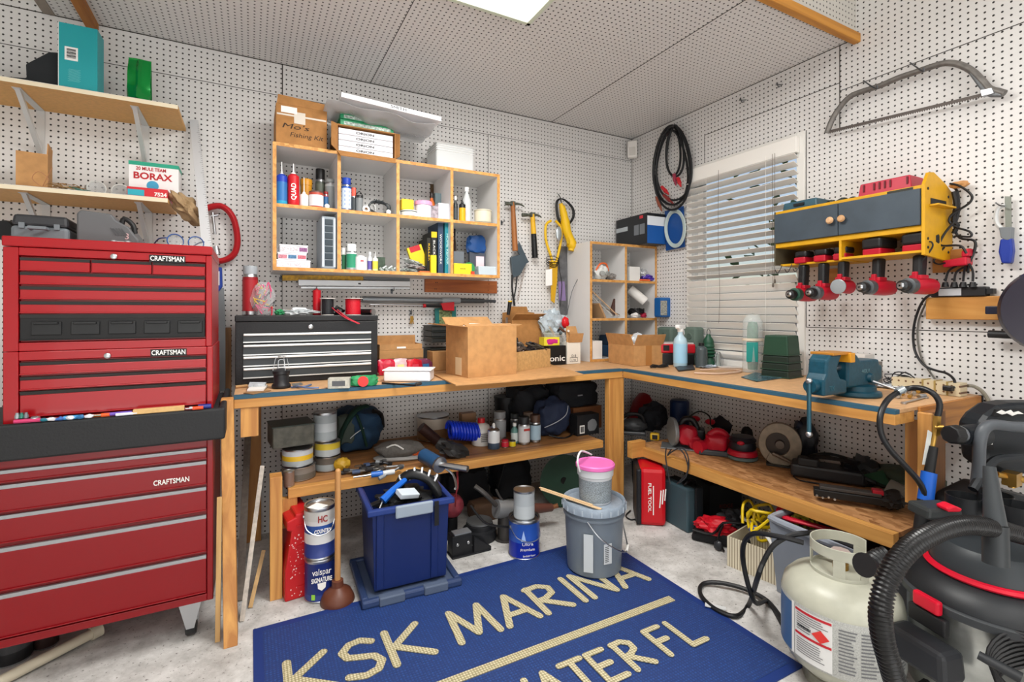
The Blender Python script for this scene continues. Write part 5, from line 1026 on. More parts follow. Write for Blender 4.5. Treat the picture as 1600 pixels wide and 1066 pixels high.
for k_,(s_,zz2,ww,hh2,cc)in enumerate(((-.1,.62,.13,.03,'#aab0b4'),(.06,.5,.05,.07,'#6e747a'),(.12,.5,.05,.07,'#6e747a'),(.11,.9,.035,.02,'#c2303c'))):
 MB().box((c0.x+u0.x*s_,c0.y+u0.y*s_,hB*zz2),(ww,.001,hh2),rz=a0).obj('printed_label',mat(cc,.5),T)
def WX_(px,py,x):y=yat(px,x);return Vector((x,y,zat(py,x,y)))
T=thing('hose_pack','blue card with coiled clear hose hung on the right wall beside the window','hose',WX_(1055,390,-.02));o=T.location
P=[WX_(a,b,-.02)-o for a,b in((1039,330),(1068,322),(1070,386),(1041,392))];MB().prism([(p.y,p.z)for p in P],.006,(0,0,0),(0,1,0),(0,0,1)).obj('card',mat('#15488c',.4),T)
m=MB()
for i in range(4):m.tube([WX_(1055+(13+i)*math.cos(t),357+(25+i*1.5)*math.sin(t),-.03-.006*i)-o for t in[j*PI/8 for j in range(16)]],.0045,6,cyc=True)
m.obj('clear_hose',mat('#c3d2cf',.2,alpha=.8),T)
T=thing('jumper_cables','black jumper cables with red clamps coiled on a hook on the right wall','cables',WX_(1052,195,-.04));o=T.location
CB=mat('#16171a',.5)
m=MB().tr(-o)
loops=[((1050,258),(29,62),.0),((1050,262),(24,58),.3),((1053,255),(27,58),.1),((1052,236),(11,38),0),((1055,236),(13,40),.2),((1050,262),(28,66),-.1)]
for i,((cx_,cy_),(rx_,ry_),sk_)in enumerate(loops):
 m.tube([WX_(cx_+rx_*math.cos(t)*(1-.18*math.sin(-t))+sk_*4*math.sin(2*t),cy_+ry_*math.sin(t),-.03-.014*(i%3))for t in[j*PI/8 for j in range(16)]],.0075,7,cyc=True)
m.obj('cable',CB,T)
for a,b,c_ in(((1034,292),(1045,304),'#b81e28'),((1059,278),(1064,292),'#b81e28'),((1026,308),(1034,330),'#8a4a36'),((1037,305),(1052,318),'#7a2a28'),((1053,272),(1056,290),'#8c2c40')):
 p,q_=WX_(*a,-.06),WX_(*b,-.06);m=MB().tr(-o);m.cyl(p,p.lerp(q_,.6),.011,.014,8);m.cyl(p.lerp(q_,.5),q_,.013,.004,8);m.obj('clamp',mat(c_,.45),T)
o_=MB();o_.tube([WX_(1052,196,0),WX_(1052,199,-.06),WX_(1052,195,-.075)],.003,6);tag(o_.obj('pegboard_hook',DSTEEL),'steel hook carrying the black jumper cables','hook','black pegboard hooks')
def onb(px,py,z=None):
 p=V3(px,py,BZ if z is None else z)
 return p
def obw(px,x):return Vector((x,yat(px,x),BZ))
a=obw(1050,-.20);T=thing('organizer_case','red and black organizer case on the bench left of the window','case',(a.x,a.y,BZ),-.6);q=mpp(a.x,a.y)
MB().box((0,0,9*q),(60*q,.13,18*q)).obj('base_shell',mat('#1b1c1f',.4),T,bevel=.006);MB().box((0,0,25*q),(62*q,.14,14*q)).obj('lid_shell',mat('#c01524',.35),T,bevel=.006);MB().box((-12*q,-.071,26*q),(9*q,.006,8*q)).obj('latch',BLACK,T,bevel=.001)
MB().box((0,0,33*q),(58*q,.12,2*q)).obj('clear_lid',mat('#cfc9c8',.2),T)
coil('black_cable','black cord coiled in front of the red and black case',(onb(1030,575).x,onb(1030,575).y-.0,BZ+.012),.06,.03,3,.0035,BLACK,4,.015,(1,0,0),(0,1,0),'cord')
GG=mat('#5d6f66',.5)
for(px_,x_,w_,top,lb)in((1044,-.07,.13,511,'grey green carrying case behind the spray bottle'),(1084,-.08,.10,511,'tall grey green case standing before the window left corner')):
 yb=yat(px_,x_);hh=zat(top,x_,yb)-BZ;T=thing('carrying_case',lb,'case',(x_,yb,BZ));MB().box((0,0,hh*.5),(.08,w_,hh)).obj('shell',GG,T,bevel=.015);MB().lathe([(.022,0),(.018,.005),(0,.005)],(-.04,.0,hh*.75),(-1,0,0),16).obj('knob',mat('#4a5a52',.5),T)
a=onb(1063,573);T=thing('spray_bottle','clear trigger spray bottle with pale blue liquid on the bench','spray bottle',a,.3);q=mpp(a.x,a.y)
MB().lathe([(10*q,0),(10.5*q,2*q),(10.5*q,38*q),(9*q,44*q),(4*q,50*q),(4*q,54*q)],seg=24).obj('bottle',mat('#bcd9e8',.15,alpha=.8),T)
MB().lathe([(10.7*q,6*q),(10.7*q,36*q)],seg=24,close=False).obj('label',mat('#9cc8e2',.4),T)
m=MB();m.lathe([(4.4*q,54*q),(4.4*q,59*q),(3*q,60*q)]);m.box((1*q,0,62*q),(20*q,7*q,6*q));m.box((-9*q,0,63*q),(4*q,6*q,5*q));m.tube([(4*q,0,60*q),(11*q,0,56*q),(13*q,0,50*q)],1.3*q,6);m.obj('trigger_head',mat('#eceeee',.35),T,bevel=.002)
a=obw(1096,-.2);lat(1087,1105,536,a.y,BZ,'bottle','small dark clear bottle beside the green lantern','bottle',[('body',[(1,0),(1,.7),(.9,.8),(.45,.88)],[mat('#4a5356',.2,alpha=.85)],[0,0,0]),('cap',[(.45,.885),(.45,1)],[BLACK],[0])])
a=obw(1107,-.11);T=thing('lantern','green ribbed camping lantern on the bench before the window','lantern',(a.x,a.y,BZ));q=mpp(a.x,a.y);GL=mat('#1d4a36',.45)
m=MB();pr=[(11*q,0),(12*q,4*q),(9*q,12*q)];
for i in range(6):pr+=[(8*q,(14+i*5)*q),((12-i)*q,(16+i*5)*q),((12-i)*q,(17+i*5)*q)]
pr+=[(4*q,46*q),(3*q,50*q),(0,50*q)];m.lathe(pr);m.obj('body',GL,T)
m=MB();m.tube([(3.5*q*math.cos(t),0,(53+5*math.sin(t))*q)for t in[j*PI/6 for j in range(12)]],.002,6,cyc=True);m.obj('hanging_ring',DSTEEL,T)
T=thing('lantern','small wire cage lantern right of the green lantern','lantern',obw(1122,-.1));q=mpp(T.location.x,T.location.y);m=MB()
for i in range(6):a_=i*PI/3;m.tube([(6*q*math.cos(a_),6*q*math.sin(a_),0),(7*q*math.cos(a_),7*q*math.sin(a_),14*q),(2*q*math.cos(a_),2*q*math.sin(a_),24*q)],.002,5)
m.obj('cage',STEEL,T);MB().lathe([(5*q,0),(5*q,4*q),(3*q,8*q),(3*q,20*q),(0,21*q)]).obj('lamp',mat('#8c9490',.3),T)
flat('tablet','thin dark rectangular pad lying on the bench below the spray bottle','pad',((1055,575),(1060,581),(1086,578),(1082,571)),BZ,.008,mat('#2c3236',.5))
stick('marker_pen','black marker lying on the white plastic bag','pen',fl(1092,571,BZ+.006),fl(1114,568,BZ+.006),BZ+.012,.004,BLACK)
tag(MB().blob((onb(1105,574).x,onb(1105,574).y,BZ+.007),(.06,.045,.008),.4,6,3,4,flat=.9).obj('plastic_bag',mat('#d3dae4',.2,0,.5,60)),'flat crumpled clear bag lying on the bench before the window','bag')
m=MB();m.tube([onb(1094,578,BZ+.006),onb(1120,577,BZ+.016),onb(1150,578,BZ+.006),onb(1156,581,BZ+.006),onb(1125,584,BZ+.006),onb(1085,583,BZ+.006)],.005,7,smooth=5);tag(m.obj('hose_loop',mat('#c3a894',.5)),'tan rubber hose loop lying on the bench before the window','hose')
flat('grey_strip','long pale grey strip lying along the window on the bench','strip',((1098,570),(1096,574),(1160,576),(1160,572)),BZ,.008,mat('#cfc9c4',.5))
a=obw(1176,-.13);T=thing('brush_tube','tall clear tube with green brush and teal label standing before the window','tube',(a.x,a.y,BZ),-.85);q=mpp(a.x,a.y)
MB().lathe([(14*q,0),(15*q,2*q),(14*q,80*q),(9*q,89*q),(0,92*q)],seg=24).obj('clear_tube',mat('#dce6e6',.08,alpha=.3),T)
MB().lathe([(7*q,4*q),(8*q,20*q),(8*q,70*q),(6*q,78*q),(0,79*q)]).obj('brush',mat('#2f6b45',.7,0,.9,120,.4),T);MB().box((-2*q,-14.2*q,32*q),(16*q,.002,30*q)).obj('label',mat('#1c8c84',.4),T);MB().lathe([(15.2*q,49*q),(15.2*q,53*q)],close=False).obj('band',mat('#d8cbb8',.5),T)
a=obw(1221,-.17);T0=Vector((a.x,a.y,BZ));q=mpp(a.x,a.y)
for i in range(4):
 T=thing('plant_pot',('lowest','second lowest','second highest','topmost')[i]+' dark green square pot of the upturned stack on the bench','plant pot',T0+Vector((0,0,i*11.2*q)),.12,'upturned green pots');hh=31*q if i==3 else 11*q;w0=(44-i*1.3)*q
 MB().box((0,0,hh/2),(w0*.97,w0*.97,hh),top=.9 if i==3 else .975).obj('pot',mat('#1c3f2e' if i==3 else '#16261e',.5),T,bevel=.006);MB().box((0,0,.003),(w0*1.03,w0*1.03,.005)).obj('rim',mat('#1f3a2c',.5),T,bevel=.001)
flat('seed_packet','teal and white packet lying flat on the bench near the pots','packet',((1158,590),(1182,597),(1232,590),(1180,583)),BZ,.004,mat('#3c5c66',.25,var=.6,scale=30))
Z5=SZ+.0415
def s5(px,py):return V3(px,py,Z5)
def tin(px,py,wpx,hpx,z,label,cols,name='tin',cat='tin',group=None,n=None,off=0,seg=28):
 a=V3(px,py,z);q=mpp(a.x,a.y);r=wpx/2*q;a=a+Vector((0,r*.9,0));q=mpp(a.x,a.y);r=wpx/2*q;h=hpx*q
 T=thing(name,label,cat,a+Vector((0,0,.0004)),0,group);n=len(cols);pr=[(r*.97,0)];ix=[];ms=[STEEL]+[c if not isinstance(c,str)else mat(c,.35)for c in cols]
 pr+=[(r,h*.02),(r,h*.06)];ix+=[0,0]
 for i in range(n):pr.append((r*.995,h*(.06+.84*(i+1)/n)));ix.append(i+1)
 pr+=[(r*1.01,h*.93),(r*1.01,h*.97),(r*.93,h*.97),(r*.9,h*.93)];ix+=[0,0,0,0]
 b=MB().lathe(pr,mats=ix,seg=seg,close=False).obj('body',ms,T);MB().lathe([(0,h*.935),(r*.895,h*.935),(r*.88,h*.95),(0,h*.95)],seg=seg).obj('lid',STEEL,T)
 MB().lathe([(0,0),(r*.96,0),(r*.96,.001),(0,.001)],seg=seg).obj('bottom',STEEL,T)
 return T,r,h,a
T,r,h,a=tin(469,752,49,21,Z5,'silver putty tin with dark label, lower of the left pair on the shelf',('#5a544c','#77706a'))
T2_=tin(469,752,49,29,Z5+h,'yellow and silver putty tin, upper of the left pair on the shelf',('#9aa0a2','#d2a92a','#b8bcc0'))[0];T2_.location=(a.x-.005,a.y,Z5+h+.001);hh2=29*mpp(a.x,a.y)
T,r,h,a3=tin(514,737,40,22,Z5,'silver tin at the base of the right column of tins on the shelf',('#8f9698','#5c5650'))
t_=tin(514,737,38,22,Z5,'middle tin with yellow band in the right column of tins on the shelf',('#a8aeb2','#c9b23a'))[0];t_.location=(a3.x,a3.y,Z5+h+.001)
t_=tin(510,737,35,46,Z5,'tall grey ribbed can on top of the right column of tins',('#9aa2a6','#b5bcc0','#98a0a4'),name='can',cat='can')[0];t_.location=(a3.x-.01,a3.y,Z5+2*h+.002)
T=thing('plastic_box','dark olive box wrapped in plastic on top of the left tins','box',(a.x-.03,a.y+.05,Z5+.098),.1);T.location.z=T2_.location.z+hh2+.001;MB().box((0,0,.045),(.17,.16,.09)).obj('box',mat('#4c4a40',.35,0,.2,40,.3),T,bevel=.004);MB().box((0,0,.092),(.175,.165,.004)).obj('lid',mat('#243028',.4),T)
tin(452,762,16,25,Z5,'small rusty brown can at the front left of the shelf',('#7a6052',),name='can',cat='can',seg=16)
a=s5(568,712);q=mpp(a.x,a.y+.12)
T=thing('backpack','dark blue and green backpack lying on the lower shelf','backpack',(a.x,a.y+.17,Z5));NB=mat('#1f3c58',.8,0,.4,50);DG=mat('#17382e',.8,0,.4,50)
MB().blob((0,0,32*q),(38*q,.13,33*q),.12,2,3,4,flat=.95,box=.25).obj('pack_body',NB,T)
m=MB();m.tube([(-34*q,-.10,8*q),(-28*q,-.13,40*q),(-10*q,-.13,66*q),(8*q,-.10,70*q)],.028,8,flat=.4);m.tube([(-8*q,-.14,60*q),(0,-.15,35*q),(6*q,-.14,12*q)],.018,8,flat=.4);m.obj('strap',DG,T)
MB().blob((-22*q,-.1,38*q),(14*q,.03,22*q),.1,2,5,3,box=.5).obj('side_pocket',mat('#46504a',.8),T);m=MB();m.tube([(-18*q,-.145,26*q),(-10*q,-.15,33*q),(2*q,-.15,40*q)],.0025,6);m.obj('zip',mat('#b8bcc0',.5),T)
MB().tube([(20*q,-.08,60*q),(34*q,-.05,52*q),(38*q,-.03,30*q)],.012,8).obj('handle',BLACK,T)
def lump(name,label,cat,px,py,r,m,seed=1,amp=.25,fq=3,sub=3,box=0,rot=(0,0,0),z=None,group=None,back=0):
 z=Z5 if z is None else z;a=V3(px,py,z);o=MB().tr((a.x,a.y+r[1]+back,z+r[2]*.93),rot).blob((0,0,0),r,amp,fq,seed,sub,box=box).obj(name,m);return tag(o,label,cat,group)
lump('glove','yellow rubber piece beside the tins on the lower shelf','glove',536,738,(.035,.03,.03),mat('#b08a22',.4),4,.18)
T=thing('shoe','grey and black sneaker lying on the lower shelf right of the backpack','shoe',s5(628,722)+Vector((0,.05,.0)),-.25)
MB().tr((0,0,.05)).blob((0,0,0),(.12,.045,.045),.12,2,3,3).obj('upper',mat('#55524f',.7,0,.3,80,.2),T);MB().tr((0,0,.01)).blob((0,0,0),(.125,.048,.012),.04,2,3,3,box=.4).obj('sole',mat('#8c8a88',.6),T);MB().tube([(-.06,-.03,.07),(-.02,-.045,.085),(.02,-.045,.06)],.004,6).obj('laces',mat('#d0d0cd',.6),T)
random.seed(21)
for i in range(14):
 px=545+random.uniform(0,70);py=726+random.uniform(0,18);a=V3(px,py,Z5);an=random.uniform(-.5,.6);l=random.uniform(.025,.05)
 m=MB().tr((a.x,a.y,Z5+.008+.012*random.random()),(random.uniform(-.3,.3),random.uniform(-.3,.3),an));m.cyl((-l,0,0),(l,0,0),.006);m.box((l,0,0),(.02,.022,.012));m.mat(1).cyl((-l*1.6,0,0),(-l*.9,0,0),.009)
 tag(m.obj('hand_tool',[mat(('#8d8f92','#6d6a66','#3c3d40')[i%3],.35,.8),mat(('#2a2a2c','#5b4a3a','#7d8084','#3a4a6a')[i%4],.5)]),'small metal hand tool in the loose pile before the backpack on the lower shelf','tool','loose hand tools on the lower shelf')
T=thing('screwdriver','screwdriver with blue and clear handle at the front of the lower shelf','screwdriver',s5(596,741));o=T.location
MB().tr(-o).cyl(V3(580,742,Z5+.014),V3(598,740,Z5+.014),.013).obj('blue_grip',mat('#1d5cb0',.3),T);MB().tr(-o).cyl(V3(598,740,Z5+.014),V3(616,737,Z5+.014),.012).obj('handle',mat('#c3c6c8',.2),T);MB().tr(-o).cyl(V3(552,746,Z5+.012),V3(580,742,Z5+.014),.004).obj('shaft',STEEL,T)
lump('orange_tool','orange and black tool behind the grey sneaker','tool',655,718,(.05,.03,.02),mat('#a8481e',.4),7)
T,r,h,a=tin(684,690,50,38,Z5,'white plastic bucket at the back of the lower shelf',('#8a6a4c','#c8beb0'),name='bucket',cat='bucket')
T=thing('caulking_gun','blue barrel gun with steel nozzle overhanging the shelf front','gun',s5(676,722));o=T.location
A=V3(662,712,Z5+.05);B=V3(686,726,Z5+.035);MB().tr(-o).cyl(A,B,.034,seg=20).obj('barrel',mat('#24466a',.35),T);MB().tr(-o).cyl(B,B+(B-A).normalized()*.01,.037,seg=20).obj('ring',STEEL,T)
MB().tr(-o).cyl(B,V3(731,733,Z5+.03),.014).obj('rod',STEEL,T);MB().tr(-o).tube([V3(697,733,Z5+.02),V3(708,742,Z5+.01),V3(713,760,Z5+.0),V3(711,764,Z5+.0)],.005,7).obj('hook',STEEL,T)
m=MB();a=s5(675,702);m.tr((a.x,a.y+.03,Z5+.07),(0,.75,0));m.cyl((-.07,0,0),(.07,0,0),.028);tag(m.obj('dark_tube',mat('#3a2420',.45)),'dark brown tube leaning above the blue barrel gun','tube')
lump('power_tool','black power tool lying before the blue hose on the lower shelf','power tool',712,718,(.085,.04,.04),mat('#2b2b2c',.5,0,.3,40,.2),3,.25,2.5,3,.3,(0,.5,.1))
a=s5(733,700);T=MB();T.tube([Vector((a.x-.10+.012*i/8,a.y+.04+.045*math.cos(i*PI/4),Z5+.10+.045*math.sin(i*PI/4)))+Vector((i*.0006,0,-i*.0004))for i in range(88)],.0085,7,smooth=2);tag(T.obj('coiled_air_hose',mat('#1435c4',.3)),'bright blue coiled air hose on the lower shelf','hose')
T=lat(737,767,657,-.36,Z5,'jug','white plastic jug with red cap on the lower shelf','jug',[('body',[(.95,0),(1,.03),(1,.62),(.8,.8),(.35,.9)],[mat('#d5d3cf',.4)],[0,0,0,0]),('cap',[(.38,.91),(.38,1.1)],[mat('#b81c22',.4)],[0])])[0]
lines(T,0,-.062,.05,.06,.05,5,DARK,'printed_label')
carton(722,744,646,-.25,Z5,.05,'tan carton at the back of the lower shelf behind the blue hose','#8a6a4e')
g='spray cans on the lower shelf'
T,r,h=lat(762,781,661,-.47,Z5,'spray_can','white spray can with bare metal nozzle at the front of the lower shelf','spray can',[('body',[(.95,0),(1,.02),(1,.25),(1,.70),(.97,.74),(.5,.82),(.5,.86)],[STEEL,mat('#39485a',.4),mat('#d3d6d8',.4)],[0,1,2,0,0,0]),('nozzle',[(.25,.86),(.22,.95),(.12,1)],[WHITE],[0,0])],g)
spray(771,791,643,-.30,Z5,'tall grey capped spray can behind the bare nozzle can on the shelf','#8e9193','#8a8c8e','#a2a5a8',g)
spray(783,795,687,-.47,Z5,'small red bottle on the lower shelf','#b81c30','#a8182a',group=g,name='bottle')
spray(795.5,806,688,-.48,Z5,'small yellow bottle on the lower shelf','#d9c21c','#2a2a20',group=g,name='bottle',cf=.12)
bottle(798,810,661,-.42,Z5,'slim green and white bottle on the lower shelf','#5f8a84','#e4e4e2','#cdd6d4')
T,r,h=spray(809.5,828,651,-.46,Z5,'spray can with black cap and red print on the lower shelf','#b3b6b8','#1a1b1d','#c9cbcd',g,cf=.27);MB().box((0,-r,h*.55),(r*1.1,.003,h*.08)).obj('red_print',mat('#b03a34',.5),T)
T,r,h=spray(827.5,845,648,-.45,Z5,'spray can with brown cap and blue print on the lower shelf','#2a2a2c','#4a3428','#9fb8c8',g,cf=.27)
spray(817,834,644,-.32,Z5,'spray can with tan cap behind the pair of large spray cans','#8c8c8c','#7d6c5e',None,g)
spray(797,812,646,-.26,Z5,'spray can with dark grey cap at the back of the lower shelf','#4c5052','#3a3e40',None,g)
FB_=mat('#16181d',.8,0,.4,50);NV=mat('#1c2740',.75,0,.4,50)
lat(772,810,619,-.12,Z5,'bucket','black bucket at the back of the lower shelf','bucket',[('body',[(.85,0),(1,.97),(1.03,.98),(1.03,1)],[mat('#131416',.5)],[0,0,0])])
def bag(px0,px1,ptop,y,z,dpt,label,m,name='bag',seed=1,box=.4,amp=.1,cat='bag',hz=None):
 x0,x1=xat(px0,y),xat(px1,y);h=zat(ptop,x0,y)-z;T=thing(name,label,cat,((x0+x1)/2,y+dpt/2,z));MB().blob((0,0,h*.5),((x1-x0)/2,dpt/2,h*.52),amp,2.5,seed,4,flat=.96,box=box).obj('bag_body',m,T);return T,x1-x0,h
T,w,h=bag(809,866,606,-.3,Z5,.24,'large black padded bag at the back of the lower shelf',FB_,seed=3);MB().tube([(-w*.3,-.1,h*.9),(0,-.13,h*1.02),(w*.3,-.1,h*.9)],.006,6).obj('handle',BLACK,T)
T,w,h=bag(847,898,628,-.44,Z5,.16,'navy blue tool bag with white piping on the lower shelf',NV,seed=6,box=.2);MB().tube([(-w*.4,-.07,h*.3),(-w*.1,-.1,h*.45),(w*.2,-.09,h*.6),(w*.35,-.06,h*.8)],.0025,6).obj('piping',mat('#a9adb5',.5),T);MB().tube([(-w*.3,-.08,.02),(w*.1,-.11,.0),(w*.5,-.08,.02)],.005,6).obj('strap',BLACK,T)
carton(896,940,636,-.36,Z5,.2,'brown wooden box under the black camera bag on the lower shelf','#7c4f30')
zc_=zat(636,xat(918,-.36),-.36);T,w,h=bag(872,938,601,-.36,zc_,.18,'black camera bag on top of the brown wooden box',FB_,'camera_bag',8,.7,.05);MB().box((0,-.095,h*.5),(.035,.003,.008)).obj('logo_patch',mat('#8d9094',.5),T)
T,w,d,h=carton(902,936,648,-.47,Z5,.08,'small black box with white label at the right end of the lower shelf','#1c1d20');barcode(T,-w*.28,-d/2-.0006,h*.3,w*.22,h*.4);MB().blob((w*.18,-d/2,h*.45),(w*.22,.001,h*.3),.1,3,1,2).obj('picture',mat('#77797c',.5),T)
def fl3(px,py,z=0.0):return Vector((*fl(px,py,z),z))
a=fl3(436,943);b=fl3(477,938)
T=thing('red_tool_case','paint spattered red plastic case standing upright on the floor','case',((a.x+b.x)/2+.01,(a.y+b.y)/2+.11,0),.12);w=(b-a).length;h=zat(794,a.x,a.y+.1)
RC=mat('#b5171b',.4,0,.1,30);m=MB();m.prism([(-w/2,0),(w/2,0),(w/2,h),(-w*.1,h),(-w*.1,h*.96),(-w*.42,h*.93),(-w*.42,h*.82),(-w*.25,h*.8),(-w/2,h*.35)],.2,(0,0,0));m.obj('shell',RC,T,bevel=.006)
m=MB()
for i in range(4):m.box((w*.2,-.102,h*(.14+.24*i)),(w*.5,.004,.008))
m.box((w*.28,-.102,h*.5),(.006,.005,h*.95));m.obj('rib',RC,T)
random.seed(3);m=MB()
for i in range(60):m.lathe([(random.uniform(.001,.0035),0),(0,.0006)],(random.uniform(-w*.35,w*.4),-.1002,random.uniform(.01,h*.75)),(0,-1,0),6)
o_=m.obj('paint_spots',mat('#e0b8b4',.6),T);o_['kind']='stuff'
def paintcan(px,py,wpx,ptop,z,label,cols,y=None,handle=True,lid=True,open_=False,ring='#b9bcc0'):
 a=V3(px,py,z)if y is None else Vector((xat(px,y),y,z));q=mpp(a.x,a.y);r=wpx/2*q
 if y is None:a=a+Vector((.3*r,.85*r,0));q=mpp(a.x,a.y);r=wpx/2*q;a.x=xat(px,a.y)
 h=zat(ptop,a.x,a.y)-z;T=thing('paint_can',label,'paint can',a+Vector((0,0,.0005)));n=len(cols);pr=[(r*.98,0),(r*1.01,h*.01),(r*1.01,h*.03),(r*.985,h*.04)];ix=[0,0,0];zz=h*.04
 for f_,c in cols:zz+=f_*h*.88;pr.append((r*.985,zz));ix.append(len(set(ix))and max(ix)+1)
 pr+=[(r*1.01,h*.94),(r*1.02,h*.975),(r*1.0,h),(r*.9,h),(r*.88,h*.96)];ix+=[0]*5
 ms=[STEEL]+[mat(c,.35)for f_,c in cols]
 if open_:pr+=[(r*.88,h*.3),(0,h*.3)];ix+=[0,n+1];ms.append(mat('#4a423e',.5))
 MB().lathe(pr,mats=ix,seg=32,close=False).obj('body',ms,T)
 if lid:MB().lathe([(0,h*.955),(r*.87,h*.955),(r*.86,h*.98),(r*.78,h*.98),(r*.76,h*.965),(0,h*.965)],seg=32).obj('lid',STEEL,T)
 if handle:
  m=MB();m.tube([(-r*1.0,-.0,h*.78),(-r*.9,-r*.75,h*.6),(-r*.2,-r*1.15,h*.5),(r*.6,-r*.98,h*.56),(r*1.0,0,h*.78)],.0022,6,smooth=4);m.obj('handle',STEEL,T)
  m=MB()
  for s_ in(-1,1):m.lathe([(.008,0),(.008,.004),(0,.006)],(s_*r,0,h*.78),(s_,0,0),12)
  m.obj('handle_ear',STEEL,T)
 return T,r,h,a
T,r,h,a=paintcan(501,941,47,866,0,'dark blue paint can with white lettering, lower of the stacked pair',((.16,'#2e3f80'),(.84,'#1b2c6e')),handle=False)
al=-.25
def onCan(T,s,r,z,size,w,m=None,ang=-.35,**k):return text(s,size,m or WHITE,T,(r*1.0*math.sin(ang),-r*1.0*math.cos(ang)-.0008,z),(PI/2,0,ang),width=w,**k)
onCan(T,'valspar',r,h*.74,.035,r*1.15,ang=-.05);onCan(T,'SIGNATURE',r,h*.55,.025,r*1.25,ang=-.05,bold=.0006)
MB().prism([(-.016,.03),(.016,.03),(.014,.01),(0,0),(-.014,.01)],.002,(-r*.05,-r-.0006,h*.3)).obj('crest',WHITE,T);MB().box((-r*.55,-r*.86,h*.15),(.014,.002,.02),rz=-.5).obj('green_mark',mat('#8cc63f',.5),T)
T,r,h,a2=paintcan(500,941,46,786,h+.001,'white and blue labelled paint can, upper of the stacked pair',((.30,'#2a3a7a'),(.22,'#cfcfcf'),(.18,'#21468c'),(.30,'#c6c4c4')),y=a.y)
onCan(T,'HC',r,h*.78,.035,r*.6,mat('#8a2a2a',.5),.05,bold=.001);onCan(T,'COUNTRY',r,h*.555,.022,r*1.05,ang=.05,bold=.0005)
MB().lathe([(r*1.0,h*.74),(r*1.003,h*.92)],seg=32,close=False).obj('label_top',mat('#b9b7b4',.5),T)
tag(flat('paint_card','folded pale card lying on top of the upper paint can','card',((480,794),(497,797),(513,790),(495,786)),T.location.z+h+.001,.002,PAPER),'folded pale card lying on top of the upper paint can','card')
a=fl3(530,948)+Vector((0,.04,0));q=mpp(a.x,a.y);T=thing('plunger','wooden handled plunger with brown rubber cup standing on the floor','plunger',a);r=25*q
MB().lathe([(r*1.0,0),(r*1.03,.006),(r*.97,.02),(r*.8,.042),(r*.45,.055),(r*.36,.06),(r*.34,.085),(r*.25,.087),(0,.087)],seg=32).obj('cup',mat('#5e3322',.45),T)
b=Vector((xat(528,a.y+.0),a.y,zat(737,a.x,a.y)))-a;MB().cyl((0,0,.06),b,.0115,.0115).obj('handle',wood('#c79660','#a8743e',2),T);MB().blob(b,.0118,0,1,0,2).obj('handle_tip',wood('#c79660','#a8743e',2),T)
zl_=.03;a=fl3(585,928,zl_);b=fl3(697,901,zl_);d=b-a;ang=math.atan2(d.y,d.x);w=d.length;nrm=Vector((-math.sin(ang),math.cos(ang),0));dd=.27;mid=(a+b)/2+nrm*dd/2;hB=zat(797,a.x,a.y)-zl_
T=thing('spare_bin_cover','blue grey plastic lid lying on the floor under the blue storage bin','lid',(mid.x,mid.y,0),ang);LB=mat('#2c3d62',.45);MB().box((0,0,.012),(w+.10,dd+.10,.024)).obj('panel',mat('#45526c',.5),T,bevel=.008)
m=MB()
for s_ in(-1,1):m.box((0,s_*(dd/2+.04),.02),(w+.11,.028,.03));m.box((s_*(w/2+.04),0,.02),(.028,dd+.06,.03))
m.obj('rim',LB,T,bevel=.008)
for s_ in(-.3,.3):MB().box((s_*w,-dd/2-.045,.022),(.1,.035,.034)).obj('clip',mat('#4f5b70',.5),T,bevel=.005)
T=thing('storage_bin','dark blue plastic storage bin full of black gear standing on its lid','bin',(mid.x,mid.y,zl_+.006),ang);NBL=mat('#12255c',.38);t=.006
m=MB();tp=1.06;W2,D2=w,dd
def wallp(m,p0,p1,t_):m.prism([(0,0),(1,0),(1,1),(0,1)],0,(0,0,0))
V_=lambda x,y,z:m.v((x,y,z))
k1=1.0;k2=1.07
lo=[V_(x*W2/2,y*D2/2,0)for x,y in((-1,-1),(1,-1),(1,1),(-1,1))];hi=[V_(x*W2/2*k2,y*D2/2*k2,hB)for x,y in((-1,-1),(1,-1),(1,1),(-1,1))]
hi2=[V_(x*(W2/2*k2-t),y*(D2/2*k2-t),hB)for x,y in((-1,-1),(1,-1),(1,1),(-1,1))];lo2=[V_(x*(W2/2-t),y*(D2/2-t),.006)for x,y in((-1,-1),(1,-1),(1,1),(-1,1))]
m.f(lo[::-1],False);m.f(lo2,False)
for i in range(4):j=(i+1)%4;m.f([lo[i],lo[j],hi[j],hi[i]],False);m.f([hi[i],hi[j],hi2[j],hi2[i]],False);m.f([hi2[i],hi2[j],lo2[j],lo2[i]],False)
m.obj('shell',NBL,T,bevel=.004,recalc=True)
m=MB();kx,ky=W2/2*k2,D2/2*k2
for s_ in(-1,1):m.box((0,s_*(ky+.008),hB-.012),(kx*2+.04,.02,.026));m.box((s_*(kx+.008),0,hB-.012),(.02,ky*2+.0,.026))
m.obj('rim',mat('#1c3474',.4),T,bevel=.006)
for s_ in(-.43,.32):MB().box((s_*w,-D2/2*1.03-.003,hB*.5),(.03,.014,hB*.96),rx=.035).obj('rib',NBL,T,bevel=.004)
MB().box((w*.02,-ky-.02,hB-.02),(w*.52,.014,.05)).obj('latch',mat('#8e9aa8',.4),T,bevel=.006)
m=MB()
zt3=zl_+hB
def inbin(dx,dy,dz):return mid+Vector((math.cos(ang),math.sin(ang),0))*dx+nrm*dy+Vector((0,0,zt3+dz-mid.z))
tag(MB().blob(inbin(.0,.02,-.04),(.11,.085,.05),.3,3,4,4).obj('black_jacket',mat('#161719',.6,0,.6,40)),'black crumpled gear filling the blue storage bin','gear')
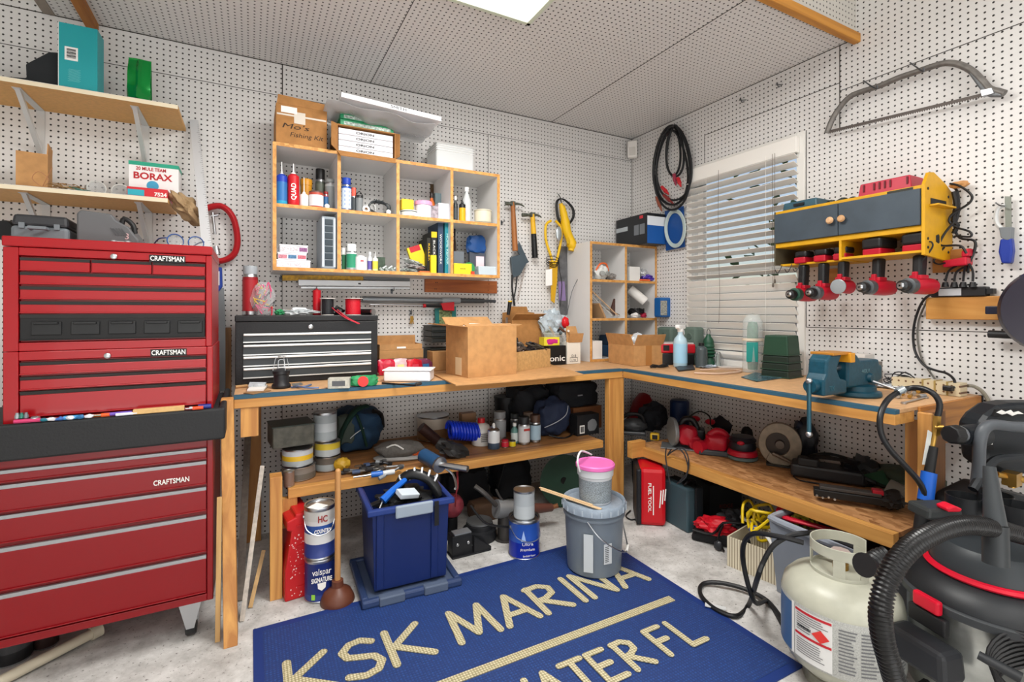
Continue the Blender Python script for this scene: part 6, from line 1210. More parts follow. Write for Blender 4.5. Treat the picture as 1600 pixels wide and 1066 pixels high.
T=thing('hose_loop','black and white arched hose rising out of the blue bin','hose',inbin(.06,0,0));m=MB();m.tube([Vector((-.07,.06,-.02)),Vector((-.06,.03,.05)),Vector((-.01,.0,.075)),Vector((.05,-.03,.045)),Vector((.085,-.05,-.02))],.022,10);m.obj('hose',mat('#1b1c1e',.35),T)
m=MB()
for i in range(6):t=i/5;m.lathe([(.0225,-.004),(.0235,0),(.0225,.004)],Vector((-.06+.13*t,.03-.06*t,.05+.03*math.sin(PI*t))),(.8,-.3,.5-t),14,close=False)
m.obj('white_band',mat('#cfd3d6',.4),T)
T=thing('blue_clamp','bright blue plastic clamp lying in the blue bin','clamp',inbin(-.05,-.05,.01));MB().tube([(-.05,0,-.01),(.0,.02,.02),(.06,.05,.045)],[.018,.011],8).obj('body',mat('#1560c0',.35),T);MB().cyl((-.05,0,-.01),(-.07,-.03,-.03),.004).obj('pin',STEEL,T)
tag(MB().tr(inbin(.0,-.07,.02),(.3,.2,.3)).box((0,0,0),(.09,.05,.02)).obj('white_bracket',mat('#c9d3dc',.3),bevel=.002),'white plastic bracket lying in the blue bin','bracket')
tag(MB().prism([(0,0),(.018,0),(.018,.1),(0,.1)],.003,inbin(.085,-dd/2*k2-.034,-.09),(math.cos(ang),math.sin(ang),0),(0,0,1)).obj('strap',BLACK),'black strap hanging over the front of the blue bin','strap')
T,r,h,a=paintcan(819,876,49,806,0,'bright blue paint can with silver rim beside the grey bucket',((.45,'#122a9c'),(.55,'#2a55b0')),lid=False,open_=False)
MB().lathe([(0,h*.93),(r*.87,h*.93),(r*.87,h*.94),(0,h*.94)],seg=32).obj('lid',STEEL,T)
onCan(T,'Ultra',r,h*.42,.02,r*.7,ang=-.3);onCan(T,'Premium',r,h*.28,.018,r*.9,ang=-.3);onCan(T,'Interior',r,h*.12,.014,r*.8,ang=-.2)
MB().prism([(-.012,0),(.012,0),(0,.05)],.001,(-r*.55,-r*.9,h*.5),(.85,-.5,0),(0,0,1)).obj('logo',mat('#9cb6e4',.4),T)
tin(819,870,33,46,0,'small bare steel can standing on the blue paint can',('#aeb4b8','#a2a8ad'),name='can',cat='can')
o=[x for x in bpy.data.objects if x.get('label')=='small bare steel can standing on the blue paint can'][0];o.location=(a.x,a.y,h*.95+.001)
a=fl3(927,910);q=mpp(a.x,a.y);r=41*q;a=a+Vector((.28*r,.9*r,0));a.x=xat(928,a.y);q=mpp(a.x,a.y);rb=41.5*q;hb=zat(778,a.x,a.y)
GB=mat('#6c7681',.4);T=thing('five_gallon_bucket','large grey plastic bucket with lid standing on the blue mat','bucket',a);MT=.006;T.location.z=MT+.001;hb-=MT
MB().lathe([(rb*.95,0),(rb,.006),(rb*1.09,hb*.78),(rb*1.09,hb*.80),(rb*1.15,hb*.80),(rb*1.15,hb*.83),(rb*1.10,hb*.84),(rb*1.11,hb*.90)],seg=40).obj('body',GB,T)
MB().lathe([(rb*1.12,hb*.87),(rb*1.18,hb*.88),(rb*1.19,hb*.97),(rb*1.15,hb),(rb*1.08,hb*.985),(rb*1.05,hb*.955),(0,hb*.955)],seg=40).obj('lid',mat('#8d9aa8',.35,var=.1),T)
m=MB()
for i in range(22):
 t=i*2*PI/22;m.box((rb*1.195*math.cos(t),rb*1.195*math.sin(t),hb*.925),(.004,.006,hb*.07),rz=t)
m.obj('lid_notch',mat('#a9b4bf',.4),T)
m=MB();rr=rb*1.17;m.tube([(-rr*.75,-rr*.66,hb*.82),(-rr*.5,-rr*.98,hb*.62),(rr*.1,-rr*1.12,hb*.42),(rr*.62,-rr*.88,hb*.34),(rr*.95,-rr*.35,hb*.5),(rr*1.0,0,hb*.8)],.003,6,smooth=5);m.obj('handle',STEEL,T)
MB().cyl((rr*.55,-rr*.93,hb*.34),(rr*.75,-rr*.76,hb*.36),.006).obj('grip',WHITE,T)
MB().box((-rr*.16-.0,-rb*1.045,hb*.36),(.038,.002,.085),rx=.0,rz=-.12).obj('label',mat('#c9cdd0',.5),T);MB().box((-rr*.72,-rb*.78,hb*.38),(.04,.002,.16),rz=-.75).obj('label',mat('#bcc2c6',.5),T)
lines(T,-rr*.16,-rb*1.045-.0014,hb*.36,.03,.07,9,DARK,th=.3)
zl2_=T.location.z+hb*.956
p=Vector((xat(930,a.y),a.y-.0,zl2_+.001));q=mpp(p.x,p.y);r2=27*q;h2=zat(722,p.x,p.y)-p.z
T=thing('small_tub','small white tub with pink lid standing on the grey bucket','tub',p);MB().lathe([(r2*.88,0),(r2*.9,.004),(r2*.96,h2*.68),(r2*1.03,h2*.70),(r2*1.05,h2*.9)],seg=36).obj('body',mat('#c9ccd0',.45),T);MB().lathe([(r2*.905,h2*.05),(r2*.955,h2*.62)],seg=36,close=False).obj('label',mat('#8c959b',.5,0,0,300,.6),T)
MB().lathe([(r2*1.08,h2*.88),(r2*1.12,h2*.9),(r2*1.12,h2*.97),(r2*1.06,h2),(r2*1.0,h2*.975),(0,h2*.975)],seg=36).obj('lid',mat('#dc6bb0',.4),T)
MB().tube([(-r2*1.08,.0,h2*.82),(-r2*1.25,0,h2*1.1),(-r2*.9,.02,h2*1.28),(-r2*.2,.06,h2*1.2),(r2*.6,.09,h2*1.02)],.0045,7).obj('handle',mat('#dcdcdc',.4),T)
m=MB();a1=V3(848,792,zl2_+.014);A=V3(846,766,zl2_+.012)+Vector((0,0,.004));B=V3(939,796,zl2_+.008);d=(B-A);U=d.normalized();m.prism([(0,-.009),(d.length,-.009),(d.length,.009),(0,.009)],.003,A,U,Vector((-U.y,U.x,0)));m.prism([(0,-.006),(d.length*.9,-.006),(d.length*.9,.006),(0,.006)],.003,A+Vector((0,.015,.004)),U,Vector((-U.y,U.x,0)))
tag(m.obj('stir_stick',mat('#d2b48c',.7)),'pale wooden stirring stick lying across the grey bucket lid','stick')
T=thing('bench_grinder_ball','dusty red round float with red strap behind the blue bin','float',fl3(722,860)+Vector((0,.14,0)));q=mpp(T.location.x,T.location.y);zz0=zat(790,T.location.x,T.location.y)
T.name='red_float';MB().blob((0,0,zz0),(19*q,19*q,18*q),.03,2,3,4).obj('float_ball',mat('#7a2a34',.6,0,.2,40,.3),T);MB().cyl((0,0,0),(0,0,zz0-17*q),.03).obj('stand',BLACK,T)
m=MB();m.tube([(0,-.02,zz0+14*q),(4*q,-.05,zz0+30*q),(2*q,-.06,zz0+58*q)],.006,6,flat=.4);m.tube([(-2*q,-.07,zz0+6*q),(-2*q,-.08,zz0+28*q),(3*q,-.06,zz0+58*q)],.006,6,flat=.4);m.obj('strap',mat('#a33a40',.6),T)
a=fl3(738,868);T=thing('angle_bracket','black steel bracket foot lying on the floor behind the blue bin','bracket',a+Vector((0,.02,0)));q=mpp(a.x,a.y)
m=MB();m.box((-14*q,.03,16*q),(34*q,.06,32*q));m.box((0,.02,.004),(66*q,.08,.008));m.prism([(4*q,0),(34*q,0),(34*q,6*q),(4*q,28*q)],.01,(0,-.01,0));m.obj('body',mat('#16171a',.4),T,bevel=.003);MB().box((-12*q,.03,33*q),(28*q,.05,.006)).obj('top_plate',mat('#8d9094',.4,.4),T)
for dx in(-22,-4):MB().lathe([(.008,0),(.006,.003),(0,.003)],(dx*q,-.0005,18*q),(0,-1,0),12).obj('bolt',STEEL,T)
a=fl3(765,856)+Vector((0,.12,0));T=thing('turntable_base','black round machine base on the floor behind the bracket foot','machine',a);q=mpp(a.x,a.y);MB().lathe([(26*q,0),(27*q,.01),(26*q,.05),(21*q,.055),(21*q,.075),(18*q,.08),(0,.08)],seg=32).obj('base',mat('#26272a',.45,.3),T);MB().lathe([(12*q,.081),(20*q,.081),(20*q,.09),(12*q,.09)],seg=32).obj('ring',mat('#77797a',.4,.6),T)
T=thing('machine_motor','grey and brown motor arm of a machine lying behind the small steel can','machine',fl3(800,842)+Vector((0,.02,0)));yy_=T.location.y;o=T.location
def py_(px,py,y):x=xat(px,y);return Vector((x,y,zat(py,x,y)))
MB().tr(-o).cyl(py_(775,795,yy_),py_(805,797,yy_),.045).obj('motor',mat('#9a9c9e',.4,.5),T);MB().tr(-o).cyl(py_(805,797,yy_),py_(862,793,yy_),.035,.02).obj('arm',mat('#5f3a30',.4),T);MB().tr(-o).cyl(py_(862,793,yy_),py_(872,790,yy_-.02),.012).obj('tip',mat('#8a5a3a',.4,.4),T)
m=MB().tr(-o);m.tube([py_(742,760,yy_),py_(758,772,yy_-.03),py_(775,790,yy_-.02)],.012,8);m.tube([py_(775,765,yy_),py_(782,778,yy_),py_(790,786,yy_)],.006,6);m.cyl(py_(790,797,yy_),py_(790,840,yy_),.04);m.cyl(py_(790,840,yy_),Vector((xat(790,yy_),yy_,.001)),.05,.06);m.obj('frame',mat('#4d4a48',.5,.5),T)
tag(MB().tube([py_(735,790,yy_-.12),py_(755,815,yy_-.14),py_(775,822,yy_-.14),py_(800,824,yy_-.14)],.006,7).obj('black_cable',BLACK),'black cable sagging behind the blue paint can','cable')
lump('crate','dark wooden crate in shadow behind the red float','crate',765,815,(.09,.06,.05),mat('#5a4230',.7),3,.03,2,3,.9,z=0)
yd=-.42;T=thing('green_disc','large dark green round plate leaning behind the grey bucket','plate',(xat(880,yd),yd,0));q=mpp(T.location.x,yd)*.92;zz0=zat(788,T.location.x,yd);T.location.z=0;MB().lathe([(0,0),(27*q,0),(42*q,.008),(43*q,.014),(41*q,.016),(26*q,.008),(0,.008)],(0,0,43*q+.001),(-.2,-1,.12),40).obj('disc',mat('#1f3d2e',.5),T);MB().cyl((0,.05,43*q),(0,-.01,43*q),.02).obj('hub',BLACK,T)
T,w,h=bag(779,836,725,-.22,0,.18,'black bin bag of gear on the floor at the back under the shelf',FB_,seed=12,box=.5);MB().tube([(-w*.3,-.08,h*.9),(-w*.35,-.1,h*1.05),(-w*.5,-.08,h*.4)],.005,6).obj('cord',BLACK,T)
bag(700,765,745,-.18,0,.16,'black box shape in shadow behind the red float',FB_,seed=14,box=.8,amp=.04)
def plank(label,p0,p1,y0,y1,wpx,m,name='wooden_plank',t=.012,cat='wood slat',group=None):
 A=Vector((xat(p0[0],y0),y0,zat(p0[1],xat(p0[0],y0),y0)));B=Vector((xat(p1[0],y1),y1,.001));d=A-B;L_=d.length;d.normalize();U=Vector((1,0,0));U=(U-d*U.dot(d)).normalized();w=wpx*mpp(B.x,B.y)
 o=MB().prism([(-w/2,0),(w/2,0),(w/2,L_),(-w/2,L_)],t,(0,0,0),U,d).obj(name,m,None,loc=B,bevel=.001);return tag(o,label,cat,group)
yA=fl(340,1003)[1];plank('thin pale wooden slat standing on the floor left of the bench leg',(343,777),(340,1003),yA+.03,yA,7,wood('#cda66c','#a98250',2))
plank('grey weathered board leaning under the left end of the bench',(388,668),(375,950),-.12,-.62,11,mat('#6f655c',.7,var=.2))
plank('white edged strip leaning against the left end of the lower shelf',(410,728),(378,972),-.55,-.77,7,mat('#b9afa4',.6,var=.2))
plank('short pale strip leaning beside the lower shelf leg',(412,860),(391,945),-.6,-.69,6,wood('#c7a06a','#9c7a4c',2))
plank('tall brown board standing against the wall beside the hand saw',(357,512),(357,800),-.03,-.04,8,wood('#a87c4c','#7c5a34',2))
T=thing('pipe','long cream plastic pipe lying under the red rolling cabinet','pipe',fl3(80,1035));o=T.location;A=fl3(-20,1075,.02);B=fl3(158,983,.03);MB().tr(-o).cyl(A,B,.017).obj('tube',mat('#b9b09c',.5),T);MB().tr(-o).cyl(B-(B-A).normalized()*.03,B,.022).obj('socket_end',mat('#b9b09c',.5),T)
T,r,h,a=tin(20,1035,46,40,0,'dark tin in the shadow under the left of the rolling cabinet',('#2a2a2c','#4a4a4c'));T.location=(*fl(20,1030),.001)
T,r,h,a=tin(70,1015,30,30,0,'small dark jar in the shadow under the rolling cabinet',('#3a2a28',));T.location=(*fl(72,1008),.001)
def matmat(c1,c2,sc=105):
 m=bpy.data.materials.new('ribbed_mat');m.use_nodes=True;nt=m.node_tree;L_=nt.links.new;B=nt.nodes['Principled BSDF'];B.inputs['Roughness'].default_value=.6
 tc=nt.nodes.new('ShaderNodeTexCoord');v=nt.nodes.new('ShaderNodeTexVoronoi');v.inputs['Scale'].default_value=sc;v.inputs['Randomness'].default_value=.12;L_(tc.outputs['Object'],v.inputs['Vector'])
 cr=nt.nodes.new('ShaderNodeMapRange');cr.inputs[1].default_value=.25;cr.inputs[2].default_value=.55;L_(v.outputs['Distance'],cr.inputs[0])
 mx=nt.nodes.new('ShaderNodeMix');mx.data_type='RGBA';mx.inputs[6].default_value=lin(c1);mx.inputs[7].default_value=lin(c2);L_(cr.outputs[0],mx.inputs[0]);L_(mx.outputs[2],B.inputs['Base Color'])
 bp=nt.nodes.new('ShaderNodeBump');bp.invert=True;bp.inputs['Strength'].default_value=.6;bp.inputs['Distance'].default_value=.003;L_(v.outputs['Distance'],bp.inputs['Height']);L_(bp.outputs[0],B.inputs['Normal'])
 return m
mx0,mx1,my0,my1=-2.535,-.965,-1.89,-.847
T=thing('floor_mat','large blue rubber floor mat with beige marina lettering','mat',((mx0+mx1)/2,(my0+my1)/2,0));o=T.location;hx,hy=(mx1-mx0)/2,(my1-my0)/2
MB().box((0,0,.0025),(hx*2-.06,hy*2-.06,.005)).obj('mat_field',matmat('#28589e','#152f66',95),T)
m=MB();
for s_ in(-1,1):m.box((0,s_*(hy-.015),.002),(hx*2,.03,.004));m.box((s_*(hx-.015),0,.002),(.03,hy*2-.06,.004))
m.obj('border',mat('#16306e',.55),T)
LT=matmat('#cfc6a6','#8f8560',105)
FT={'K':[[(0,0),(0,1)],[(.75,1),(0,.42)],[(.1,.5),(.85,0)]],'S':[[(.72,.88),(.5,1),(.25,.97),(.06,.78),(.14,.6),(.4,.52),(.68,.44),(.8,.25),(.68,.06),(.4,-.01),(.08,.08)]],'M':[[(0,0),(.12,1)],[(.12,1),(.5,.12)],[(.5,.12),(.88,1)],[(.88,1),(1,0)]],'A':[[(0,0),(.42,1),(.85,0)],[(.14,.33),(.7,.33)]],'R':[[(.05,0),(.05,1)],[(.0,.98),(.4,1),(.65,.85),(.62,.62),(.35,.5),(.08,.47)],[(.2,.45),(.8,0)]],'I':[[(.15,0),(.15,1)]],'N':[[(0,0),(0,1)],[(0,1),(.75,0)],[(.75,0),(.75,1)]],'W':[[(0,1),(.25,0)],[(.25,0),(.5,.8)],[(.5,.8),(.75,0)],[(.75,0),(1,1)]],'T':[[(0,1),(.8,1)],[(.4,1),(.4,0)]],'E':[[(.65,1),(0,1),(0,0),(.7,0)],[(0,.52),(.55,.52)]],'F':[[(.65,1),(0,1),(0,0)],[(0,.52),(.5,.52)]],'L':[[(0,1),(0,0),(.65,0)]],'C':[[(.7,.85),(.45,1),(.15,.85),(0,.5),(.15,.12),(.45,0),(.72,.15)]]}
def strokes(s,x0,x1,yb,yt,wd,par,o):
 dz=0
 adv={'I':.45,'M':1.25,'W':1.25,' ':.45};tot=sum(adv.get(c,1.05)for c in s)-.2;k=(x1-x0)/tot;x=x0;m=MB();h=yt-yb;g_=[]
 for c in s:
  for pl in FT.get(c,[]):
   P=[Vector((x+a*k-o.x,yb+b_*h-o.y,.0068))for a,b_ in pl]
   for a,b_ in zip(P,P[1:]):
    dz+=.00002;a=a+Vector((0,0,dz));b_=b_+Vector((0,0,dz));d=(b_-a);u=d.normalized();w=Vector((-u.y,u.x,0));m.prism([(0,-wd/2),(d.length,-wd/2),(d.length,wd/2),(0,wd/2)],.003,a,u,w)
   for a in P:dz+=.00002;m.lathe([(wd/2,-.0015),(wd/2,.0012),(0,.0012)],a+Vector((0,0,dz)),seg=12)
  x+=adv.get(c,1.05)*k
 m.obj('lettering',LT,par,recalc=True)
strokes('KSK MARINA',-2.44,-1.045,-1.272,-1.095,.027,T,o)
strokes('CLEARWATER FL',-2.42,-1.12,-1.655,-1.525,.022,T,o)
MB().bb(-2.43-o.x,-1.437-o.y,.005,-1.06-o.x,-1.403-o.y,.0082).obj('underline',LT,T)
CYE=mat('#cf9a10',.5,0,.1,20,.08);SLT=mat('#3d4852',.5,0,.05,10,.15)
y1=-1.9197;xf=-.23;y2=-1.3034
ztp=zat(287.5,xf,y1);zdt,zdb=zat(293,xf,y1),zat(351,xf,y1);zrb=zat(360,xf,y1);zbt=zat(394,xf,y1)
T=thing('wall_cabinet','yellow tool cabinet with two slate doors mounted on the right wall','cabinet',(-.115,(y1+y2)/2,zbt));o=T.location
def tm():return MB().tr(-o)
m=tm();m.bb(xf,y1+.012,zdt,-.002,y2,ztp);m.bb(xf,y1+.012,zrb,-.002,y2,zdb);m.bb(-.014,y1+.012,zdb,-.002,y2,zdt)
m.obj('carcass',CYE,T,bevel=.001)
m=tm();P=[(xf-.004,zbt-.01),(-.002,zbt-.03),(-.002,ztp-.01),(-.06,ztp+.02),(-.16,ztp+.055),(xf+.03,ztp+.05),(xf-.004,ztp)];m.prism(P,.012,(0,y1+.006,0),(1,0,0),(0,0,1));E_=m.obj('end_panel',CYE,T,bevel=.001)
tm().bb(-.19,y1-.0015,ztp-.075,-.06,y1-.0002,ztp-.05).obj('slot',BLACK,E_)
m=tm();m.bb(-.20,y1-.03,ztp-.082,-.05,y1-.0005,ztp-.076);m.obj('slot_lip',CYE,E_)
for(a,b)in((xf+.02,ztp-.015),(xf+.02,zrb-.03),(xf+.02,zbt+.02),(-.04,ztp-.03),(-.04,zbt+.01),(-.04,zrb+.02)):tm().lathe([(.006,0),(.005,.002),(0,.002)],(a,y1,b),(0,-1,0),12).obj('screw',BLACK,E_)
tm().bb(xf,y2,zbt,-.002,y2+.008,ztp).obj('end_panel',mat('#4a4434',.6),T)
ys=yat(1311.5,xf)
for(a,b)in((y1+.014,ys-.0015),(ys+.0015,y2-.002)):
 D=tm().bb(xf-.012,a,zdb+.001,xf-.0005,b,zdt-.001).obj('door',SLT,T,bevel=.0015);yk_=ys-.022 if a<ys-.05 and b<ys else ys+.026
 tm().lathe([(.006,0),(.006,.006),(.014,.010),(.016,.018),(.011,.026),(0,.028)],(xf-.0125,yk_,(zdb+zdt)/2-.002),(-1,0,0),20).obj('knob',wood('#d9b48c','#b88a5c',0),D)
tm().bb(xf-.001,y1+.04,ztp-.013,xf+.001,y1+.13,ztp-.003).obj('nameplate',mat('#2a2a20',.5),T)
m=tm();m.bb(xf,y1+.012,zbt,-.002,ys-.008,zbt+.01);m.bb(xf,ys-.008,zbt-.004,-.002,ys+.002,zrb);m.bb(xf+.04,ys+.002,zbt-.004,-.002,y2,zbt+.006);m.obj('lower_shelf',CYE,T,bevel=.001)
m=tm();m.bb(-.02,y2-.12,zbt-.10,-.002,y2-.22,zbt-.02);m.obj('cleat',PINEY,T)
def hk(y):return[Vector((xf+.02,y,zbt-.0)),Vector((xf+.0,y,zbt-.03)),Vector((xf-.02,y,zbt-.04)),Vector((xf-.035,y,zbt-.025))]
for y_ in(y2-.02,y2-.07,y2-.11):
 m=tm();m.tube(hk(y_),.002,6);m.obj('cup_hook',DSTEEL,T)
RB=mat('#b0142a',.4);BKP=mat('#1b1b1d',.45)
def drill(px,label,xx=-.17,kind='drill',hl=.10,red=RB,batt=True,big=True,dz=0):
 y=yat(px,xx);z=zbt-.0035+dz;T=thing('cordless_drill',label,'drill',(xx,y,z),-.12 if big else 0,'cordless tools hanging under the yellow cabinet')
 MB().prism([(-.022,0),(.028,0),(.018,-hl),(-.026,-hl)],.034,(0,0,0),(1,0,0),(0,0,1)).obj('handle',BKP,T,bevel=.010)
 z0=-hl-.03
 if kind=='light':MB().lathe([(.02,.04),(.028,.02),(.03,-.02),(.032,-.04)],(0,0,z0),(-1,0,0),24).obj('head',red,T);MB().lathe([(.033,.04),(.033,.045),(.028,.047),(0,.047)],(-0.0,0,z0),(-1,0,0),24).obj('lens',mat('#8d9295',.2),T)
 else:
  MB().lathe([(.012,-.085),(.031,-.075),(.034,-.04),(.033,.02),(.028,.045)],(0,0,z0),(-1,0,0),24).obj('motor_housing',red,T);MB().lathe([(.0285,.0455),(.031,.05),(.030,.078),(.024,.08)],(0,0,z0),(-1,0,0),24).obj('gear_collar',mat('#55595c',.4,.3)if kind!='impact' else mat('#23483a',.4),T)
  MB().lathe([(.020,.081),(.022,.09),(.021,.112),(.013,.12),(.007,.122),(.005,.112),(0,.112)],(0,0,z0),(-1,0,0),20).obj('chuck',BLACK if kind!='drill' else mat('#3a3c3e',.35,.6),T);MB().lathe([(.013,0),(.009,.006),(.004,.006),(.004,-.0)],(-.12,0,z0),(-1,0,0),16,close=False).obj('chuck_tip',STEEL,T)
 MB().box((-.03,0,-hl+.012),(.014,.018,.03)).obj('trigger',red,T,bevel=.003)
 MB().box((-.005,0,-hl*.95),(.05,.045,.018)).obj('red_band',red,T,bevel=.004)
 if batt:
  MB().box((.0,0,.025 if big else .02),(.10 if big else .075,.075 if big else .055,.03)).obj('battery_foot',red,T,bevel=.006)
  MB().box((.005,0,.062 if big else .05),(.115 if big else .07,.08 if big else .06,.045 if big else .03)).obj('battery',BKP,T,bevel=.01)
 return T
drill(1256,'cordless impact driver with dark green nose hanging leftmost under the cabinet',kind='impact',big=False,dz=-.0,hl=.115)
drill(1287,'small black nosed cordless drill hanging second from the left under the cabinet',kind='mini',big=False,hl=.11)
drill(1318,'cordless torch with round clear lens hanging third from the left under the cabinet',kind='light',big=False,hl=.085)
drill(1373,'cordless drill with steel chuck hanging second from the right under the cabinet',hl=.095)
drill(1437,'cordless drill hanging at the right end under the yellow cabinet',hl=.095)
for i,(px,lb)in enumerate(((1345,'left'),(1402,'right'))):pass
T=thing('parts_tray','red plastic bit tray on top of the yellow cabinet','tray',(-.13,yat(1392,-.13),ztp+.0005));
m=MB();m.box((0,0,.03),(.12,.20,.06),top=.92);m.obj('shell',mat('#b3203a',.4),T,bevel=.004)
m=MB()
for i in range(9):
 if i in(1,2,7):continue
 m.box((-.0605,-.085+.02*i,.038),(.003,.006,.03))
m.obj('slots',mat('#5c0c18',.5),T)
T=thing('tool_case','flat blue green case on top of the left end of the yellow cabinet','case',(-.14,yat(1262,-.14),ztp+.0005));MB().box((0,0,.02),(.14,.17,.04),top=.94).obj('shell',mat('#2f5260',.4),T,bevel=.006);MB().box((-.072,.0,.02),(.006,.05,.012)).obj('latch',BLACK,T)
random.seed(4)
for i in range(4):tag(MB().blob((-.17+.02*(i%2),yat(1298+i*10,-.17),ztp+.011),(.015,.018,.011),.3,4,i,2,flat=.95).obj('spanner_bit',mat('#1f2a26',.4)),('first','second','third','fourth')[i]+' dark small part from the left on top of the cabinet between case and tray','bit','dark bits on the cabinet top')
T=thing('wood_block','round pale wooden knob behind the raised end of the yellow cabinet','knob',(-.04,y1-.035,ztp+.0));MB().blob((0,0,.012),(.02,.03,.014),.15,2,3,3).obj('block',wood('#d9a368','#b07a44',0),T)
CBK=mat('#151518',.45)
def rw(px,py,x):return WX_(px,py,x)
T=thing('electric_cables','bundle of black charger cords hanging at the right end of the cabinet','cords',rw(1495,370,-.05));o=T.location
m=MB().tr(-o)
m.tube([rw(a,b,-.06-.0)for a,b in((1484,287),(1500,291),(1518,305),(1514,318),(1490,333),(1483,345),(1494,355),(1515,362),(1516,370),(1495,369),(1490,372))],.0045,6,smooth=4)
m.tube([rw(a,b,-.03)for a,b in((1486,290),(1496,300),(1498,330),(1492,355),(1500,372),(1522,376),(1523,390),(1515,410),(1512,425))],.005,6,smooth=4)
m.tube([rw(a,b,-.10)for a,b in((1490,348),(1478,362),(1469,378),(1473,384),(1500,384),(1510,396))],.0045,6,smooth=4)
m.tube([rw(a,b,-.09)for a,b in((1476,386),(1464,400),(1459,409),(1467,413),(1477,411))],.0035,6,smooth=4);m.tube([rw(a,b,-.20)for a,b in((1446,379),(1455,378),(1457,386),(1446,402),(1440,408))],.003,6,smooth=4)
m.tube([rw(a,b,-.04)for a,b in((1490,300),(1494,320),(1490,345),(1496,352),(1490,365))],.009,8);m.obj('cord',CBK,T)
for i,(a,b,c_)in enumerate((((1494,416),(1482,424),(1477,440)),((1505,418),(1494,426),(1491,440)),((1508,416),(1506,428),(1505,440)),((1514,412),(1520,424),(1520,440)))):
 m=MB().tr(-o);m.tube([rw(*a,-.06),rw(*b,-.05),rw(*c_,-.05)],.004,6,smooth=4);m.obj('cord',CBK,T);p=rw(c_[0],441,-.05);m=MB().tr(-o);m.cyl(p,p+Vector((0,0,-.02)),.009,.013,10);m.obj('plug',CBK,T)
for(a,b,c_,d_,lb)in((1474,1512,402,417,'larger red battery charger under the right end of the cabinet'),(1503,1515,388,402,'smaller red battery charger above the larger red one')):
 p0,p1=rw(a,d_,-.06),rw(b,d_,-.06);zt_=rw(b,c_,-.06).z;T=thing('battery_charger',lb,'charger',((p0+p1)/2)+Vector((.02,0,0)));MB().prism([(-(p0-p1).length/2,.004),((p0-p1).length/2,.0),((p0-p1).length/2,zt_-p1.z-.01),(-(p0-p1).length/2,zt_-p1.z)],.06,(0,0,0),(0,1,0),(0,0,1)).obj('body',mat('#c21a34',.4),T,bevel=.006)
p=rw(1487,408,-.012);tag(MB().box(p+Vector((.0,-.0,.0)),(.02,.12,.09)).obj('wood_cleat',wood('#c98f4a','#a06a30',1)),'wooden cleat on the wall behind the red battery chargers','board')
p0,p1=rw(1446,465,-.04),rw(1592,465,-.04);zb0=rw(1446,499,-.04).z;T=thing('wooden_shelf_board','rough pine board fixed to the right wall under the power strip','board',(-.02,(p0.y+p1.y)/2,zb0));hh=p0.z-zb0
MB().box((0,0,hh/2),(.038,abs(p0.y-p1.y),hh)).obj('board',wood('#dba85c','#b57a34',1,.6),T,bevel=.003)
p0,p1=rw(1454,463,-.045),rw(1540,463,-.045);T=thing('power_strip','black power strip with white label lying on the pine wall board','power strip',(-.024,(p0.y+p1.y)/2,zb0+hh+.0005));w=abs(p0.y-p1.y);h2_=.038
MB().box((0,0,h2_/2),(.045,w,h2_)).obj('body',BKP,T,bevel=.004);MB().box((-.0231,w*.13,h2_*.5),(.001,w*.42,h2_*.75)).obj('label',mat('#b8bcc0',.4),T);MB().box((-.0,-w/2-.01,h2_*.5),(.03,.02,.02)).obj('end_cap',BKP,T)
T=thing('electric_cable','black cord running from the power strip down to the bench','cord',rw(1450,465,-.04));o=T.location
MB().tr(-o).tube([rw(*a)for a in((1456,460,-.045),(1446,466,-.05),(1437,480,-.04),(1429,505,-.03),(1427,530,-.03),(1431,552,-.04),(1444,571,-.05),(1462,579,-.06),(1480,584,-.08),(1491,594,-.11),(1491,607,-.13))],.005,7,smooth=4).obj('cord',CBK,T)
MB().tr(-o).tube([rw(*a)for a in((1448,470,-.02),(1436,500,-.015),(1434,530,-.015),(1440,560,-.015),(1452,580,-.02),(1464,597,-.03))],.004,6,smooth=4).obj('cord',mat('#6a6862',.5),T)
MB().tr(-o).box(rw(1482,607,-.14),(.03,.03,.02)).obj('plug',CBK,T,bevel=.004)
xw=-.03;T=thing('pruning_saw','folding saw with grey guard and blue handle hanging on the right wall','saw',rw(1573,413,xw));o=T.location
def RP(pts,x):return[((rw(a,b,x)-o).y,(rw(a,b,x)-o).z)for a,b in pts]
MB().prism(RP(((1570,307),(1580,307),(1581,358),(1571,358)),xw),.003,(xw-o.x,0,0),(0,1,0),(0,0,1)).obj('blade',mat('#7c8078',.4,.6),T)
MB().tr(-o).tube([rw(a,b,xw)for a,b in((1571,321),(1560,325),(1556,338),(1558,350),(1566,358))],.0075,8,smooth=4).obj('guard',mat('#c4c6c6',.4),T)
MB().prism(RP(((1563,356),(1584,355),(1583,372),(1578,378),(1566,372)),xw),.03,(xw-.002-o.x,0,0),(0,1,0),(0,0,1)).obj('collar',mat('#6d7276',.4),T,bevel=.003)
MB().prism(RP(((1565,374),(1583,372),(1585,392),(1582,412),(1567,412),(1562,394)),xw),.032,(xw-.001-o.x,0,0),(0,1,0),(0,0,1)).obj('handle',mat('#1c3590',.35),T,bevel=.006)
m=MB();m.tube([rw(1556,317,0),rw(1562,321,-.05),rw(1570,322,-.06)],.0025,6);tag(m.obj('pegboard_hook',DSTEEL),'hook holding the blue handled saw','hook','black pegboard hooks')
xw=-.045;T=thing('bow_saw','large grey bow saw hanging on hooks high on the right wall','saw',rw(1420,208,xw));o=T.location;BSM=mat('#74706c',.45,.4,.2,40,.2)
pts=((1292,208),(1299,190),(1307.6,174.5),(1324.5,154),(1341,145),(1375,134),(1403,122),(1431,112.6),(1459.5,103),(1479,98.5),(1499,101),(1518.6,111),(1535,127),(1546,139),(1560,143),(1570,146))
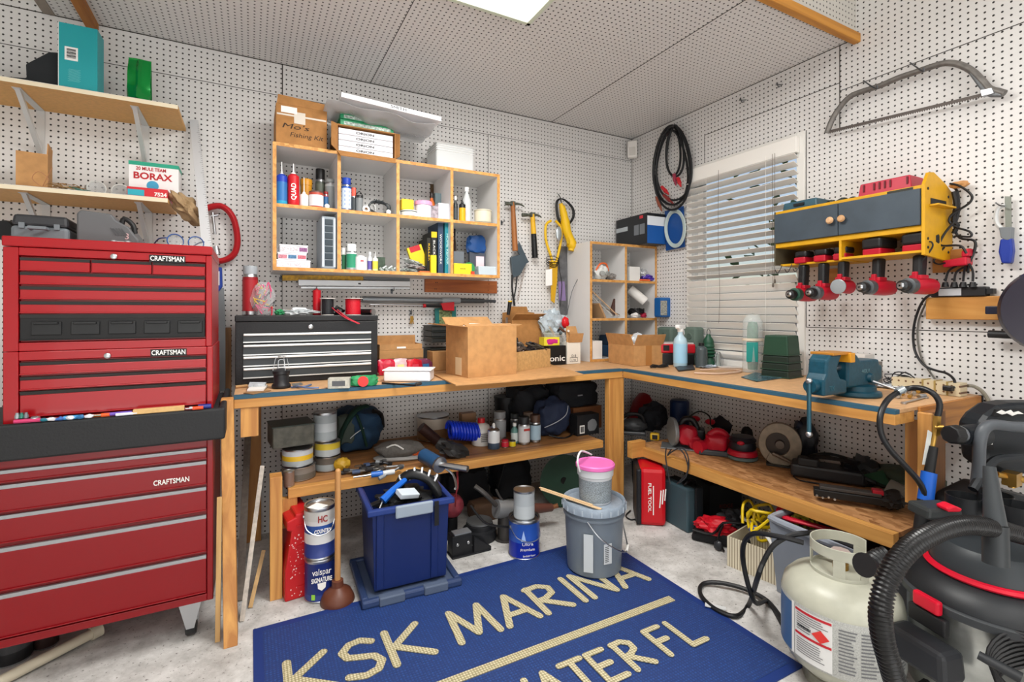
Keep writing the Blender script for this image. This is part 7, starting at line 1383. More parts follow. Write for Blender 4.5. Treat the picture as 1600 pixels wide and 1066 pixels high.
MB().tr(-o).tube([rw(a,b,xw)for a,b in pts],.0125,10,smooth=4).obj('frame',BSM,T)
m=MB();m.prism(RP(((1510,103),(1535,122),(1552,138),(1570,142),(1566,152),(1545,152),(1532,140),(1516,118)),xw),.02,(xw-o.x,0,0),(0,1,0),(0,0,1));m.obj('grip',mat('#66686a',.45,.4,.2,40,.2),T,bevel=.005)
A=rw(1295,207,xw);B=rw(1538,149,xw);d=B-A;u=d.normalized();V=Vector((0,-u.z,u.y));V=Vector((0,0,1))-u*u.z;V.normalize();N=u.cross(V);n=70;poly=[(0,.010),(d.length,.010)]
for i in range(n):t=d.length*(1-i/n);poly+=[(t,-.008),(t-d.length/n*.5,-.001)]
poly.append((0,-.008));MB().tr(-o).prism(poly,.0015,A,u,V).obj('blade',mat('#57504c',.5,.5),T)
MB().prism(RP(((1533,142),(1552,138),(1556,147),(1536,152)),xw),.024,(xw-.003-o.x,0,0),(0,1,0),(0,0,1)).obj('lever',STEEL,T,bevel=.002)
for a,b,c_,lb in((1349,126,143,'left'),(1422,98,116,'right')):
 m=MB();m.tube([rw(a,b,0),rw(a+10,b+7,-.05),rw(a+21,c_-4,-.075),rw(a+21,c_-10,-.085)],.0028,6);tag(m.obj('pegboard_hook',DSTEEL),lb+' long hook carrying the bow saw','hook','black pegboard hooks')
for a,b,lb in((1217,133,'right'),(1160,157,'left')):
 m=MB();m.tube([rw(a-3,b-4,0),rw(a-1,b+3,-.03),rw(a+1,b+2,-.04)],.0025,6);m.tube([rw(a-5,b,-.004),rw(a+6,b-1,-.004)],.002,5);tag(m.obj('pegboard_hook',DSTEEL),lb+' empty hook high above the window','hook','black pegboard hooks')
T=thing('hose_reel','dark round reel mounted on the right wall at the edge of the photo','reel',(-.10,yat(1655,-.10),1.155));MB().lathe([(0,-.03),(.02,-.03),(.15,-.022),(.155,0),(.15,.022),(.02,.03),(0,.03)],(0,0,0),(-.55,-.3,0),40).obj('disc',mat('#1c1626',.3),T);MB().box((-.0,.16,.0),(.05,.05,.03)).obj('tab',mat('#141a30',.4),T,bevel=.003)
p0,p1=rw(1545,522,-.06),rw(1592,524,-.06);T=thing('rubber_tube','short black tube fixed to the right wall below the pine board','tube',p0);MB().cyl((0,0,0),p1-p0,.0145,seg=16).obj('tube',mat('#232427',.5),T)
TV=mat('#0b3f50',.4,0,.15,60,.15);vx,vy=-.44,-1.775
T=thing('bench_vise','heavy teal bench vise clamped on the right front corner of the bench','vise',(vx,vy,BZ),0)
MB().lathe([(.085,0),(.088,.006),(.085,.018),(.07,.022),(.068,.04),(.05,.044)],seg=40).obj('swivel_base',TV,T)
m=MB();m.prism([(-.12,.04),(.075,.035),(.10,.05),(.125,.058),(.125,.115),(.105,.12),(.10,.14),(-.03,.14),(-.06,.165),(-.115,.17),(-.12,.15)],.075,(0,0,0));m.obj('rear_body',TV,T,bevel=.008)
MB().box((.135,0,.085),(.03,.05,.05)).obj('anvil',TV,T,bevel=.006)
m=MB();m.prism([(-.27,.02),(-.12,.02),(-.12,.07),(-.165,.08),(-.185,.115),(-.165,.15),(-.15,.17),(-.225,.17),(-.25,.15),(-.255,.1),(-.27,.08)],.07,(0,0,0));m.obj('front_jaw',TV,T,bevel=.008)
MB().cyl((-.17,0,.115),(-.1,0,.115),.014).obj('bar',STEEL,T)
m=MB();m.box((-.165,0,.172),(.12,.085,.010));m.obj('jaw_cap',mat('#c78a3a',.35,.5),T,bevel=.002);MB().box((-.115,-.03,.155),(.03,.045,.035)).obj('jaw_pad',mat('#c98a1e',.4),T,bevel=.002)
MB().cyl((-.30,0,.055),(-.265,0,.055),.024,seg=20).obj('screw_boss',TV,T)
m=MB();m.cyl((-.302,-.0,.07),(-.302,-.0,-.115),.0075,seg=12);m.obj('handle',mat('#2f5563',.35,.5),T);MB().blob((-.302,0,-.12),.012,0,1,0,2).obj('handle_ball',STEEL,T);MB().blob((-.302,0,.075),.012,0,1,0,2).obj('handle_ball',STEEL,T)
MB().cyl((.03,-.04,.06),(.07,-.14,.022),.005).obj('swivel_lever',STEEL,T);MB().lathe([(.02,0),(.016,.012),(0,.014)],(.03,-.037,.07),(0,-1,0),16).obj('lock_boss',TV,T)
text('460LV',.022,mat('#5c7f88',.5),T,(.0,-.0386,.098))
text('TX',.026,mat('#2f6270',.5),T,(-.22,-.0356,.045))
T=thing('white_carton','white box standing behind the teal vise','box',(-.13,yat(1334,-.13),BZ));MB().box((0,0,.07),(.08,.13,.14)).obj('body',mat('#c9c6c2',.6),T,bevel=.002);MB().box((0,-.085,.055),(.05,.035,.11)).obj('grey_side',mat('#77706a',.6),T)
coil('wire_tangle','tangle of dark wires lying against the wall behind the vise',(-.08,yat(1408,-.08),BZ+.03),.05,.03,6,.0022,mat('#26282b',.5),8,.06,(0,1,0),(0,0,1),'wire',None,.5)
tag(MB().blob((-.09,yat(1400,-.09),BZ+.008),(.06,.1,.008),.3,4,3,3,flat=.9).obj('plastic_sheet',mat('#cdd3da',.3)),'white plastic sheet under the dark wire tangle','sheet')
p0=yat(1395,-.12);p1=-1.99;T=thing('perforated_strip','cream perforated strip lying along the wall end of the bench','strip',(-.10,(p0+p1)/2,BZ));L_=abs(p0-p1);PBs=pegboard(1,2,'#cfc0a0','#6a4a34','perforated');MB().box((0,0,.025),(.06,L_,.05)).obj('strip',PBs,T);m=MB()
for s_ in(.04,.08,.12):m.box((0,-L_/2+s_,.026),(.064,.006,.054))
m.obj('rubber_band',mat('#a08850',.5),T)
T=thing('grey_cable','grey cable running from the bench end down the right wall','cable',rw(1516,604,-.03));o=T.location;MB().tr(-o).tube([rw(*a)for a in((1512,603,-.06),(1522,604,-.04),(1535,612,-.03),(1545,628,-.02),(1549,650,-.02),(1550,690,-.02))],.007,7,smooth=4).obj('cable',mat('#8a8578',.5),T)
random.seed(11)
for i in range(7):
 a=V3(1404+i*6,622-(i%3)*4,BZ);an=random.uniform(-.3,1);m=MB().tr((a.x,a.y,BZ+.008),(0,0,an));m.cyl((-.02,0,0),(.022,0,0),.007,seg=10);m.cyl((.0,0,0),(.012,0,0),.0078,seg=6)
 tag(m.obj('hose_connector',BRASS if i%2 else STEEL),('first','second','third','fourth','fifth','sixth','seventh')[i]+' small metal connector from the left, right of the vise on the bench','connector','metal connectors beside the vise')
wrench('wrench','silver wrench lying on the bench corner in front of the connectors',fl(1412,631,BZ)[:2],fl(1446,622,BZ)[:2],.009,STEEL,BZ)
T=thing('rubber_offcut','dark wooden handled tool lying behind the connectors on the bench','tool',V3(1440,612,BZ));MB().cyl((-.06,.0,.012),(.06,-.05,.012),.011).obj('handle',mat('#2a2422',.5),T)
xh=-.60
T=thing('air_hose','black rubber air hose arching over the right end of the bench','hose',V3(1408,622,BZ));o=T.location
H_=[(1464,655,1.56),(1468,632,1.56),(1459,616,1.57),(1440,607,1.6),(1420,607,1.63),(1400,615,1.63),(1384,629,1.60),(1375,652,1.58),(1377,678,1.57),(1391,703,1.56),(1416,730,1.55),(1437,755,1.54),(1450,785,1.53),(1456,820,1.52)]
def at_d(px,py,d):a,b=_ray(px);return Vector((CX+a*d,CY+b*d,CH-(py-PYC)/FPX*d))
MB().tr(-o).tube([at_d(*p)for p in H_],.009,9,smooth=5).obj('hose',mat('#141518',.35),T)
MB().tr(-o).cyl(at_d(1402,613,1.63),at_d(1412,608,1.63),.0125,seg=14).obj('ferrule',mat('#b7c3cb',.25,.8),T)
m=MB().tr(-o);m.cyl(at_d(1464,650,1.56),at_d(1462,680,1.56),.011,seg=6);m.cyl(at_d(1461,676,1.56),at_d(1456,700,1.56),.008);m.cyl(at_d(1460,668,1.56),at_d(1474,668,1.55),.009);m.obj('brass_fitting',BRASS,T)
T=thing('air_gun','long air tool with blue and black handle hanging by the bench leg','air tool',at_d(1438,825,1.53));o=T.location
MB().tr(-o).cyl(at_d(1459,698,1.555),at_d(1452,738,1.55),.012,.014).obj('neck',BLACK,T);MB().tr(-o).cyl(at_d(1452,738,1.55),at_d(1446,782,1.54),.0205,.021,16).obj('blue_grip',mat('#1456b4',.4),T);MB().tr(-o).cyl(at_d(1446,782,1.54),at_d(1437,828,1.53),.021,.017,16).obj('black_grip',mat('#17181a',.5),T)
m=MB();P_=[at_d(a,b,1.56)-o for a,b in((1450,672),(1456,676),(1449,726),(1441,726))];N_=Vector((_f[0],_f[1],0));U_=Vector((_r[0],_r[1],0));m.prism([(p.dot(U_),p.z)for p in P_],.002,N_*P_[0].dot(N_),U_,(0,0,1),N_);m.obj('scraper_blade',mat('#c9ccc8',.4),T)
Z6=SZ+.0075
def s6(px,py):return V3(px,py,Z6)
def face(T):
 T.rotation_euler.z=math.atan2(CX-T.location.x,-(CY-T.location.y));return T
def lump6(name,label,cat,px,py,r,m,seed=1,amp=.2,fq=3,rz=0,sub=3,box=0,back=.04,z=None,ry=0):
 z=Z6 if z is None else z;a=V3(px,py,z);o_=MB().tr((a.x+back,a.y,z+r[2]*.94),(0,ry,rz)).blob((0,0,0),r,amp,fq,seed,sub,box=box).obj(name,m);return tag(o_,label,cat)
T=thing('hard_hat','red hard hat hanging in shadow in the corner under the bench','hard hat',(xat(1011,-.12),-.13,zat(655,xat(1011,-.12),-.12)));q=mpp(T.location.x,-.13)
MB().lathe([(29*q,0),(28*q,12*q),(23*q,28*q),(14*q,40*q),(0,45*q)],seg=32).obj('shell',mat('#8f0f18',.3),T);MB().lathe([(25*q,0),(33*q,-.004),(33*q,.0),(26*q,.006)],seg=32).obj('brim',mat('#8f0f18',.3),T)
DGR=mat('#3e4042',.45,.2)
T=face(thing('belt_sander','grey and black old power tool at the corner end of the right shelf','power tool',s6(990,684)+Vector((.05,.08,.0))));q=mpp(T.location.x,T.location.y)
MB().box((0,0,.012),(44*q,.09,.022)).obj('base_plate',mat('#5a5c5e',.4,.5),T,bevel=.006);MB().blob((4*q,0,.055),(20*q,.045,.045),.12,3,3,3).obj('motor_body',DGR,T);MB().tube([(-20*q,0,.07),(-6*q,0,.12),(14*q,0,.12),(20*q,0,.07)],.012,8).obj('handle',BLACK,T)
lump6('tool_bag','dark cloth bag behind the grey old power tool in the corner','bag',984,676,(.09,.09,.09),mat('#1c1e24',.8,0,.4,40),6,back=.2)
T=face(thing('tape_measure','small yellow and black tape measure on the right shelf','tape measure',s6(1021,690)+Vector((.03,.02,0))));MB().box((0,0,.022),(.055,.04,.044)).obj('body',mat('#c9a01c',.4),T,bevel=.01);MB().box((0,-.0205,.022),(.03,.002,.026)).obj('label',BLACK,T)
T=face(thing('circular_saw','red and grey cordless circular saw on the right shelf','circular saw',s6(1056,703)+Vector((.08,.02,0))));q=mpp(T.location.x,T.location.y)
MB().box((-4*q,-.01,.004),(58*q,.13,.006)).obj('shoe',mat('#8b8f92',.35,.7),T,bevel=.001)
MB().lathe([(0,-.012),(.055,-.012),(.075,-.006),(.08,.005),(.08,.016),(.0,.018)],(-14*q,-.01,.088),(-1,-.35,0),32).obj('blade_guard',mat('#8f9496',.4,.4),T);MB().lathe([(0,0),(.062,0),(.062,.002),(0,.002)],(-15*q,-.012,.075),(-1,-.35,0),32).obj('blade',STEEL,T)
MB().blob((6*q,-.02,.075),(15*q,.05,.055),.08,2,3,3,box=.4).obj('motor_housing',RB,T);MB().lathe([(.0,.035),(.035,.033),(.04,0),(.038,-.03)],(16*q,-.03,.04),(.2,-1,0),20).obj('motor_cap',RB,T)
MB().tube([(-4*q,.02,.12),(2*q,.02,.155),(14*q,.03,.15),(22*q,.03,.09)],.017,10).obj('handle',BKP,T);MB().box((22*q,.04,.075),(.07,.09,.06)).obj('battery',BKP,T,bevel=.01)
T=thing('blue_container','dark blue cylinder standing behind the circular saw','container',s6(1058,676)+Vector((.28,.02,0)));q=mpp(T.location.x,T.location.y);hh=zat(620,T.location.x,T.location.y)-Z6;T.location.x=min(T.location.x,-.1);MB().lathe([(13*q,0),(14*q,.01),(14*q,hh-.01),(12*q,hh)]).obj('body',mat('#14284e',.4),T)
lump6('black_tool_bag','black cordless tool lying behind the red saw on the right shelf','power tool',1098,690,(.07,.10,.075),mat('#1b1d28',.5,0,.2,30),8,.15,3,.3,back=.22)
for i,(px,py)in enumerate(((1083,655),(1106,660))):tag(MB().blob(V3(px,py,Z6+.13)+Vector((.02,0,0)),(.03,.028,.018),.1,2,i,2).obj('red_battery',RB),('left','right')[i]+' red patch of the black cordless tool behind the saw','battery')
T=MB();T.tube([V3(1076,652,Z6+.17),V3(1092,643,Z6+.19),V3(1108,650,Z6+.18),V3(1110,664,Z6+.14)],.004,6,smooth=4);tag(T.obj('black_cable',BLACK),'black cord looping above the black cordless tool','cord')
T=face(thing('finishing_sander','red and grey finishing sander on the right shelf beside the circular saw','sander',s6(1108,713)+Vector((.06,.02,0))));q=mpp(T.location.x,T.location.y)
MB().box((3*q,0,.014),(50*q,.10,.028),top=.92).obj('sanding_base',mat('#37393c',.5),T,bevel=.006);MB().blob((4*q,0,.065),(18*q,.045,.045),.12,2,5,3,box=.3).obj('red_body',RB,T);MB().lathe([(.0,.02),(.034,.018),(.036,-.018),(0,-.02)],(-20*q,-.02,.034),(-.8,-1,0),20).obj('front_wheel',RB,T);MB().tube([(-6*q,0,.1),(4*q,0,.125),(16*q,.01,.11),(22*q,.02,.06)],.018,10).obj('handle',RB,T)
T=thing('orbital_sander','round red and black palm sander with grey pad on the right shelf','sander',s6(1154,722)+Vector((.07,.03,0)));q=mpp(T.location.x,T.location.y)
MB().lathe([(20*q,0),(22*q,.004),(22*q,.016),(20*q,.018)],seg=32).obj('pad',mat('#5d6e6c',.6),T);MB().lathe([(20*q,.019),(22*q,.024),(21*q,.045),(19*q,.05)],seg=32).obj('skirt',RB,T);MB().lathe([(18.5*q,.051),(20*q,.065),(18*q,.09),(20*q,.10),(16*q,.118),(0,.124)],seg=32).obj('body',mat('#191b24',.4),T);MB().blob((-14*q,-8*q,.095),(.02,.02,.014),.1,2,2,2).obj('red_grip',RB,T)
lump6('dust_canister','black dust canister behind the round palm sander','canister',1140,700,(.04,.04,.055),mat('#14151c',.5),3,.05,2,back=.16)
T=face(thing('old_circular_saw','old circular saw with tan round blade guard on the right shelf','circular saw',s6(1212,735)+Vector((.09,.03,0))));q=mpp(T.location.x,T.location.y);TAN=mat('#8c7f6e',.45,.3,.1,40,.15)
m=MB();R_=30*q;out=[(R_*math.cos(t),R_*math.sin(t)*1.12)for t in[math.radians(a)for a in range(-130,231,12)]];inn=[(R_*.55*math.cos(t)-3*q,R_*.55*math.sin(t)*1.1)for t in[math.radians(a)for a in range(230,-131,-12)]]
m.prism(out+inn,.035,(-2*q,0,R_*1.13),(1,0,0),(0,0,1));m.obj('blade_guard',TAN,T,bevel=.003);MB().lathe([(0,0),(R_*.92,0),(R_*.92,.003),(0,.003)],(-2*q,0.008,R_*1.12),(0,-1,0),40).obj('blade',mat('#3d3632',.4,.6),T);MB().lathe([(.022,0),(.02,.02),(0,.022)],(-2*q,-.002,R_*1.12),(0,-1,0),16).obj('hub',mat('#5d544c',.4,.5),T)
MB().blob((32*q,.06,40*q),(18*q,.06,32*q),.15,2,6,3).obj('motor_housing',mat('#181a20',.5),T);MB().tube([(20*q,.03,66*q),(30*q,.04,60*q),(40*q,.05,40*q),(44*q,.05,20*q)],.02,10).obj('handle',mat('#1b2030',.45),T);MB().box((24*q,.02,.006),(90*q,.11,.008)).obj('shoe',mat('#35332f',.5,.5),T)
MB().tube([(-12*q,-.03,20*q),(4*q,-.035,14*q),(22*q,-.03,6*q)],.009,8).obj('lever',mat('#6b5c4e',.4,.4),T)
T=face(thing('long_power_tool','long black power tool with coiled cord right of the old circular saw','power tool',s6(1300,762)+Vector((.10,.06,0))));q=mpp(T.location.x,T.location.y)
MB().box((-6*q,0,12*q),(96*q,.12,20*q)).obj('body',mat('#222326',.45),T,bevel=.012);MB().blob((40*q,.02,18*q),(26*q,.07,22*q),.3,3,6,3).obj('rear_motor',mat('#17181a',.5),T);MB().box((-30*q,-.03,26*q),(30*q,.06,14*q)).obj('front_grip',mat('#1a1b1d',.5),T,bevel=.01)
m=MB();
for i in range(3):m.tube([((-30+i*3)*q,-.02,(33+i*2)*q),(0,-.05,(36+i*2)*q),((32)*q,-.03,(34+i)*q),(36*q,.05,30*q),(0,.06,(34+i)*q)],.0045,6,cyc=True)
m.obj('cord',BLACK,T);m=MB();m.tube([(-50*q,-.05,.004),(-40*q,-.10,.004),(-10*q,-.10,.004),(30*q,-.09,.004)],.003,6);m.obj('thin_cord',BLACK,T)
T=face(thing('nail_gun','long black and grey nail gun with red tip at the right end of the shelf','nail gun',s6(1352,800)+Vector((.03,.05,0))));q=mpp(T.location.x,T.location.y)
T.rotation_euler.z+=.12
MB().box((0,0,14*q),(112*q,.045,12*q)).obj('magazine',mat('#1c1b1b',.4,.3),T,bevel=.004);MB().box((-8*q,0,23*q),(80*q,.04,5*q)).obj('rail',mat('#4a4644',.35,.6),T,bevel=.002);MB().box((28*q,-.0,27*q),(14*q,.035,7*q)).obj('red_trigger',RB,T,bevel=.003)
MB().blob((46*q,.02,16*q),(18*q,.05,15*q),.25,3,3,3).obj('head',mat('#2a2624',.5,.3),T);MB().cyl((62*q,.05,18*q),(44*q,.07,24*q),.045).obj('cylinder',mat('#6b665c',.6),T)
m=MB();
for i in range(4):m.lathe([(.005,0),(.004,.003),(0,.003)],((-52+i*8)*q,-.023,8*q if i%2 else 10*q),(0,-1,0),10)
m.obj('bolt_heads',STEEL,T)
lump6('canvas_pouch','dark green canvas pouch with triangular flap at the right end of the shelf','pouch',1392,778,(.10,.12,.05),mat('#3a4438',.8,0,.4,40,.15),5,.12,2,.3,3,.5,back=.16)
P_=[V3(1349,742,Z6+.06),V3(1393,762,Z6+.05),V3(1380,735,Z6+.09)]
o_=MB();o_.f([o_.v(p)for p in P_]);o_.f([o_.v(p+Vector((.01,.01,-.006)))for p in P_][::-1]);tag(o_.obj('green_flap',mat('#1f4a34',.7)),'green triangular cloth flap on the canvas pouch','cloth')
for i,pts in enumerate((((1041,700),(1040,715),(1044,740),(1047,757)),((1049,702),(1043,712),(1050,706),(1066,700),(1076,718),(1072,745),(1058,756)),((1062,702),(1070,712),(1075,735),(1062,752)))):
 m=MB();m.tube([WXs for WXs in[Vector((-.592,yat(a,-.592),zat(b,-.592,yat(a,-.592))))for a,b in pts]],.0035,6,smooth=4);tag(m.obj('black_cable',mat('#2c2e31',.5)),('straight','wide looping','short curved')[i]+' black cord hanging over the front edge of the right shelf','cord','cords hanging over the right shelf')
T=face(thing('red_power_tool_case','upright red power tool case with white stripes on the floor','case',fl3(1018,822)+Vector((.03,.03,0))));q=mpp(T.location.x,T.location.y);h=zat(728,T.location.x,T.location.y);w=40*q;T.rotation_euler.z+=.12
MB().box((0,.05,h/2),(w*1.0,.20,h)).obj('shell',mat('#be0f1c',.35),T,bevel=.022);MB().box((-w*.52,.05,h/2),(.03,.21,h*.97)).obj('black_back',mat('#1c1c20',.45),T,bevel=.012)
text('FUEL TOOL',.022,WHITE,T,(-w*.12,-.051,h*.5),(PI/2,PI/2,0),width=h*.5,bold=.0005);MB().box((w*.02,-.051,h*.45),(.005,.001,h*.5)).obj('stripe',WHITE,T)
m=MB();
for i in range(3):m.box((w*(.28+.09*i),-.0508,h*(.48+.04*i)),(.006,.001,h*(.3-.05*i)),ry=.08)
m.obj('logo_stripes',WHITE,T)
T=face(thing('grey_tool_case','upright blue grey power tool case beside the red case on the floor','case',fl3(1060,832)+Vector((.09,.03,0))));q=mpp(T.location.x,T.location.y);h=zat(756,T.location.x,T.location.y);T.rotation_euler.z+=.75
MB().box((-.03,.04,h/2),(.055,.22,h)).obj('shell',mat('#3b5058',.45),T,bevel=.01);MB().box((.03,.04,h/2),(.06,.21,h*.97)).obj('dark_half',mat('#23292d',.5),T,bevel=.01)
MB().tube([(-.04,-.03,h+.01),(-.02,-.04,h+.03),(.03,-.03,h+.012),(.05,0,h+.01),(0,.02,h+.014)],.006,6,cyc=True).obj('cord',BLACK,T)
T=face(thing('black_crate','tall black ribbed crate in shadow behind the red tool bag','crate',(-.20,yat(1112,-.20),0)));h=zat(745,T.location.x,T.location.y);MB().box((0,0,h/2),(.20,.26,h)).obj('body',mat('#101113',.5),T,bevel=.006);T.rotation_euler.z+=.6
text('RIDGE',.03,mat('#6e1a18',.5),T,(.0,-.131,h*.4));MB().box((.0,-.02,h+.008),(.12,.1,.016)).obj('red_top',mat('#5d0c14',.4),T,bevel=.003)
a=fl3(1108,862)+Vector((.13,.03,0));T=face(thing('red_tool_bag','open black tool bag with bright red lining on the floor','bag',a));T.rotation_euler.z-=.12;q=mpp(a.x,a.y)
m=MB();m.prism([(-46*q,0),(46*q,0),(42*q,24*q),(-40*q,18*q)],.15,(0,.02,0));m.obj('outer_shell',mat('#17181b',.7,0,.4,40),T,bevel=.02)
MB().blob((-8*q,-.01,26*q),(30*q,.06,14*q),.22,3,3,4).obj('red_lining',mat('#c01022',.5),T);MB().blob((20*q,.03,32*q),(24*q,.06,18*q),.3,3,9,4).obj('black_flap',mat('#1a1b1e',.7),T)
m=MB();m.tube([(-40*q,-.06,20*q),(-10*q,-.08,22*q),(4*q,-.07,40*q),(30*q,-.06,44*q)],.012,8,flat=.5);m.tube([(4*q,-.08,38*q),(-2*q,-.09,18*q),(6*q,-.10,2*q)],.01,8,flat=.5);m.obj('strap',BLACK,T);MB().blob((-2*q,-.10,8*q),(.02,.012,.025),.2,3,3,2).obj('buckle',mat('#2a2c30',.3),T)
MB().box((34*q,-.02,46*q),(.05,.03,.012),rz=.3,ry=.4).obj('label',WHITE,T)
A=fl3(1136,884);B=fl3(1214,916);d=B-A;ang=math.atan2(d.y,d.x);w=d.length;nrm=Vector((-math.sin(ang),math.cos(ang),0));dpt=.2;mid=(A+B)/2+nrm*dpt/2;hB=zat(838,A.x,A.y)
def rib_mat():
 m=bpy.data.materials.new('striped_carton');m.use_nodes=True;nt=m.node_tree;B_=nt.nodes['Principled BSDF'];B_.inputs['Roughness'].default_value=.6;tc=nt.nodes.new('ShaderNodeTexCoord');w_=nt.nodes.new('ShaderNodeTexWave');w_.bands_direction='X';w_.inputs['Scale'].default_value=26;nt.links.new(tc.outputs['Object'],w_.inputs['Vector'])
 mx_=nt.nodes.new('ShaderNodeMix');mx_.data_type='RGBA';mx_.inputs[6].default_value=lin('#8b7d66');mx_.inputs[7].default_value=lin('#d2c9b2');cr=nt.nodes.new('ShaderNodeMapRange');cr.inputs[1].default_value=.1;cr.inputs[2].default_value=.4;nt.links.new(w_.outputs['Fac'],cr.inputs[0]);nt.links.new(cr.outputs[0],mx_.inputs[0]);nt.links.new(mx_.outputs[2],B_.inputs['Base Color']);return m
T=openbox('striped_box','cream striped open box full of yellow cord on the floor',(mid.x,mid.y,0.0005),(w,dpt,hB),ang,(),rib_mat(),t=.006)
q=mpp(mid.x,mid.y);random.seed(12)
T=thing('yellow_cord','tangled bright yellow extension cord piled in the striped box','cord',(mid.x,mid.y,hB-.02));m=MB();YC=mat('#d8b80e',.4)
for i in range(4):
 P_=[]
 for k_ in range(9):t=k_*2*PI/9;P_.append(Vector((random.uniform(.03,.085)*math.cos(t)+random.uniform(-.02,.02),random.uniform(.03,.07)*math.sin(t),.03+random.uniform(0,.07)+.02*i)))
 m.tube(P_,.0065,7,cyc=True,smooth=4)
m.tube([(-.06,.05,.08),(-.03,.07,.15),(.03,.08,.155),(.07,.07,.10),(.10,.04,.08)],.006,7,smooth=5);m.tube([(-.02,-.08,.06),(0,-.115,.0),(.03,-.11,-.02),(.05,-.10,.02)],.0065,7,smooth=5);m.obj('cord',YC,T)
MB().blob((-.05,0,.07),(.025,.02,.015),.2,3,3,2).obj('blue_plug',mat('#24479c',.4),T);MB().blob((.075,-.03,.05),(.045,.03,.022),.35,5,3,3).obj('white_rag',mat('#cdc6bc',.7),T)
m=MB();m.cyl((-.07,-.105,.03),(-.07,-.108,-.04),.009);m.obj('black_plug',BLACK,T);MB().tube([(-.05,-.05,.07),(-.07,-.09,.06),(-.07,-.105,.03)],.008,7).obj('white_end',WHITE,T)
GR=mat('#7a818c',.45);A=Vector((xat(1212,-1.52),-1.52,0));
bx0,bx1,by0,by1=-.66,-.28,-1.96,-1.56;zt6=.30
T=thing('grey_tote','large grey plastic tote with red cable under the right bench','tote',((bx0+bx1)/2,(by0+by1)/2,.001));w,dd=bx1-bx0,by1-by0
V_=None;m=MB();lo=[m.v((x*w/2*.88,y*dd/2*.9,0))for x,y in((-1,-1),(1,-1),(1,1),(-1,1))];hi=[m.v((x*w/2,y*dd/2,zt6))for x,y in((-1,-1),(1,-1),(1,1),(-1,1))];hi2=[m.v((x*(w/2-.006),y*(dd/2-.006),zt6))for x,y in((-1,-1),(1,-1),(1,1),(-1,1))];lo2=[m.v((x*(w/2*.88-.006),y*(dd/2*.9-.006),.006))for x,y in((-1,-1),(1,-1),(1,1),(-1,1))]
m.f(lo[::-1],False);m.f(lo2,False)
for i in range(4):j=(i+1)%4;m.f([lo[i],lo[j],hi[j],hi[i]],False);m.f([hi[i],hi[j],hi2[j],hi2[i]],False);m.f([hi2[i],hi2[j],lo2[j],lo2[i]],False)
m.obj('shell',GR,T,bevel=.02);m=MB();m.tube([(-w/2,-dd/2+.04,zt6),(-w/2,dd/2-.05,zt6),(-w/2+.05,dd/2,zt6),(w/2-.05,dd/2,zt6),(w/2,dd/2-.05,zt6),(w/2,-dd/2+.05,zt6),(w/2-.05,-dd/2,zt6),(-w/2+.05,-dd/2,zt6)],.014,8,smooth=2,cyc=True);m.obj('rim',mat('#8e95a0',.4),T)
T=thing('red_cable','coil of bright red cable lying in the grey tote','cable',(-.48,-1.66,zt6-.06));m=MB()
for i in range(5):m.tube([Vector((-.10+.01*i,.10,.05)),Vector((-.04,.13-.012*i,.075+.008*i)),Vector((.05,.02,.09)),Vector((.10,-.14+.012*i,.05)),Vector((.02+.01*i,-.16,.03)),Vector((-.07,-.02+.012*i,.05))],.007,7,smooth=4,cyc=True)
m.obj('cable',mat('#c21830',.4),T);MB().blob((-.02,.05,.035),(.05,.05,.03),.3,6,3,3).obj('yellow_black_rope',mat('#a79f2c',.6,0,0,90,.9),T)
tag(MB().blob((-.47,-1.8,.16),(.13,.13,.13),.25,3,6,3).obj('dark_gear',mat('#2a1a18',.6,0,.4,20,.4)),'dark reddish gear heaped inside the grey tote','gear')
TK=mat('#aeae9f',.35,0,.04,30,.05);tx,ty=-.922,-1.980;R0=.165
T=thing('propane_tank','cream propane tank with warning label standing on the floor at the right','propane tank',(tx,ty,.001));face(T);T.scale=(.98,.98,.93)
MB().lathe([(.10,0),(.105,.002),(.105,.035),(.098,.04)],seg=40).obj('foot_ring',mat('#8a8a7c',.45,0,.1,30,.3),T)
pr=[(.0,.03),(.06,.032),(.115,.05),(.148,.08),(R0,.115),(R0,.285),(.158,.318),(.135,.345),(.10,.366),(.05,.376),(0,.378)]
MB().lathe(pr,seg=56).obj('body',TK,T)
MB().lathe([(R0+.0008,.112),(R0+.0016,.12),(R0+.0016,.283),(R0+.0005,.287)],seg=56,close=False).obj('label_wrap',mat('#a9aaa6',.4,0,0,400,.25),T)
def onT(nm,a0,a1,z0,z1,m,off=.003,par=None):
 b=MB();n=max(2,int(abs(a1-a0)/.08));G=[]
 for i in range(n+1):
  t=a0+(a1-a0)*i/n;G.append([b.v(((R0+off)*math.sin(t),-(R0+off)*math.cos(t),z))for z in(z0,z1)])
 for i in range(n):b.f([G[i][0],G[i+1][0],G[i+1][1],G[i][1]])
 return b.obj(nm,m,par or T,recalc=False)
LW=mat('#d6d6d4',.4);onT('white_panel',-.78,-.12,.118,.277,LW,.0022)
onT('blue_panel',-1.35,-.86,.118,.277,mat('#41608a',.4),.0022);onT('white_edge',-.86,-.80,.116,.284,WHITE,.0026)
LR=mat('#b8202a',.4)
onT('red_border',-.77,-.13,.265,.273,LR,.003);onT('red_border',-.77,-.13,.190,.198,LR,.003)
for i in range(18):
 z=.258-.0072*i
 if .181<z<.205:continue
 onT('small_print',-.74+.0,-.18-random.uniform(0,.15)if z<.185 or z>.23 else-.48,z,z+.0022,mat('#5d5d60',.5),.0032)
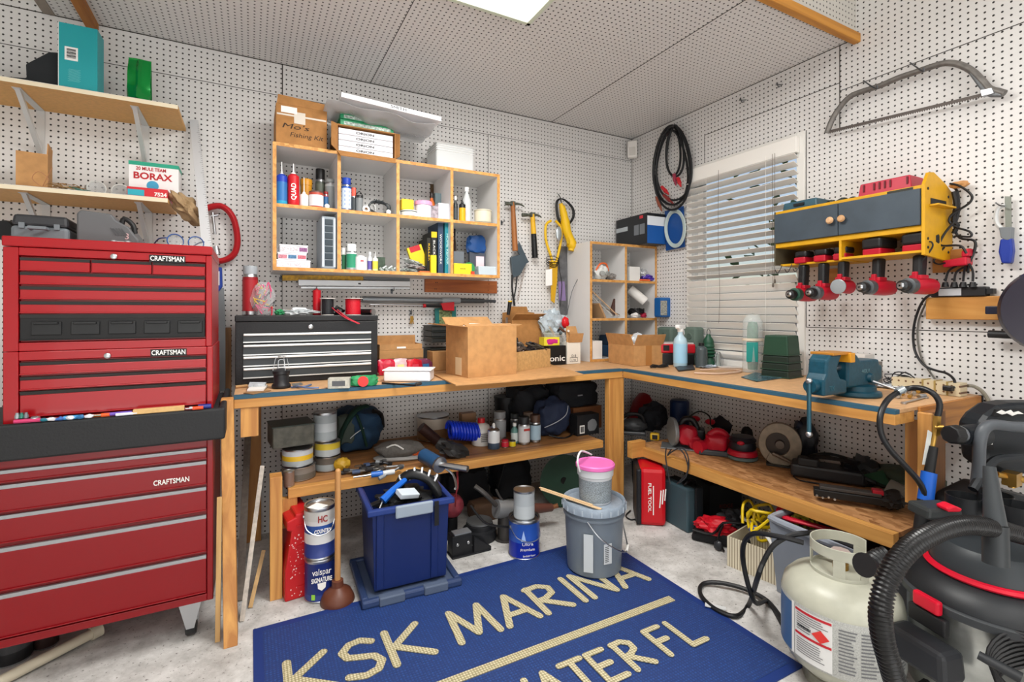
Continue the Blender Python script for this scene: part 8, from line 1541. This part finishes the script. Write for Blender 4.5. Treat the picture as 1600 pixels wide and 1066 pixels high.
m=MB();t=-.30;c=Vector(((R0+.0035)*math.sin(t),-(R0+.0035)*math.cos(t),.218));U_=Vector((math.cos(t),math.sin(t),0));m.prism([(-.024,0),(0,-.02),(.024,0),(0,.02)],.001,c,U_,(0,0,1));m.obj('warning_diamond',mat('#d0332c',.4),T)
text('FLAMMABLE',.009,DARK,T,((R0+.004)*math.sin(-.58),-(R0+.004)*math.cos(-.58),.222),(PI/2,0,-.58),width=.042,bold=.0003)
for cc_ in range(4):
 for i in range(13):
  a0=-.05+.33*cc_;onT('small_print',a0+.02,a0+.3-random.uniform(0,.1),.260-.0105*i,.2645-.0105*i,mat('#6a6b6e',.5),.0026)
m=MB();CR_=.082;a0,a1=math.radians(-235),math.radians(60)
n=40;zc0=.352;zc1=.468;tt=.004;
def col(r,t,z):return(r*math.sin(t),-r*math.cos(t),z)
b=MB();ts=[a0+(a1-a0)*i/n for i in range(n+1)]
def band(b,ia,ib,z0,z1,flare=.0):
 G=[[b.v(col(CR_+s_*tt/2+flare*(z-zc0),ts[i],z))for s_,z in((-1,z0),(-1,z1),(1,z1),(1,z0))]for i in range(ia,ib+1)]
 for i in range(len(G)-1):
  for k_ in range(4):l=(k_+1)%4;b.f([G[i][k_],G[i][l],G[i+1][l],G[i+1][k_]])
 b.f(G[0]);b.f(G[-1][::-1])
band(b,0,n,zc0,zc0+.028);band(b,0,n,zc1-.034,zc1)
for ia,ib in((0,4),(17,20),(30,33),(37,40)):band(b,ia,ib,zc0+.028,zc1-.034)
b.obj('collar',TK,T,bevel=.001)
MB().lathe([(.022,.376),(.022,.395),(.014,.397),(.014,.42)],seg=20).obj('valve_body',BRASS,T);MB().lathe([(.0,.42),(.027,.421),(.03,.428),(.027,.436),(0,.438)],seg=8).obj('valve_knob',mat('#9b8c86',.45),T)
MB().cyl((-.02,.02,.405),(-.075,.05,.41),.012).obj('valve_outlet',BRASS,T)
T=thing('gas_hose','thick black hose looping over the floor to the propane tank','hose',fl3(1130,960));o=T.location
G_=[(1262,862,1.62),(1240,857,1.66),(1215,862,1.68),(1198,885,1.68),(1187,915,1.68)]
m=MB().tr(-o);HB=mat('#151619',.5)
A_=[Vector((tx-.06,ty+.08,.41)),Vector((tx-.10,ty+.14,.415)),Vector((tx-.10,ty+.24,.38)),Vector((tx-.06,ty+.30,.27)),Vector((tx-.04,ty+.27,.12)),fl3(1200,940,.012),fl3(1216,965,.012),fl3(1210,955,.012)]
m.tube(A_[:6]+[fl3(1222,975,.012)],.0085,8,smooth=5)
m.tube([Vector((bx0-.03,-1.9,zt6+.03)),Vector((-.72,-1.80,.345)),at_d(1262,833,1.60),at_d(1233,838,1.60),at_d(1208,853,1.61),at_d(1192,880,1.62),at_d(1183,905,1.63),fl3(1170,945,.012),fl3(1150,963,.011),fl3(1118,952,.011),fl3(1095,930,.011),fl3(1098,913,.012),fl3(1125,911,.022),fl3(1165,921,.02),fl3(1200,940,.018),fl3(1222,968,.014)],.0085,8,smooth=5)
m.obj('hose',HB,T)
m=MB().tr(-o);p=fl3(1118,945,.02);m.tr(p-o,(0,0,-.9));m.box((0,0,-.008),(.075,.022,.004));m.obj('paper_tag',mat('#c7c9c9',.5),T)
a=fl3(1422,1000);T=thing('blue_cushion','dark blue rounded pad standing on the floor between tank and vacuum','pad',(a.x+.02,a.y+.12,0.001));face(T);m=MB();m.prism([(-.05,.0),(.03,.0),(.055,.03),(.065,.1),(.065,.22),(-.05,.22)],.05,(0,0,0));m.obj('pad',mat('#152250',.6),T,bevel=.015)
vxx,vyy=-.71,-2.265
VD=mat('#171a1e',.45,0,.05,60);T=thing('shop_vacuum','shop vacuum with steel drum, dark lid and red trim at the right edge','vacuum',(vxx,vyy,.001));face(T);T.scale=(1,1,.9)
SS=mat('#b4b7b4',.28,.75,.1,14,.25)
MB().lathe([(.18,.085),(.185,.09),(.185,.385),(.18,.39)],seg=64).obj('drum',SS,T)
MB().lathe([(.192,.372),(.204,.378),(.206,.40),(.200,.405)],seg=64).obj('lid_rim',mat('#34373a',.45),T)
MB().lathe([(.199,.406),(.192,.425),(.165,.455),(.13,.472)],seg=64).obj('lid',VD,T)
MB().lathe([(.145,.468),(.149,.474),(.145,.482),(.135,.484)],seg=64,close=False).obj('red_trim',mat('#c80f2c',.35),T)
MB().lathe([(.134,.47),(.13,.53),(.11,.555),(.0,.57)],seg=48).obj('motor_head',mat('#2b3034',.45),T)
R_=.20
def vp(t,r,z):return Vector((r*math.sin(t),-r*math.cos(t),z))
tl=-.62
MB().tr((0,0,0)).box(vp(tl,.215,.395),(.07,.02,.042),rz=tl).obj('latch',mat('#c80f2c',.35),T,bevel=.006)
MB().box(vp(tl,.212,.345),(.10,.02,.05),rz=tl).obj('latch_base',BKP,T,bevel=.005)
MB().box(vp(tl+.08,.255,.27),(.16,.085,.085),rz=tl+.08,top=.92).obj('caddy',mat('#202226',.5),T,bevel=.014)
for t in(-.75,.9,2.4,-2.3):
 m=MB();m.tube([vp(t,.17,.12),vp(t,.215,.09),vp(t,.235,.045)],[.022,.016],8);m.obj('caster_arm',mat('#17181a',.6),T);MB().lathe([(.01,-.012),(.026,-.012),(.028,0),(.026,.012),(.01,.012)],vp(t,.235,.03),(math.cos(t),math.sin(t),0),20).obj('caster',RUBBER,T)
m=MB();random.seed(2)
for i in range(9):m.tube([vp(.30+.02*i,.20,.395-.01*i),vp(.12+.01*i,.235,.33-.006*i),vp(.30,.25,.27-.008*i),vp(.62,.25,.26-.004*i),vp(.80,.235,.33),vp(.62,.22,.395-.006*i)],.0045,6,cyc=True,smooth=4)
m.obj('power_cord',BKP,T).rotation_euler.z=-.15;MB().cyl(vp(.06,.255,.335),vp(.34,.27,.32),.011,.014,12).obj('cord_hook',mat('#26282b',.5),T).rotation_euler.z=-.15;MB().box(vp(.42,.275,.29),(.05,.012,.055),rz=.42).obj('red_clip',mat('#cf1630',.35),T,bevel=.003).rotation_euler.z=-.12
def vent_hose(name_,par,o_,P,r,n_rib,mt):
 Pp=[Vector(p)-o_ for p in P];m=MB();Q=[];n=len(Pp)
 for i in range(n-1):
  a=Pp[max(i-1,0)];b_=Pp[i];c=Pp[i+1];d=Pp[min(i+2,n-1)]
  for k_ in range(24):t=k_/24;Q.append(.5*((2*b_)+(c-a)*t+(2*a-5*b_+4*c-d)*t*t+(3*b_-a-3*c+d)*t**3))
 Q.append(Pp[-1]);L_=[0]
 for a,b_ in zip(Q,Q[1:]):L_.append(L_[-1]+(b_-a).length)
 tot=L_[-1];S=[];rr=[];N_=n_rib*4;j=0
 for i in range(N_+1):
  s=tot*i/N_
  while j<len(L_)-2 and L_[j+1]<s:j+=1
  S.append(Q[j].lerp(Q[j+1],(s-L_[j])/max(1e-9,L_[j+1]-L_[j])));rr.append(r*(1.0 if i%4 in(0,1)else .84))
 rings=[];u=None
 for i in range(len(S)):
  t=(S[min(i+1,len(S)-1)]-S[max(i-1,0)]).normalized()
  if u is None:u,w=m.frame(t)
  else:u=(u-t*u.dot(t)).normalized()
  w=t.cross(u);rings.append([m.v(S[i]+(u*math.cos(2*PI*k_/20)+w*math.sin(2*PI*k_/20))*rr[i])for k_ in range(20)])
 for A,B in zip(rings,rings[1:]):
  for k_ in range(20):l=(k_+1)%20;m.f([A[k_],A[l],B[l],B[k_]])
 m.f(rings[0][::-1]);m.f(rings[-1]);return m.obj(name_,mt,par,sharp=1.2)
T2=thing('vacuum_hose','thick black corrugated vacuum hose curving from the right edge down to the floor','hose',(-1.0,-2.3,0));o=T2.location
P=[at_d(1640,850,1.28),at_d(1600,838,1.25),at_d(1555,826,1.21),at_d(1500,821,1.16),at_d(1448,838,1.11),at_d(1410,868,1.08),at_d(1386,908,1.06),at_d(1376,950,1.05),at_d(1378,990,1.05),at_d(1388,1030,1.05),at_d(1402,1075,1.06),at_d(1425,1130,1.1)]
vent_hose('hose',T2,o,P,.0225,120,mat('#0b0b0d',.3))
T3=thing('hose_nozzle','black corrugated hose end behind the propane tank and vacuum hose','nozzle',at_d(1364,880,1.35));o=T3.location
vent_hose('hose',T3,o,[at_d(1385,868,1.36),at_d(1372,872,1.36),at_d(1362,880,1.35),at_d(1356,890,1.34)],.024,7,mat('#17181a',.4));MB().tr(-o).cyl(at_d(1368,884,1.35),at_d(1350,883,1.33),.016,.031,20).obj('cone',BKP,T3)
T4=thing('vacuum_wand','dark grey tapered vacuum wand standing upright at the right edge','wand',at_d(1556,882,1.20));o=T4.location
MB().tr(-o).cyl(at_d(1556,882,1.20),at_d(1555,820,1.21),.0255,.025,20).obj('base_cuff',mat('#2b2f32',.45),T4);MB().tr(-o).cyl(at_d(1555,820,1.21),at_d(1546,729,1.24),.0225,.0125,20).obj('tube',mat('#33373a',.45),T4)
PWM=mat('#161b20',.45,0,.06,40);cx_,cy_=-.23,-2.20
dc=dep(cx_,cy_);T=thing('pressure_washer','tall black pressure washer with white logo behind the vacuum at the right edge','pressure washer',(cx_,cy_,.001));o=T.location
def pw(px,py,d=1.60):return at_d(px,py,d)-o
Uc=Vector((_r[0],_r[1],0));Nc=Vector((_f[0],_f[1],0))
def pprism(pts,d,t,m):
 P_=[at_d(a,b,d)-o for a,b in pts];return m.prism([(p.dot(Uc),p.z)for p in P_],t,Nc*(P_[0].dot(Nc)+t/2),Uc,(0,0,1),Nc)
m=MB();pprism(((1532,667),(1545,650),(1566,635),(1590,631),(1680,631),(1680,740),(1640,745),(1565,742),(1538,728)),1.57,.09,m);m.obj('motor_cover',PWM,T,bevel=.02)
m=MB();m.cyl(pw(1532,680,1.58),pw(1501,680,1.53),.036,.03,24);m.obj('neck',PWM,T);m=MB();m.cyl(pw(1500,679,1.52),pw(1495,679,1.515),.026,seg=20);m.obj('steel_ring',STEEL,T)
m=MB();m.cyl(pw(1496,679,1.51),pw(1484,679,1.50),.031,.028,8);m.obj('knob',BLACK,T,bevel=.004)
m=MB();m.tube([pw(1618,668,1.50),pw(1580,667,1.50),pw(1552,664,1.50),pw(1538,670,1.50),pw(1531,690,1.50),pw(1529,730,1.51),pw(1526,757,1.52)],.0165,12,smooth=4);m.obj('tube_handle',mat('#4a4e53',.4),T)
m=MB();pprism(((1556,640),(1600,640),(1604,650),(1552,650)),1.565,.006,m);m.obj('nameplate',BLACK,T)
b=MB();P2_=((1558,645),(1566,641),(1572,644),(1580,641),(1584,645),(1592,643),(1600,647),(1590,647),(1582,650),(1574,646),(1566,648));pprism(P2_,1.561,.003,b);b.obj('white_logo',WHITE,T)
m=MB();pprism(((1538,684),(1552,684),(1553,703),(1539,703)),1.567,.004,m);m.obj('decal',BLACK,T)
m=MB();pprism(((1540,687),(1551,688),(1551,690),(1540,689)),1.564,.002,m);pprism(((1540,692),(1551,693),(1551,695),(1540,694)),1.564,.002,m);m.obj('decal_text',WHITE,T)
m=MB();m.tube([pw(1520,765,1.50),pw(1545,728,1.52),pw(1570,716,1.52),pw(1640,716,1.52)],.013,8,smooth=4);m.obj('arch_frame',PWM,T)
m=MB();m.cyl(pw(1557,741,1.54),pw(1572,745,1.54),.009);m.box(pw(1581,748,1.54),(.045,.035,.04));m.cyl(pw(1590,749,1.54),pw(1604,750,1.54),.011);m.cyl(pw(1581,752,1.54),pw(1581,762,1.54),.009);m.obj('brass_pump_head',BRASS,T)
m=MB();pprism(((1548,762),(1650,790),(1650,840),(1500,815),(1490,790)),1.60,.10,m);m.obj('tray',mat('#181b1f',.5),T,bevel=.01)
for px,py,d,r in((1506,792,1.50,.045),(1555,790,1.48,.042),(1592,808,1.40,.048)):
 p=pw(px,py,d);MB().lathe([(r*.8,-.03),(r*.95,-.025),(r,.035),(r*.93,.035),(r*.85,-.02)],p,seg=28,close=False).obj('cup_holder',mat('#17191c',.45),T)
m=MB();pprism(((1452,797),(1505,796),(1506,813),(1450,814)),1.42,.08,m);m.obj('latch_block',mat('#2b2f30',.5),T,bevel=.008);m=MB();pprism(((1480,795),(1493,791),(1505,796),(1501,801),(1482,801)),1.40,.04,m);m.obj('red_latch',mat('#c80f2c',.35),T,bevel=.004)
for dx in(-.09,.13):
 MB().box((dx*_r[0],dx*_r[1]+.03,.31),(.04,.04,.62)).obj('stand_leg',PWM,T,bevel=.004)
MB().box((0.02,0.02,.02),(.30,.14,.04)).obj('base',PWM,T,bevel=.01)
for i,pts in enumerate((((985,798),(978,806),(985,812),(997,811)),((988,720),(990,760),(1000,800),(995,810)),((975,690),(974,730),(970,770),(978,800)))):
 m=MB();P_=[fl3(a,b,.006)for a,b in pts]if i==0 else[at_d(a,b,3.05)for a,b in pts];m.tube(P_,.004,6,smooth=4);tag(m.obj('loose_cable',CBK),('cord on the floor','long cord hanging','short cord hanging')[i]+' beside the inner bench leg','cord','cords beside the inner bench leg')
